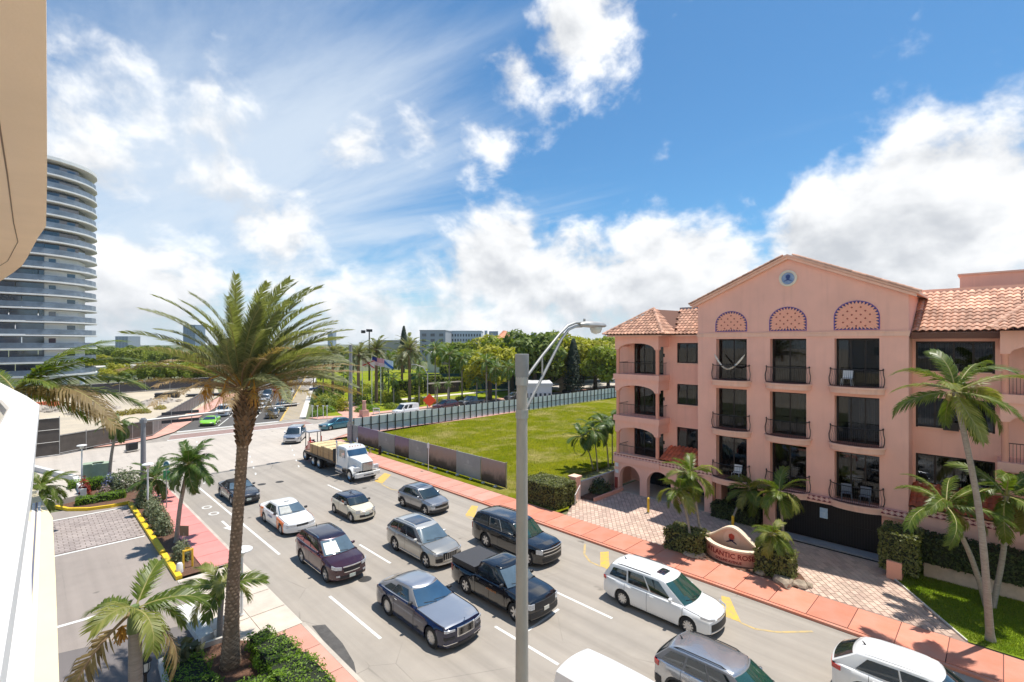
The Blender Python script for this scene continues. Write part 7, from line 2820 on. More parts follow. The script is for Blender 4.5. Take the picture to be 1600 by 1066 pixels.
hedge('clipped_hedge', 'clipped hedge block on the rocks left of the name sign', [(25.7, 27.2, 11.7, 13.6, .15, 1.25)], HG_OLIVE)
hedge('clipped_hedge', 'clipped hedge block right of the name sign', [(26.2, 27.4, 7.3, 8.9, .15, 1.35)], HG_OLIVE)
hedge('clipped_hedge', 'tall rounded hedge pier beside the garage gate', [(30.4, 32.4, 2.9, 4.4, .5, 2.35)], HG_OLIVE)
hedge('boundary_hedge', 'long dark hedge on the low wall along the right wing', [(31.5, 32.7, -8, 2.9, .9, 2.2)], HG_DARK, 230)
hedge('planter_hedge', 'dark hedge in the shaded recess beside the porch', [(32.6, 34.4, 11.0, 13.9, .15, 1.0)], HG_DARK, 240)
tag(MB().b2(31.7, 32.0, -8, 2.8, .1, .95).build('retaining_wall', mat('old_wall', (0.52, 0.40, 0.31), 0.95, var=0.25, scale=1.5, bump=0.4, bscale=8), None), 'low weathered wall under the long dark hedge', 'wall')
tag(MB().b2(30.3, 30.9, 3.5, 4.1, .1, 1.0).build('gate_pier', M_STUCCO2, None), 'short salmon pier under the rounded hedge beside the driveway', 'pier')
hedge('garden_hedge', 'bright green wavy hedge around the foot of the tall date palm', [(5.75, 7.1, 15.2, 17.4, .1, 1.0), (5.85, 7.0, 17.4, 19.2, .1, .9), (4.4, 5.9, 14.0, 17.6, .1, .75), (6.0, 6.8, 19.2, 20.3, .1, .7)], HG_LIME, 330, .05, rough=.13)
hedge('garden_hedge', 'ragged green edging along the white planter kerb', [(3.5, 4.6, 17.9, 21.2, .1, .55)], HG_LIME, 300, .05, rough=.14)
hedge('low_hedge', 'low bright hedge along the curved yellow kerb', [(2.6, 5.4, 46.6, 47.4, .1, .6)], HG_LIME, 260, .06)
hedge('low_hedge', 'yellow green hedge behind the red cordyline', [(2.4, 5.3, 50.6, 51.6, .1, .95)], HG_LIME, 220, .07)
for i, (x, y, r, h) in enumerate(((6.0, 31.2, .5, .95), (6.05, 36.2, .5, 1.2), (6.05, 37.6, .55, 1.25), (6.1, 39.1, .6, 1.3), (6.1, 40.6, .55, 1.25), (6.15, 43.2, .7, 1.5))):
    shrub('silver_shrub', 'grey green shrub in the mulch strip beside the pink pavement', (x, y, .1), r, h, HG_SILVER, .075, 900, 'silver shrubs in the mulch strip', seed=i)
shrub('silver_shrub', 'large grey green shrub at the foot of the signal mast', (5.6, 49.2, .1), 1.2, 1.6, HG_SILVER, .1, 1500)
shrub('cordyline', 'red leaved cordyline in the planting bed by the curved kerb', (3.2, 48.7, .1), .4, 1.5, HG_RED, .13, 260)
shrub('flower_shrub', 'blue flowering shrub beside the large grey green one', (4.8, 50.2, .1), .5, 1.3, leaf_mat('blue_flower', (0.08, 0.09, 0.25), (0.30, 0.33, 0.55), .6, .2), .1, 300)
shrub('flower_shrub', 'pinkish flowering shrub in front of the blue one', (4.3, 48.3, .1), .5, .8, leaf_mat('pink_flower', (0.10, 0.12, 0.05), (0.50, 0.30, 0.34), .6, .2), .08, 300)
shrub('agave', 'broad-leaved dark agave on the planter kerb', (4.05, 20.9, .3), .55, .7, leaf_mat('agave_leaf', (0.05, 0.06, 0.03), (0.17, 0.17, 0.08), .5, .2), .26, 60)
for i, (x, y) in enumerate(((27.5, 12.9), (27.6, 12.3), (27.3, 7.9), (27.6, 8.4))):
    shrub('bromeliad', 'dark red bromeliad behind the clipped hedges by the sign', (x, y, .13), .3, .45, HG_RED, .11, 120, 'red bromeliads by the sign', seed=i)
shrub('garden_shrub', 'dark shrub under the slender palms by the empty lot', (31.6, 22.1, .2), .9, 1.0, HG_DARK, .12, 700)
# park hedges
hedge('park_hedge', 'long clipped hedge behind the dark park sign wall', [(57, 64.0, 92.6, 94.6, 0, 3.2), (64.0, 70.0, 93.6, 95.4, 0, 3.9), (70.0, 134, 92.0, 94.2, 0, 3.3)], HG_FAR, 46, .2, rough=.15)
hedge('park_hedge', 'upper clipped hedge in front of the pale walls beyond the park', [(85, 150, 113, 115, 0, 5.0)], HG_FAR, 30, .25, rough=.2)
for i in range(44):
    px, d = rnd.uniform(500, 660), rnd.uniform(84, 125)
    x, y = pd(px, d)
    if y < 76.5:
        continue
    shrub('park_shrub', ('round green shrub in the park planting', 'yellow green shrub in the park planting', 'dark green shrub in the park planting')[i % 3], (x, y, 0), rnd.uniform(1.0, 2.1), rnd.uniform(1.2, 3.0), (HG_FAR, TG[1], TG[2])[i % 3], .22, 420, 'shrubs in the park planting', seed=i)
for i, (px, py, lm) in enumerate(((505, 645, HG_FAR), (497, 650, HG_LIME), (513, 644, HG_LIME), (516, 634, HG_ORANGE), (507, 634, HG_ORANGE), (525, 618, HG_LIME), (620, 640, HG_FAR), (600, 645, HG_LIME), (640, 635, TG[1]), (700, 632, HG_FAR), (690, 634, HG_ORANGE), (735, 627, HG_ORANGE), (728, 628, HG_FAR), (585, 648, HG_LIME), (570, 640, HG_FAR))):
    x, y = g(px, py)
    y = max(y, 77)
    shrub('verge_shrub', ('low green shrub on the verge of the side street' if lm not in (HG_ORANGE,) else 'low orange flowering shrub on the park verge'), (x, y, 0), 1.3, 1.0, lm, .16, 420, 'low shrubs on the park verge' if lm is not HG_ORANGE else 'orange shrubs on the park verge', seed=i)
# grass blades: near lawn and lot tufts
def blades(name, poly_pts, n, h, m, z, label):
    rn = random.Random(9)
    mb = MB()
    for _ in range(n):
        p = poly_pts(rn)
        if p is None:
            continue
        a = rn.uniform(0, 6.28)
        hh = h * rn.uniform(.5, 1.3)
        w = .012
        dx, dy = cos(a), sin(a)
        lx, ly = rn.uniform(-.5, .5) * hh, rn.uniform(-.5, .5) * hh
        o = len(mb.v)
        mb.v.extend([(p[0] - dx * w, p[1] - dy * w, z), (p[0] + dx * w, p[1] + dy * w, z), (p[0] + lx, p[1] + ly, z + hh)])
        mb.f.append((o, o + 1, o + 2))
    o = mb.build(name, m)
    return tag(o, label, 'grass', kind='stuff')


LM_GRASS = leaf_mat('grass_blade', (0.10, 0.175, 0.012), (0.26, 0.30, 0.03), .6, .35)
LM_GRASS2 = leaf_mat('lot_grass_blade', (0.11, 0.135, 0.012), (0.25, 0.225, 0.04), .7, .3)


def lawn_pt(r):
    x, y = r.uniform(26.1, 32.6), r.uniform(-1.6, 3.9)
    return (x, y) if y < 1.0 + (x - 26.1) * .645 - .08 else None


def lot_pt(r):
    t_ = r.random()
    x = 27.3 + 45 * t_ ** 1.4
    y = r.uniform(24, 57.3)
    return (x, y)


blades('lawn_grass', lawn_pt, 42000, .085, LM_GRASS, .15, 'sunlit green lawn grass under the coconut palms')
blades('lot_grass_tufts', lot_pt, 60000, .16, LM_GRASS2, .09, 'patchy grass of the empty fenced lot')
# ================================================================== STREET FURNITURE, FENCES, FAR BUILDINGS
M_GALV = mat('galvanised', (0.42, 0.41, 0.39), 0.5, 0.55, var=0.15, scale=4)
M_CPOLE = mat('concrete_pole', (0.40, 0.36, 0.31), 0.85, var=0.12, scale=3, stretch=(1, 1, .4), bump=0.2, bscale=30)
M_CPOLEG = mat('concrete_pole_grey', (0.30, 0.30, 0.30), 0.85, var=0.12, scale=3)
M_WHT = mat('white_enamel', (0.78, 0.78, 0.76), 0.4, var=0.05, scale=3)
M_LENSG = mat('lamp_bowl', (0.62, 0.62, 0.58), 0.15, coat=0.6, var=0.1, scale=9)
M_YPOST = mat('yellow_post', (0.75, 0.48, 0.03), 0.5, var=0.12, scale=5)
M_GREENS = mat('sign_green', (0.02, 0.30, 0.10), 0.45)
M_DKGREEN = mat('cabinet_green', (0.33, 0.40, 0.28), 0.6, var=0.1, scale=3)
# ---- the street lamp in front of the balcony
LX, LY = 7.5, 7.23
lamp = thing('street_lamp', 'tall concrete lamp post with twin-tube arm and cobra-head lantern', 'street lamp', (LX, LY, 0.1))
MB().tube([(0, 0, 0), (0, 0, 10.4), (0, 0, 10.75), (0, 0, 10.8)], [.155, .115, .113, .112], 16).build('pole', M_CPOLE, lamp, 50)
MB().tube([(0, 0, 10.8), (0, 0, 11.0), (0, 0, 11.02), (0, 0, 11.45)], [.112, .14, .145, .145], 16).build('pole_cap', M_CPOLEG, lamp, 50)
for k, (z0, off) in enumerate(((10.88, .035), (10.18, -.035))):
    pts = [(.06, 0, z0), (.65, 0, z0 + .52 if k == 0 else z0 + .75), (1.25, 0, 11.85 + off), (1.55, 0, 12.05 + off), (1.85, 0, 12.13 + off), (2.15, 0, 12.14 + off)]
    if k == 1:
        pts = [(.06, 0, z0), (.75, 0, 11.05), (1.30, 0, 11.75), (1.58, 0, 12.0), (1.85, 0, 12.08), (2.1, 0, 12.09)]
    MB().tube(pts, .032, 8).build('arm_tube', M_GALV, lamp, 60)
for z0 in (10.88, 10.18):
    MB().tube([(0, 0, z0 - .09), (0, 0, z0 + .09)], .135, 14).build('arm_bracket', M_GALV, lamp)
MB().tube([(.65, 0, 10.98), (.65, 0, 11.36)], .02, 6).build('arm_strut', M_GALV, lamp)
mb = MB()
secs = [(2.0, .06, .05), (2.15, .13, .09), (2.45, .17, .11), (2.85, .17, .10), (3.0, .10, .07), (3.04, .03, .03)]
V, F = [], []
n = 12
for x, w, h in secs:
    for k in range(n):
        a = 2 * pi * k / n
        V.append((x, w * cos(a), 12.12 + h * (sin(a) if sin(a) > 0 else sin(a) * .55)))
for i in range(len(secs) - 1):
    for k in range(n):
        F.append((i * n + k, i * n + (k + 1) % n, (i + 1) * n + (k + 1) % n, (i + 1) * n + k))
F += [tuple(range(n)), tuple((len(secs) - 1) * n + k for k in range(n))]
MB().add(V, F).build('lantern_head', M_GALV, lamp, 50)
MB().lathe([(.15, 0), (.15, -.05), (.11, -.14), (.0, -.18)], 14, (2.68, 0, 12.08)).build('lantern_bowl', M_LENSG, lamp, 50)
MB().lathe([(.03, 0), (.03, .06), (.02, .08), (0, .08)], 8, (2.2, 0, 12.20)).build('photocell', M_GALV, lamp)
for z in (2.05, 2.45):
    MB().tube([(0, 0, z), (0, 0, z + .03)], .16, 14).build('pole_band', M_IRON, lamp)
MB().tube([(.1, -.1, 1.98), (.42, -.35, 1.86)], .02, 5).build('bracket_stub', M_GALV, lamp)


# ---- mast-arm signals
def signal_mast(label, loc, arm, h, rz, heads, r=.17, group=None, board=None):
    t = thing('signal_mast', label, 'traffic signal', loc, rz, group)
    MB().tube([(0, 0, 0), (0, 0, h * .5), (0, 0, h + .25)], [r, r * .92, r * .85], 12).build('pole', M_CPOLEG, t, 50)
    MB().tube([(0, 0, h), (arm * .5, 0, h + .22), (arm, 0, h + .3)], [r * .62, r * .45, r * .28], 10).build('mast_arm', M_GALV, t, 50)
    MB().tube([(0, 0, h - .15), (0, 0, h + .15)], r * 1.3, 12).build('arm_collar', M_CPOLEG, t)
    for x in heads:
        s_ = MB().box(x, .16, h + .25, 1.15, .22, .36).build('signal_head', M_PLASTIC, t)
        for k in range(3):
            MB().lathe([(.0, 0), (.13, .0), (.14, .16), (.12, .16)], 10, (x - .36 + k * .36, .27, h + .25), 'y').build('signal_lens', M_IRONBLK, s_)
    if board:
        x, w = board
        for dz in (-.34, .34):
            MB().box(x, .12, h + .08 + dz, w, .05, .26).build('sign_back', mat('sign_back_dark', (0.05, 0.05, 0.055), 0.6), t)
        for dx in (-w * .25, w * .3):
            MB().box(x + dx, .08, h + .08, .05, .05, 1.15).build('sign_hanger', M_GALV, t)
    return t


signal_mast('grey traffic signal mast reaching over the junction from the planted corner', (6.9, 49.7, .1), 12.6, 5.25, 0, (8.6, 11.8), .2, board=(2.6, 2.7))
x, y = pd(903, 116)
signal_mast('slim grey signal mast beyond the panel fence near the shade trees', (x, y, 0), 9.0, 6.0, radians(-28), (6.5,), .15)
# strain pole beside the hoarding corner
cp = thing('strain_pole', 'square grey concrete pole at the corner of the banner hoarding', 'pole', (27.05, 53.9, .1))
MB().tube([(0, 0, 0), (0, 0, 11.4)], [.26, .20], 4).build('shaft', M_CPOLEG, cp)
MB().box(0, 0, 2.2, .46, .46, .5).build('equipment_box', M_GALV, cp)
# double-arm park lamp
x, y = pd(668, 86)
pl_ = thing('park_lamp', 'slim grey street lamp with an arm standing behind an orange sign', 'street lamp', (x, y, 0))
MB().tube([(0, 0, 0), (0, 0, 6.2), (-.5, .5, 7.4), (-1.5, 1.5, 7.9)], [.12, .09, .07, .05], 8).build('pole', M_GALV, pl_, 50)
MB().box(-1.7, 1.7, 7.9, .9, .3, .14, radians(-45)).build('lantern', M_GALV, pl_)
# floodlight on the tall post at the sports field
x, y = pd(577, 150)
fl_ = thing('floodlight_mast', 'tall dark floodlight mast above the park palms', 'lamp', (x, y, 0))
MB().tube([(0, 0, 0), (0, 0, 15.6)], [.3, .18], 8).build('pole', M_IRONBLK, fl_)
MB().box(0, 0, 15.4, 1.8, .5, .8).box(-2.0, 0, 15.0, 1.0, .9, .9).build('lamp_head', M_IRONBLK, fl_)
# flags
M_FLAGS = [('white flag with a red cross on a white pole in the park', (0.72, 0.66, 0.62), (0.55, 0.05, 0.04)), ('striped flag with a blue corner on a white pole in the park', (0.62, 0.30, 0.32), (0.02, 0.03, 0.20)), ('blue and white flag on a white pole in the park', (0.55, 0.68, 0.75), (0.03, 0.14, 0.42))]
for (px, py), (lb, c1, c2), k in zip(((566, 570), (581, 568), (595, 571)), M_FLAGS, range(3)):
    x, y = pd(px, 92)
    t = thing('flagpole', lb, 'flag', (x, y, 0))
    zt = zat(py, 92)
    MB().tube([(0, 0, 0), (0, 0, zt + 1.5)], .06, 6).build('pole', M_WHT, t)

    def fn(u, v):
        return (u * 2.3 * CA + .15 * sin(u * 7), -u * 2.3 * SA + .15 * sin(u * 7), zt + 1.3 - v * 1.5 - .5 * u), (SA, CA, 0)
    MB().slab(fn, 10, 4, .01).build('flag_cloth', mat('flag_cloth_%d' % k, c1, 0.8), t, 60)
    if k == 1:
        MB().slab(lambda u, v: (lambda p: ((p[0][0] - .03, p[0][1] - .03, p[0][2]), p[1]))(fn(u * .42, v * .52)), 5, 3, .01).build('flag_canton', mat('flag_canton', c2, 0.8), t)
        for q in range(3):
            MB().slab(lambda u, v: (lambda p: ((p[0][0] - .03, p[0][1] - .03, p[0][2]), p[1]))(fn(u, .60 + q * .15 + v * .07)), 8, 1, .01).build('flag_stripe', mat('flag_white', (0.75, 0.74, 0.72), 0.8), t)
    elif k == 0:
        for a, b in (((0, 0), (1, 1)), ((0, 1), (1, 0))):
            MB().slab(lambda u, v: (lambda p: ((p[0][0] - .03, p[0][1] - .03, p[0][2]), p[1]))(fn(u, clamp(lerp(a[1], b[1], u) + (v - .5) * .16))), 8, 1, .01).build('flag_cross', mat('flag_red', c2, 0.8), t)
    else:
        MB().slab(lambda u, v: (lambda p: ((p[0][0] - .03, p[0][1] - .03, p[0][2]), p[1]))(fn(u, clamp(lerp(.1, .9, u) + (v - .5) * .35))), 8, 1, .01).build('flag_band', mat('flag_blue', c2, 0.8), t)
# orange works sign
x, y = g(671, 648)
x, y = pd(671, 79)
os_ = thing('works_sign', 'orange diamond road works sign beyond the panel fence', 'sign', (x, y, 0))
o = MB().box(0, 0, 0, 1.5, .04, 1.5).build('sign_plate', mat('works_orange', (0.85, 0.075, 0.01), 0.5), os_, loc=(0, 0, 2.45))
o.rotation_euler = (0, pi / 4, -ANG)
MB().tube([(0, .05, 0), (0, .05, 1.6)], .04, 6).build('post', M_GALV, os_)
for k, px in enumerate((488, 496, 505, 511)):
    x, y = g(px, 654.5)
    t = thing('marker_post', 'thin white marker post on the pavement before the clipped shrubs', 'post', (x, y, .05), 0, 'white marker posts on the far corner')
    MB().tube([(0, 0, 0), (0, 0, 1.9)], .05, 6).build('post', M_WHT, t)
    MB().box(0, 0, 1.95, .34, .04, .16, -ANG).build('plate', M_WHT, t)
# small white barrier and pedestal
x, y = g(588, 648)
t = thing('barrier', 'small white barrier frame on the far verge', 'barrier', (x, y, .05), -ANG)
for sx in (-.5, .5):
    MB().tube([(sx, 0, 0), (sx, 0, 1.0)], .05, 6).build('leg', M_WHT, t)
for z in (.5, .95):
    MB().box(0, 0, z, 1.1, .05, .18).build('board', M_WHT, t)
x, y = g(569, 651)
t = thing('pedestal', 'pink stone pedestal by the park path', 'pedestal', (x, y, .03))
MB().box(0, 0, .5, 1.1, 1.1, 1.0).build('base', M_PINKFAR, t)
MB().tube([(0, 0, 1.0), (0, 0, 2.4), (0, 0, 2.5)], [.34, .26, .36], 10).build('column', M_PINKFAR, t)
# park sign wall with bench roof
x, y = 65.0, 91.6
sw = thing('park_sign_wall', 'dark brown park sign wall with pale capping in front of the hedge', 'sign', (x, y, 0))
MB().b2(0, 8.2, -.2, .2, .1, 2.3).build('wall_panel', mat('sign_brown', (0.055, 0.035, 0.05), 0.7, var=0.3, scale=2), sw)
MB().b2(-.6, 8.8, -.4, .4, 2.3, 2.55).build('capping', mat('cap_stone', (0.45, 0.38, 0.36), 0.8), sw)
for k in range(13):
    MB().box(1.1 + k * .5, -.215, 1.35, .22, .02, .5 if k % 4 else .34).build('letter_plate', mat('letter_bronze', (0.30, 0.20, 0.16), 0.5, 0.3), sw)
# banner hoarding along the pavement
ban = thing('banner_hoarding', 'grey hoarding with printed sunset banners along the empty lot', 'fence', (27.2, 28.0, .12))


def banner_mat(name, kind):
    m = bpy.data.materials.new(name)
    m.use_nodes = True
    t = NT(m.node_tree)
    b = m.node_tree.nodes['Principled BSDF']
    co = t.n('ShaderNodeTexCoord').outputs['Object']
    sp = t.n('ShaderNodeSeparateXYZ')
    t.l(co, sp.inputs[0])
    if kind == 'plain':
        c = t.mix(t.maprange(t.noise(co, .9, 3), .3, .7), (0.24, 0.275, 0.275), (0.31, 0.34, 0.34))
    else:
        n_ = t.math('MULTIPLY', t.math('SUBTRACT', t.noise(co, 1.3, 5, .65), .5), 1.3)
        h = t.math('ADD', sp.outputs['Z'], n_)
        cr = t.n('ShaderNodeValToRGB')
        t.l(t.maprange(h, 0, 2.0), cr.inputs[0])
        e = cr.color_ramp.elements
        cols = [(0.0, (0.02, 0.02, 0.022)), (.30, (0.06, 0.05, 0.045)), (.48, (0.22, 0.175, 0.15)), (.66, (0.32, 0.235, 0.19) if kind == 'sunset' else (0.25, 0.20, 0.26)), (1.0, (0.20, 0.16, 0.24) if kind == 'dusk' else (0.30, 0.25, 0.23))]
        e[0].position, e[0].color = cols[0][0], (*cols[0][1], 1)
        e[1].position, e[1].color = cols[-1][0], (*cols[-1][1], 1)
        for p_, c_ in cols[1:-1]:
            q = e.new(p_)
            q.color = (*c_, 1)
        c = cr.outputs[0]
    t.l(c, b.inputs['Base Color'])
    b.inputs['Roughness'].default_value = .55
    return m


BM = {k: banner_mat('banner_' + k, k) for k in ('plain', 'sunset', 'dusk')}
M_SOFTW = mat('print_white', (0.36, 0.40, 0.40), 0.6)
seq = [('sunset', 3.0), ('plain', 3.3), ('sunset', 4.4), ('plain', 3.2), ('dusk', 2.6), ('plain', 3.3), ('dusk', 4.6), ('plain', 2.6)]
yy = 0.0
for kd, w in seq:
    pn = MB().b2(-.03, .03, .03, w - .03, .08, 2.05).build('banner_panel', BM[kd], ban, loc=(random.uniform(-.02, .02), yy, 0))
    if kd == 'plain':
        MB().lathe([(0, -.002), (.15, -.002), (.16, 0)], 14, (-.032, w / 2, 1.35), 'x').build('print_emblem', M_SOFTW, pn)
        MB().b2(-.036, -.032, w / 2 - .55, w / 2 + .55, 1.02, 1.06).build('print_line', M_SOFTW, pn)
    MB().tube([(.08, yy, -.1), (.08, yy, 2.1)], .035, 6).build('post', M_GALV, ban)
    for z in (.3, 1.9):
        MB().tube([(.06, yy, z), (.06, yy + w, z)], .02, 5).build('rail', M_GALV, ban)
    yy += w
MB().box(.02, yy + .02, 1.05, .06, .06, 2.1).build('post', M_GALV, ban)
# sand bags / stones along its foot
for k in range(16):
    y = 29 + k * 1.62 + random.uniform(-.3, .3)
    s = random.uniform(.1, .2)
    mb = MB().lathe([(0, -.4 * s), (.8 * s, -.2 * s), (1.0 * s, .2 * s), (.5 * s, .6 * s), (0, .65 * s)], 7, (26.9, y, .16))
    tag(mb.build('stone', mat('pale_stone', (0.55, 0.52, 0.46), 0.9, var=0.2, scale=5), None, 50), 'pale stone lying along the foot of the banner hoarding', 'stone', 'stones along the banner hoarding')
# grey panel fence along the side street
M_PANEL = mat('fence_panel', (0.62, 0.65, 0.66), 0.6, 0.0, var=0.06, scale=1, objvar=0.06)
pf = thing('panel_fence', 'long grey panel fence with dark posts along the side street', 'fence', (29.5, 57.95, .1))
pan_me = MB().b2(.04, 1.16, .06, .085, .10, 2.08).mesh('fence_panel', M_PANEL)
post_me = MB().b2(-.05, .05, -.05, .05, -.1, 2.14).mesh('fence_post', M_IRONBLK)
rail_me = MB().b2(.05, 1.15, .01, .058, 1.02, 1.08).mesh('fence_rail', M_IRONBLK)
for k in range(62):
    link('fence_panel', pan_me, pf, (k * 1.2, 0, 0))
    link('fence_post', post_me, pf, (k * 1.2, 0, 0))
    link('fence_rail', rail_me, pf, (k * 1.2, 0, 0))
# construction fences
M_SCREEN = mat('windscreen_mesh', (0.10, 0.082, 0.068), 0.85, var=0.2, scale=1.2, objvar=0.1)
M_SCREENG = mat('windscreen_grey', (0.17, 0.16, 0.15), 0.85, var=0.15, scale=0.8, objvar=0.08)


def site_fence(label, a, b, h, m, step=3.0, rails=(.1, .95)):
    a, b = Vector(a), Vector(b)
    L_ = (b - a).length
    rz = math.atan2(b.y - a.y, b.x - a.x)
    t = thing('site_fence', label, 'fence', (a.x, a.y, .02), rz)
    n = max(1, int(L_ / step))
    st = L_ / n
    pm = MB().b2(.03, st - .03, -.008, .008, .10, h - .05).mesh('screen_panel', m)
    po = MB().tube([(0, 0, -.1), (0, 0, h + .06)], .04, 6).mesh('fence_post', M_GALV)
    rl = MB()
    for r in rails:
        rl.tube([(0, -.02, h * r), (st, -.02, h * r)], .025, 5)
    rlm = rl.mesh('fence_rail', M_GALV)
    for k in range(n):
        link('screen_panel', pm, t, (k * st, 0, 0))
        link('fence_post', po, t, (k * st, 0, 0))
        link('fence_rail', rlm, t, (k * st, 0, 0))
    link('fence_post', po, t, (L_, 0, 0))
    return t


site_fence('tall brown screened site fence facing the side street corner', (-30, 66.5), (2.6, 69.6), 4.0, M_SCREEN, 3.4, (.02, .36, .68, .98))
site_fence('brown screened site fence running to the junction corner', (2.6, 69.6), (11.4, 75.2), 2.15, M_SCREEN, 2.6)
site_fence('grey screened site fence following the far road', (11.5, 75.6), (29.9, 124.0), 2.15, M_SCREENG, 2.4)
site_fence('dark screened fence across the back of the building site', (-60, 125), (35.5, 147.5), 2.7, mat('windscreen_dark', (0.045, 0.042, 0.048), 0.85, var=0.2, scale=1), 5.0)
# rubble, earth heaps, a digger trailer
rb = random.Random(8)
M_RUB = mat('rubble', (0.55, 0.48, 0.40), 0.95, col2=(0.38, 0.32, 0.26), scale=1.2, island=0.3)
for k, (px, py, s) in enumerate(((140, 645, 3.2), (95, 642, 2.6), (60, 640, 2.2), (165, 640, 2.4), (262, 628, 2.4), (235, 632, 2.8))):
    x, y = g(px, py)
    mb = MB()
    for _ in range(70):
        r = s * rb.random() ** .6
        a = rb.uniform(0, 6.28)
        q = rb.uniform(.1, .38)
        hz_ = (1 - r / s) * s * .38
        mb.box(r * cos(a), r * sin(a), hz_ * rb.random() + q * .3, q * 1.6, q, q * .8, a * 3)
    mb.lathe([(s, 0), (s * .6, s * .16), (s * .25, s * .33), (0, s * .36)], 14)
    o = mb.build('rubble_heap', M_RUB, None, None, (x, y, .02))
    tag(o, 'heap of broken concrete on the sandy building site', 'rubble', 'rubble heaps on the site', 'stuff')
for px, py, sx, sy, sz, lb, m in ((68, 637, 4.5, 1.6, 1.0, 'brick coloured pallet stack on the building site', M_TILER), (262, 622, 5, 2, 1.1, 'dark flat trailer on the building site', M_STEEL), (320, 619, 7, 2, .5, 'stack of dark steel sheets by the site fence', M_STEEL)):
    x, y = g(px, py)
    t = thing('site_stack', lb, 'stack', (x, y, .03), rb.uniform(-.4, .4))
    for k in range(4):
        MB().box(rb.uniform(-.1, .1), rb.uniform(-.1, .1), sz * (k + .5) / 4, sx * rb.uniform(.8, 1), sy, sz / 4 - .03).build('stacked_sheet', m, t)
for i, (px, py) in enumerate(((200, 648), (212, 646), (225, 646), (186, 650), (250, 640))):
    x, y = g(px, py)
    shrub('site_bush', 'dry yellow bush on the sandy building site', (x, y, 0), 1.0, .8, leaf_mat('dry_bush', (0.20, 0.17, 0.04), (0.42, 0.34, 0.08), .7, .25), .16, 260, 'dry bushes on the site', seed=i)
# low grey sheds behind the site
for px, d, w, dpt, h, lb in ((190, 165, 44, 10, 3.4, 'long low pale grey shed behind the building site'), (255, 175, 22, 9, 3.0, 'short pale shed with tan side behind the building site')):
    x, y = pd(px, d)
    t = thing('site_shed', lb, 'building', (x, y, 0), radians(14))
    MB().b2(-w / 2, w / 2, 0, dpt, 0, h).build('wall', mat('shed_grey', (0.50, 0.50, 0.50), 0.7, var=0.06, scale=.4), t)
    MB().b2(-w / 2 - .3, w / 2 + .3, -.3, dpt + .3, h, h + .35).build('roof', mat('shed_roof', (0.62, 0.58, 0.52), 0.8), t)
    for k in range(int(w / 5)):
        MB().b2(-w / 2 + 1 + k * 5, -w / 2 + 3.2 + k * 5, -.03, -.005, .1, 2.4).build('shutter', mat('shed_door', (0.38, 0.39, 0.40), 0.6), t)
# ---- left corner furniture
gs_ = thing('round_sign', 'green panel sign with a round blue top on the pink pavement', 'sign', (7.1, 41.6, .12))
MB().tube([(0, 0, 0), (0, 0, 2.9)], .035, 8).build('post', M_GALV, gs_)
SGR = radians(-65)
o = MB().lathe([(0, -.02), (.33, -.02), (.33, .02), (0, .02)], 22, (0, 0, 0), 'y').build('round_plate', mat('sign_rim', (0.62, 0.72, 0.68), 0.5), gs_, loc=(0, 0, 3.0), rz=SGR)
MB().lathe([(0, -.03), (.27, -.03), (.28, -.02)], 22, (0, 0, 0), 'y').build('round_face', mat('sign_teal', (0.02, 0.17, 0.24), 0.5), o)
MB().add([(-.2, -.035, -.02), (.05, -.035, -.08), (.2, -.035, .05), (.05, -.035, .12), (-.1, -.035, .08)], [(0, 1, 2, 3, 4)]).build('sign_motif', mat('sign_motif', (0.25, 0.50, 0.45), 0.5), o)
MB().box(0, 0, 0, .62, .04, .62).build('sign_plate', M_GREENS, gs_, loc=(0, 0, 2.33), rz=SGR)


def post_lamp(label, loc, h, r=.06, head=.34):
    t = thing('post_lamp', label, 'lamp', loc)
    MB().tube([(0, 0, 0), (0, 0, h - .3)], [r, r * .85], 10).build('post', M_WHT, t, 50)
    MB().lathe([(r, 0), (r * 1.4, .06), (r, .12)], 12, (0, 0, 0)).build('base_plate', M_WHT, t)
    MB().lathe([(r * .85, 0), (.13, .14), (.17, .30), (.0, .30)], 14, (0, 0, h - .32)).build('lamp_shade', M_LENSG, t, 40)
    MB().lathe([(0, .07), (head * .8, .04), (head, 0), (head, -.04), (0, -.04)], 20, (0, 0, h)).build('lamp_cap', M_WHT, t, 40)
    return t


post_lamp('white post lamp with flat cap in the mulch strip', (6.0, 41.4, .1), 3.35)
post_lamp('white post lamp by the utility cabinets', (3.4, 54.3, .1), 3.1)
post_lamp('white post lamp with round cap on the driveway apron', (6.62, 23.1, .05), 2.85, head=.42)
# black lantern
x, y = pd(227, 14)
t = thing('lantern_post', 'short black carriage lantern beside the forecourt palm', 'lamp', (x, y, .05))
MB().tube([(0, 0, 0), (0, 0, .2), (0, 0, .3), (0, 0, 2.3)], [.10, .09, .05, .04], 10).build('post', M_IRONBLK, t, 50)
MB().lathe([(.05, 2.3), (.10, 2.36), (.13, 2.62)], 6, (0, 0, 0)).build('lantern_glass', mat('lantern_glass', (0.55, 0.56, 0.52), 0.1, coat=.6), t)
for k in range(6):
    a = k * pi / 3
    MB().tube([(.10 * cos(a), .10 * sin(a), 2.36), (.135 * cos(a), .135 * sin(a), 2.64)], .012, 4).build('lantern_bar', M_IRONBLK, t)
MB().lathe([(.17, 2.63), (.12, 2.72), (.05, 2.80), (.025, 2.90), (0, 2.93)], 10, (0, 0, 0)).build('lantern_roof', M_IRONBLK, t, 40)
MB().tube([(0, 0, 2.28), (0, 0, 2.36)], [.07, .12], 8).build('lantern_cup', M_IRONBLK, t)
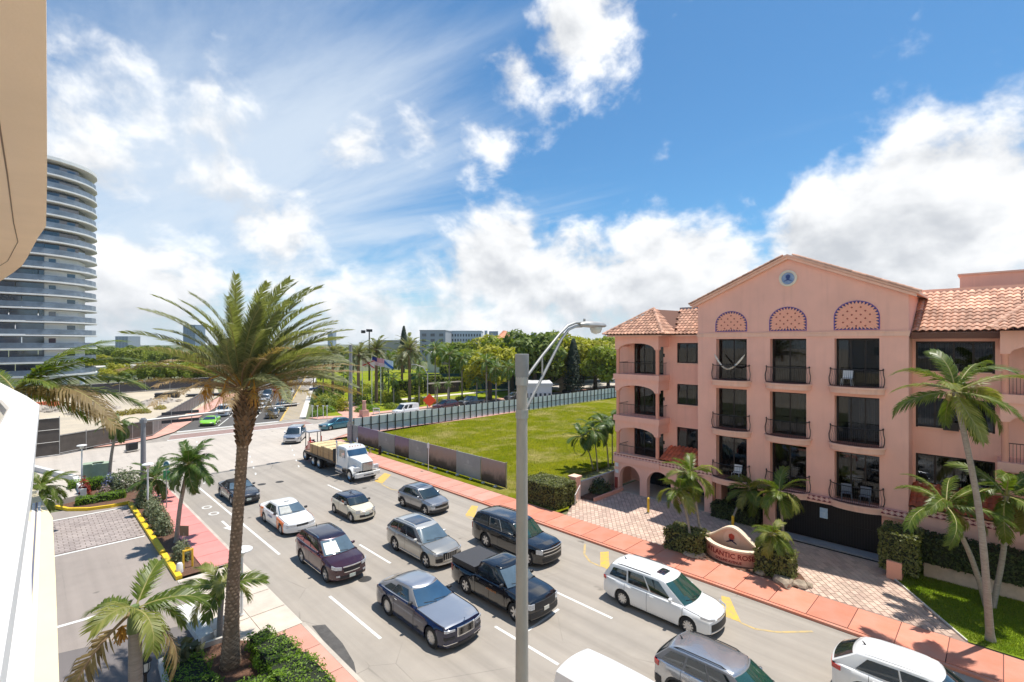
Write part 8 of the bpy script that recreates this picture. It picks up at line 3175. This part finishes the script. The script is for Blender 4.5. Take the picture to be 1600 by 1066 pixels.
# utility cabinets
for i, (px, w) in enumerate(((146, 1.3), (158, 1.1))):
    x, y = pd(px, 42)
    t = thing('utility_cabinet', ('wider' if i == 0 else 'narrower') + ' pale green utility cabinet by the junction', 'cabinet', (x, y, .1), radians(-8))
    MB().box(0, 0, .65, w, .9, 1.3).build('cabinet_body', M_DKGREEN, t)
    MB().box(0, 0, 1.33, w + .06, .96, .06).build('cabinet_lid', M_DKGREEN, t)
    MB().box(0, -.46, .65, w * .8, .02, 1.0).build('cabinet_door', M_DKGREEN, t)
# backflow preventer: yellow pipes, meter cover
t = thing('backflow_preventer', 'yellow backflow pipes in the mulch at the driveway mouth', 'pipework', (6.0, 29.9, .1))
for sx in (-.18, .22):
    MB().tube([(sx, 0, 0), (sx, 0, .95)], .05, 8).build('riser', M_YPOST, t)
MB().tube([(-.18, 0, .9), (.22, 0, .9)], .055, 8).build('cross_pipe', M_YPOST, t)
MB().lathe([(.12, -.02), (.12, .02)], 12, (0, 0, 1.0)).build('valve_wheel', M_YPOST, t)
MB().lathe([(0, .5), (.1, .47), (.15, .35), (.16, 0)], 14, (-.4, -.3, 0)).build('meter_cover', M_WHT, t, 40)
t = thing('bay_sign', 'small brown notice on a post in the mulch strip', 'sign', (6.25, 31.9, .1))
MB().tube([(0, 0, 0), (0, 0, 1.2)], .03, 6).build('post', M_GALV, t)
MB().box(0, 0, 1.3, .5, .05, .55, radians(-50)).build('notice', mat('notice_brown', (0.20, 0.12, 0.07), 0.7), t)
# white garden wall beyond the forecourt
M_OWNG = mat('terrace_white', (0.62, 0.60, 0.56), 0.8, var=0.08, scale=2)
wt = thing('garden_wall', 'white rendered garden wall enclosing the neighbouring terrace', 'wall', (0, 50, 0))
pa, pb, pc = Vector(pd(40, 44)), Vector(pd(117, 40.0)), Vector(pd(130, 36.5))
for a, b in ((pa, pb), (pb, pc)):
    d = b - a
    MB().box(0, 0, .45, d.length + .3, .35, .9, 0).build('wall_panel', M_OWNG, wt, loc=((a.x + b.x) / 2, (a.y + b.y) / 2 - 50, 0), rz=math.atan2(d.y, d.x))
tc_ = sheet('terrace', [tuple(pa), tuple(pb), tuple(pc), tuple(pd(60, 34))], .5, M_CONC, th=.5)
# stone slab by the apron, junction box
sq = [g(*p) for p in ((275, 958), (302, 950), (334, 998), (312, 1010))]
tag(MB().prism(sq, 0.0, .28).build('concrete_block', mat('white_block', (0.66, 0.64, 0.60), 0.85, var=0.15, scale=4), None), 'flat white concrete block at the edge of the apron', 'block')
x, y = g(206, 706)
t = thing('litter_bin', 'small dark box on feet beside the junction kerb', 'box', (x, y, .05), .3)
MB().box(0, 0, .55, .9, .6, .7).build('bin_body', M_IRONBLK, t)
MB().box(0, 0, .1, 1.2, .7, .1).build('bin_base', M_CONC, t)
# sign post and black bollard on the verge
t = thing('parking_sign', 'thin white sign post on the grass verge before the hoarding', 'sign', (25.85 + .25, 37.0, .12))
MB().tube([(0, 0, 0), (0, 0, 2.5)], .035, 6).build('post', M_WHT, t)
MB().box(-.02, 0, 2.25, .03, .3, .45).build('sign_plate', M_WHT, t)
x, y = g(584.5, 714)
t = thing('hydrant_bollard', 'short black bollard on the verge beside the truck', 'bollard', (26.2, y, .12))
MB().tube([(0, 0, 0), (0, 0, .75), (0, 0, .85)], [.16, .16, .1], 10).build('bollard_body', M_IRONBLK, t)
MB().tube([(0, 0, .84), (0, 0, .9)], .12, 10).build('bollard_cap', M_IRONBLK, t)
# yellow bollards on the driveway
for px, d, lb in ((1013, 33.5, 'yellow bollard in front of the porch arches'), (1145, 30.0, 'yellow bollard behind the name sign')):
    x, y = pd(px, d)
    t = thing('yellow_bollard', lb, 'bollard', (x, y, .13))
    MB().tube([(0, 0, 0), (0, 0, 1.0), (0, 0, 1.06)], [.085, .085, .03], 10).build('post', M_YPOST, t, 40)
    MB().tube([(0, 0, .0), (0, 0, .05)], .13, 10).build('footing', M_CONC, t)
# white handrail beside the entrance hedge
t = thing('handrail', 'short white sloping handrail beside the driveway hedge', 'railing', (28.6, 21.6, .13))
MB().tube([(-.6, .1, 0), (-.6, .1, .7), (.5, .5, 1.1), (.5, .5, 0)], .025, 6).build('rail', M_WHT, t)
for k in range(4):
    u = (k + 1) / 5
    MB().tube([(lerp(-.6, .5, u), lerp(.1, .5, u), 0), (lerp(-.6, .5, u), lerp(.1, .5, u), lerp(.7, 1.1, u))], .015, 5).build('baluster', M_WHT, t)
hp(MB().b2(XF - .03, XF - .004, 21.42, 21.72, 2.0, 2.3).b2(XF - .03, XF - .004, 21.42, 21.72, 1.5, 1.75), 'wall_notice', M_WHT)
hp(MB().b2(XF - .08, XF - .004, 21.5, 21.72, .3, 1.15), 'hydrant_cabinet', M_RED)
# ---- name sign with its little pool
SGX, SGY = 26.55, 10.15
ns = thing('name_sign', 'curved peach entrance sign with green basin and red lettering', 'sign', (SGX, SGY, .13))
# back wall: wavy top, between y -2.6 and 2.6, at x = .55
N = 28
prof = []
for i in range(N + 1):
    y = lerp(-2.5, 2.2, i / N)
    prof.append((y, .62 + .95 * math.exp(-((y - .25) / 1.05) ** 2)))
V, F = [], []
for y, z in prof:
    V += [(.62, y, 0), (.62, y, z), (.88, y, z), (.88, y, 0)]
for i in range(N):
    for k in range(3):
        a = i * 4 + k
        F.append((a, a + 4, a + 5, a + 1))
F += [(0, 1, 2, 3), (N * 4, N * 4 + 3, N * 4 + 2, N * 4 + 1)]
MB().add(V, F).build('back_wall', mat('sign_peach', (0.72, 0.40, 0.29), 0.85, var=0.05, scale=2), ns, 30)
V, F = [], []
for y, z in prof:
    V += [(.57, y, z), (.57, y, z + .09), (.93, y, z + .09), (.93, y, z)]
for i in range(N):
    for k in range(4):
        a, b = i * 4 + k, i * 4 + (k + 1) % 4
        F.append((a, a + 4, b + 4, b))
F += [(0, 1, 2, 3), (N * 4, N * 4 + 3, N * 4 + 2, N * 4 + 1)]
cream = mat('sign_cream', (0.80, 0.63, 0.47), 0.8, var=0.05, scale=4)
MB().add(V, F).build('wall_coping', cream, ns, 30)
# curved basin front: circular arc bulging to -x
Rb, hb = 1.78, .70
half = radians(61)
cxb = .62 + Rb * cos(half)
A = [lerp(-half, half, i / 24) for i in range(25)]


def arc(r, a, z):
    return (cxb - r * cos(a), .15 + r * sin(a), z)


V, F = [], []
for a in A:
    V += [arc(Rb, a, 0), arc(Rb, a, hb), arc(Rb - .18, a, hb), arc(Rb - .18, a, 0)]
for i in range(24):
    for k in range(3):
        q = i * 4 + k
        F.append((q, q + 1, q + 5, q + 4))
MB().add(V, F).build('basin_front', mat('sign_brick', (0.62, 0.30, 0.22), 0.8, var=0.1, scale=3), ns, 40)
V, F = [], []
for a in A:
    V += [arc(Rb + .04, a, hb), arc(Rb + .04, a, hb + .09), arc(Rb - .22, a, hb + .09), arc(Rb - .22, a, hb)]
for i in range(24):
    for k in range(4):
        q, r_ = i * 4 + k, i * 4 + (k + 1) % 4
        F.append((q, r_, r_ + 4, q + 4))
F += [(0, 1, 2, 3), (24 * 4, 24 * 4 + 3, 24 * 4 + 2, 24 * 4 + 1)]
MB().add(V, F).build('basin_rim', cream, ns, 40)
pool = [arc(Rb - .2, a, 0)[:2] for a in A]
MB().prism(pool[::-1], hb - .22, hb - .18).build('basin_floor', mat('basin_green', (0.012, 0.10, 0.075), 0.25, var=0.15, scale=2, coat=.3), ns)


def bent(txt, size, z, m, r=Rb + .006):
    me = text_mesh(txt, size, m, .012, bold=size * .012)
    for v_ in me.vertices:
        # the reading direction runs towards -y for someone on the road
        a = -v_.co.x / r - .02
        p = arc(r + v_.co.z, a, z + v_.co.y)
        v_.co = p
    me.flip_normals()
    me.update()
    return me


M_LET = mat('letter_red', (0.20, 0.012, 0.012), 0.5)
link('name_lettering', bent('ATLANTIC ROSE', .36, .45, M_LET), ns)
link('street_lettering', bent('COLLINS AVENUE', .17, .16, M_LET), ns)
em = MB().lathe([(0, -.012), (.42, -.012), (.44, 0)], 26, (.62, .25, 1.02), 'x').build('emblem_disc', mat('emblem_peach', (0.76, 0.44, 0.33), 0.8), ns)
rose(.60, .25, 1.02, 1.0, mat('emblem_red', (0.60, 0.06, 0.03), 0.6), mat('emblem_navy', (0.04, 0.015, 0.06), 0.6), em)
# rocks at the foot of the sign
for k, (x, y, s) in enumerate(((25.85, 12.0, .34), (26.0, 11.6, .22), (26.05, 7.5, .42), (26.3, 6.9, .30), (26.25, 8.6, .2), (26.55, 6.55, .2))):
    rn = random.Random(k)
    bm = bmesh.new()
    bmesh.ops.create_icosphere(bm, subdivisions=2, radius=s)
    for v_ in bm.verts:
        q = 1 + .28 * sin(v_.co.x * 9 / s * .4 + k) * cos(v_.co.y * 7 / s * .4 + k * 2) + rn.uniform(-.07, .07)
        v_.co = Vector((v_.co.x * q, v_.co.y * q * 1.3, max(-.05, v_.co.z * q * .7)))
    me = bpy.data.meshes.new('boulder')
    bm.to_mesh(me)
    bm.free()
    me.materials.append(mat('limestone', (0.34, 0.27, 0.20), 0.95, var=0.3, scale=6, bump=0.6, bscale=12))
    o = link('boulder', me, None, (x, y, .18), k)
    tag(o, ('large boulder under the hedge block left of the name sign', 'small boulder beside the left end of the name sign', 'largest tan boulder under the right hedge block of the name sign', 'middling boulder at the tip of the sign bed', 'small boulder between basin and right hedge block', 'smallest boulder at the driveway tip of the sign bed')[k], 'rock')
sheet('planting_bed', [(25.98, 6.9), (26.5, 6.5), (27.7, 7.2), (27.9, 10), (27.9, 13.4), (26.6, 14.0), (25.98, 13.9)], .14, M_MULCH)
# ================================================================== OWN BALCONY
M_OWNW = mat('balcony_white', (0.80, 0.79, 0.77), 0.6, var=0.03, scale=3)
M_SOFFIT = mat('soffit_beige', (0.90, 0.68, 0.49), 0.9, var=0.04, scale=1.5, bump=0.1, bscale=60)
M_CREAM = mat('parapet_cream', (0.80, 0.68, 0.44), 0.8, var=0.04, scale=2)
own = thing('own_building', 'near apartment building with beige balcony soffit and cream parapet', 'building', (-1.0, 6.0, 0))
OW = (1.0, -6.0, 0)
edge = [(.02, -3.0), (.03, 0.5), (.05, 2.2), (.11, 4.6), (.146, 6.4), (.10, 7.2), (.03, 8.9), (-.02, 9.9), (-.12, 11.0), (-.31, 12.8), (-.8, 15), (-1.6, 16.5)]
poly = edge + [(-6, 16.5), (-6, -3.0)]
MB().prism(poly, CAM_H + 1.10, CAM_H + 1.42).build('upper_slab', M_SOFFIT, own, loc=OW)
mb = MB()
gl = [(x - .12 - .015 * y, y) for x, y in edge[:5]] + [(-.05, 7.6), (-.16, 9.5), (-.5, 12.0)]
for (xa, ya), (xb, yb) in zip(gl, gl[1:]):
    mb.add([(xa - .004, ya, CAM_H + 1.097), (xa + .004, ya, CAM_H + 1.097), (xb + .004, yb, CAM_H + 1.097), (xb - .004, yb, CAM_H + 1.097)], [(0, 1, 2, 3)])
mb.build('drip_groove', mat('groove_dark', (0.25, 0.17, 0.12), 0.9), own, loc=OW)
# railing cap: follows the balcony edge
zr = CAM_H - .50
oute = [(-.10, -.6), (-.035, .9), (-.026, 1.1), (.02, 2.6), (.06, 4.4), (.088, 5.6), (.03, 6.4), (-.21, 8.9), (-.6, 10.5)]
inne = [(-.30, -.6), (-.22, .9), (-.21, 1.1), (-.16, 2.6), (-.115, 4.4), (-.095, 5.35), (-.15, 6.1), (-.42, 8.5), (-.8, 10.2)]
V, F = [], []
for (xo, yo), (xi, yi) in zip(oute, inne):
    V += [(xi, yi, zr - .09), (xo, yo, zr - .09), (xo, yo, zr - .015), (xo - .015, yo, zr), (xi + .015, yi, zr), (xi, yi, zr - .015)]
n = len(oute)
for i in range(n - 1):
    for k in range(6):
        a, b = i * 6 + k, i * 6 + (k + 1) % 6
        F.append((a, b, b + 6, a + 6))
MB().add(V, F).build('railing_cap', M_OWNW, own, 40, loc=OW)
mb = MB()
for i in range(4, n - 1):
    (xo, yo), (xi, yi) = oute[i], inne[i]
    (xo2, yo2), (xi2, yi2) = oute[i + 1], inne[i + 1]
    a, b = ((xo + xi) / 2, (yo + yi) / 2), ((xo2 + xi2) / 2, (yo2 + yi2) / 2)
    mb.add([(*a, zr - .95), (*b, zr - .95), (*b, zr - .09), (*a, zr - .09)], [(0, 1, 2, 3)])
mb.build('railing_glass', glass_mat('rail_glass', (0.55, 0.68, 0.64)), own, loc=OW)
MB().prism([(.0, -3), (.0, 1), (.03, 4), (.04, 5.8), (-.05, 7), (-.5, 10), (-6, 10), (-6, -3)], CAM_H - 1.75, CAM_H - 1.55).build('balcony_floor', M_OWNW, own, loc=OW)
# lower parapet with a slot
pz = CAM_H - 3.5
po = [(.20, 2.0), (.24, 6.0), (.255, 6.9), (.33, 10), (.40, 13.4), (.19, 16.2), (-.4, 17.0)]
pi_ = [(-.30, 2.0), (-.28, 6.0), (-.27, 6.9), (-.18, 10), (-.10, 13.0), (-.2, 15.6), (-.7, 16.4)]
V, F = [], []
for (xo, yo), (xi, yi) in zip(po, pi_):
    V += [(xi, yi, pz - 1.1), (xo, yo, pz - 1.1), (xo, yo, pz), (xi, yi, pz)]
n = len(po)
for i in range(n - 1):
    for k in range(4):
        a, b = i * 4 + k, i * 4 + (k + 1) % 4
        F.append((a, b, b + 4, a + 4))
F += [(0, 1, 2, 3), ((n - 1) * 4 + 3, (n - 1) * 4 + 2, (n - 1) * 4 + 1, (n - 1) * 4)]
MB().add(V, F).build('lower_parapet', M_CREAM, own, 30, loc=OW)
mb = MB()
gl = [(-.03, 5.5), (.0, 7.1), (.08, 10), (.15, 13), (.19, 14.9)]
for off_, w_, m_, nm in ((0, .012, mat('slot_dark', (0.14, 0.15, 0.22), 0.6), 'parapet_slot'), (.045, .022, M_OWNW, 'slot_edge'), (-.045, .022, M_OWNW, 'slot_edge')):
    mb = MB()
    for (xa, ya), (xb, yb) in zip(gl, gl[1:]):
        xa, xb = xa + off_, xb + off_
        mb.add([(xa - w_, ya, pz + .004), (xa + w_, ya, pz + .004), (xb + w_, yb, pz + .004), (xb - w_, yb, pz + .004)], [(0, 1, 2, 3)])
    mb.build(nm, m_, own, loc=OW)
# unseen building body behind the lens, enlarged to bounce fill light
MB().b2(-16, -1.8, -95, 13, 0, 46).build('unseen_bounce_block', M_OWNW, own, loc=OW)
# ================================================================== FAR BUILDINGS
M_TWHITE2 = mat('tower_white', (0.80, 0.79, 0.77), 0.6, var=0.04, scale=.5)
M_TGLASS = mat('tower_glass', (0.036, 0.060, 0.105), 0.05, coat=1.0, spec=0.8, var=0.5, scale=.35, objvar=0.4)
M_TRAIL = mat('tower_rail_glass', (0.17, 0.21, 0.26), 0.3, var=0.3, scale=.6)
TX, TY = 13.2, 150.0      # right end of the tower front
tower = thing('tower_block', 'white curved glass tower with ringed balcony slabs', 'building', (TX - 40, TY, 0))


def tower_ring(ins, n=14, R=13.0, x_left=-75.0, depth=26.0):
    """footprint outline: straight front, rounded right end; origin at the tower base"""
    xr = 40 - ins
    r = R - ins
    pts = [(x_left, ins)]
    cx, cy = xr - r, ins + r
    for i in range(n + 1):
        a = -pi / 2 + pi * i / n
        pts.append((cx + r * cos(a), cy + r * sin(a)))
    pts.append((x_left, ins + 2 * r))
    return pts


FH_, NF = 3.02, 16
Z0 = 4.0
out_p, glass_p = tower_ring(0), tower_ring(2.3)
slab_m = MB().prism(out_p, .1, .44).mesh('floor_slab', M_TWHITE2)
for k in range(NF + 1):
    z = Z0 + k * FH_
    o = link('floor_slab', slab_m, tower, (0, 0, z if k < NF else z + .3))
    if k == NF:
        o.scale = (1, 1, 2.2)
        break
# glass storeys and white end walls, storey by storey
gl = tower_ring(2.6)


def strip(pts, z0, z1, mb, inward=0.0):
    for a, b in zip(pts, pts[1:]):
        mb.add([(*a, z0), (*b, z0), (*b, z1), (*a, z1)], [(0, 1, 2, 3)])
    return mb


core_end = 30.0
rail_m = strip(tower_ring(.25)[0:-1], .55, 1.65, MB()).mesh('balcony_glass', M_TRAIL)
for k in range(NF):
    z = Z0 + k * FH_
    link('balcony_glass', rail_m, tower, (0, 0, z))
    x = -75.0
    xe = core_end - (0 if k < 10 else 0)
    # window bays along the front
    while x < xe - .1:
        w = 4.6 if (x + k) % 3 > 1 else 3.6
        w = min(w, xe - x)
        if x + w > -14:
            MB().b2(x + .06, x + w - .06, 2.6, 2.75, z + .58, z + FH_ - .04).build('window_bay', M_TGLASS, tower)
        x += w
    m_ = M_TWHITE2
    mb = MB()
    pts = [(core_end, 2.7), (32.5, 3.4), (36.0, 6.0), (37.4, 10), (37.5, 14), (36, 20), (core_end, 23)]
    strip(pts, z + .55, z + FH_, mb)
    mb.build('end_wall', m_ if k < 9 else M_TGLASS, tower)
    for q, (bx, by) in enumerate(((31, 3.1), (34.5, 4.9))):
        if k % 2 == q:
            MB().box(bx, by - .12, z + 1.7, 1.8, .1, 1.9, .45 if q else .1).build('end_window', M_TGLASS, tower)
    mb = MB()
    rn = random.Random(k)
    for _ in range(7):
        a = rn.uniform(.3, 1.4)
        mb.box(27 + 10.6 * sin(a) + rn.uniform(-.3, .3), 13 - 10.4 * cos(a), z + 1.0, .7, .6, .9, a)
    mb.build('balcony_furniture', mat('terrace_furniture', (0.10, 0.11, 0.11), 0.8), tower)['kind'] = 'stuff'
MB().b2(-75, 30, 4, 22, 0, Z0).build('podium', M_TWHITE2, tower)
for k in range(4):
    MB().tube([(36.5 - k * 3.1, 3.4 + abs(k - 0) * -.3, 0), (36.5 - k * 3.1, 3.4, Z0)], .5, 10).build('podium_column', M_TWHITE2, tower)


def block(name, label, px0, px1, d, y_top, depth, m, floors, cols, wm, rz=0.0, roof=None, group=None):
    """far building facing the lens: wall box with real window pieces"""
    a, b = Vector(pd(px0, d)), Vector(pd(px1, d))
    w = (b - a).length
    h = zat(y_top, d)
    t = thing(name, label, 'building', (a.x, a.y, 0), math.atan2(b.y - a.y, b.x - a.x) + rz, group)
    MB().b2(0, w, 0, depth, 0, h).build('wall', m, t)
    MB().b2(-.2, w + .2, -.2, depth + .2, h, h + .5).build('roof', roof or m, t)
    if floors:
        fh = min(3.3, (h - 1.0) / floors)
        cw = w / cols
        me = MB().b2(-cw * .24, cw * .24, -.12, .02, -fh * .27, fh * .25).mesh('window', wm)
        for f in range(floors):
            for c_ in range(cols):
                link('window', me, t, ((c_ + .5) * cw, 0, h - .9 - (f + .5) * fh))
    return t


M_HOTEL = mat('hotel_grey', (0.42, 0.42, 0.44), 0.8, var=0.05, scale=.2)
M_HOTELW = mat('hotel_white', (0.62, 0.63, 0.66), 0.8, var=0.05, scale=.2)
M_FWIN = mat('far_window', (0.05, 0.06, 0.075), 0.15, coat=.6, objvar=0.5)
block('hotel_block', 'grey windowless end of the hotel with a few square windows', 656, 696, 300, 517, 30, M_HOTEL, 4, 3, M_FWIN)
block('hotel_block', 'pale hotel front with rows of dark square windows', 696.5, 752, 330, 518, 25, M_HOTELW, 5, 13, M_FWIN)
block('distant_house', 'long low tan building behind the palms', 585, 640, 260, 533, 20, mat('tan_wall', (0.55, 0.47, 0.38), 0.85), 0, 0, M_FWIN)
t = block('parking_hall', 'pale pinkish ribbed hall behind the park hedge', 690, 790, 150, 559, 20, mat('hall_pink', (0.60, 0.50, 0.46), 0.85, var=0.05, scale=.3), 0, 0, M_FWIN)
for k in range(14):
    MB().b2(.2 + k * 1.42, .42 + k * 1.42, -.25, -.002, 0, zat(559, 150) - .2).build('pilaster', mat('hall_rib', (0.66, 0.56, 0.52), 0.85), t)
block('parking_hall', 'pale grey stepped roof building behind the slim palms', 668, 760, 190, 552, 20, mat('hall_grey', (0.55, 0.53, 0.52), 0.85), 0, 0, M_FWIN)
t = block('distant_house', 'tan house with an orange hipped roof above the trees', 752, 800, 230, 530, 18, mat('tan_wall2', (0.56, 0.45, 0.36), 0.85), 1, 6, M_FWIN)
w_ = (Vector(pd(800, 230)) - Vector(pd(752, 230))).length
h_ = zat(530, 230)
MB().add([(w_ * .45, -1, h_), (w_ + 1, -1, h_), (w_ + 1, 18, h_), (w_ * .45, 18, h_), (w_ * .7, 7, h_ + 4.2), (w_ * .8, 9, h_ + 4.2)], [(0, 1, 5, 4), (1, 2, 5), (2, 3, 4, 5), (3, 0, 4)]).build('hipped_roof', mat('far_tile', (0.62, 0.26, 0.14), 0.8), t)
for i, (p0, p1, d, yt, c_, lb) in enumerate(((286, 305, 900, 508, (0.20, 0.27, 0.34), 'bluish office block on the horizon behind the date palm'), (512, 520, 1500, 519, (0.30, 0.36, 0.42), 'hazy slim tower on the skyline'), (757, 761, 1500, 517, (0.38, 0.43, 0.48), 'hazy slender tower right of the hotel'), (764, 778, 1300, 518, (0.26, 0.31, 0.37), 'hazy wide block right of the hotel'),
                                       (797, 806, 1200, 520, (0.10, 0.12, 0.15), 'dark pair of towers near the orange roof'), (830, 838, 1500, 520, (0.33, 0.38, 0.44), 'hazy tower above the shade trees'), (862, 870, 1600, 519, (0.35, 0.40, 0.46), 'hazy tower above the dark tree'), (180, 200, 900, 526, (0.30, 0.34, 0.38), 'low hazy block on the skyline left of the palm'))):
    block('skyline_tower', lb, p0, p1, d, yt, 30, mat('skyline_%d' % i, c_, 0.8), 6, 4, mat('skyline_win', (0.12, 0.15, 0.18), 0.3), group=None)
# small white kiosk building and railings by the car park, guard house
t = block('low_house', 'low white house with dark windows under the shade trees', 820, 862, 96, 603, 8, mat('low_house_white', (0.60, 0.60, 0.60), 0.8), 1, 6, M_FWIN, roof=mat('low_roof', (0.62, 0.60, 0.58), 0.8))
x, y = pd(882, 118)
t = thing('thatched_kiosk', 'small tan kiosk with pointed roof by the car park', 'kiosk', (x, y, 0))
MB().tube([(0, 0, 0), (0, 0, 2.2)], 1.3, 10).build('wall', mat('kiosk_tan', (0.50, 0.38, 0.27), 0.9), t)
MB().lathe([(2.6, 2.1), (1.4, 3.0), (0, 3.8)], 12).build('roof', mat('kiosk_roof', (0.60, 0.48, 0.36), 0.9), t)
rl = thing('car_park_railing', 'dark railing beside the low white house', 'railing', (*pd(862, 92), 0), radians(-12))
for k in range(16):
    MB().tube([(k * .5, 0, 0), (k * .5, 0, 1.1)], .05, 4).build('post', M_IRONBLK, rl)
MB().tube([(0, 0, 1.05), (7.5, 0, 1.05)], .04, 4).build('top_rail', M_IRONBLK, rl)
# sports field netting
t = thing('sports_net', 'dark teal netting round the sports court in the park', 'fence', (*pd(640, 118), 0), -ANG + .1)
for k in range(11):
    MB().b2(k * 3 + .1, k * 3 + 2.9, -.02, .02, .3, 4.2).build('net_panel', mat('net_teal', (0.03, 0.09, 0.09), 0.8, var=0.2, scale=1), t)
    MB().tube([(k * 3, 0, 0), (k * 3, 0, 4.4)], .06, 5).build('net_post', M_IRONBLK, t)
# faint sea air
hz_m = bpy.data.materials.new('haze_air')
hz_m.use_nodes = True
nt2 = NT(hz_m.node_tree)
hz_m.node_tree.nodes.clear()
pv = nt2.n('ShaderNodeVolumePrincipled')
pv.inputs['Density'].default_value = 0.00012
pv.inputs['Color'].default_value = (0.86, 0.92, 1.0, 1)
pv.inputs['Anisotropy'].default_value = 0.3
ov = nt2.n('ShaderNodeOutputMaterial')
nt2.l(pv.outputs[0], ov.inputs['Volume'])
hz_o = MB().b2(-905, 2510, -405, 2510, -1.1, 75).build('haze', hz_m)
hz_o['kind'] = 'stuff'
tag(hz_o, 'thin bright sea haze filling the air over the town', 'haze')
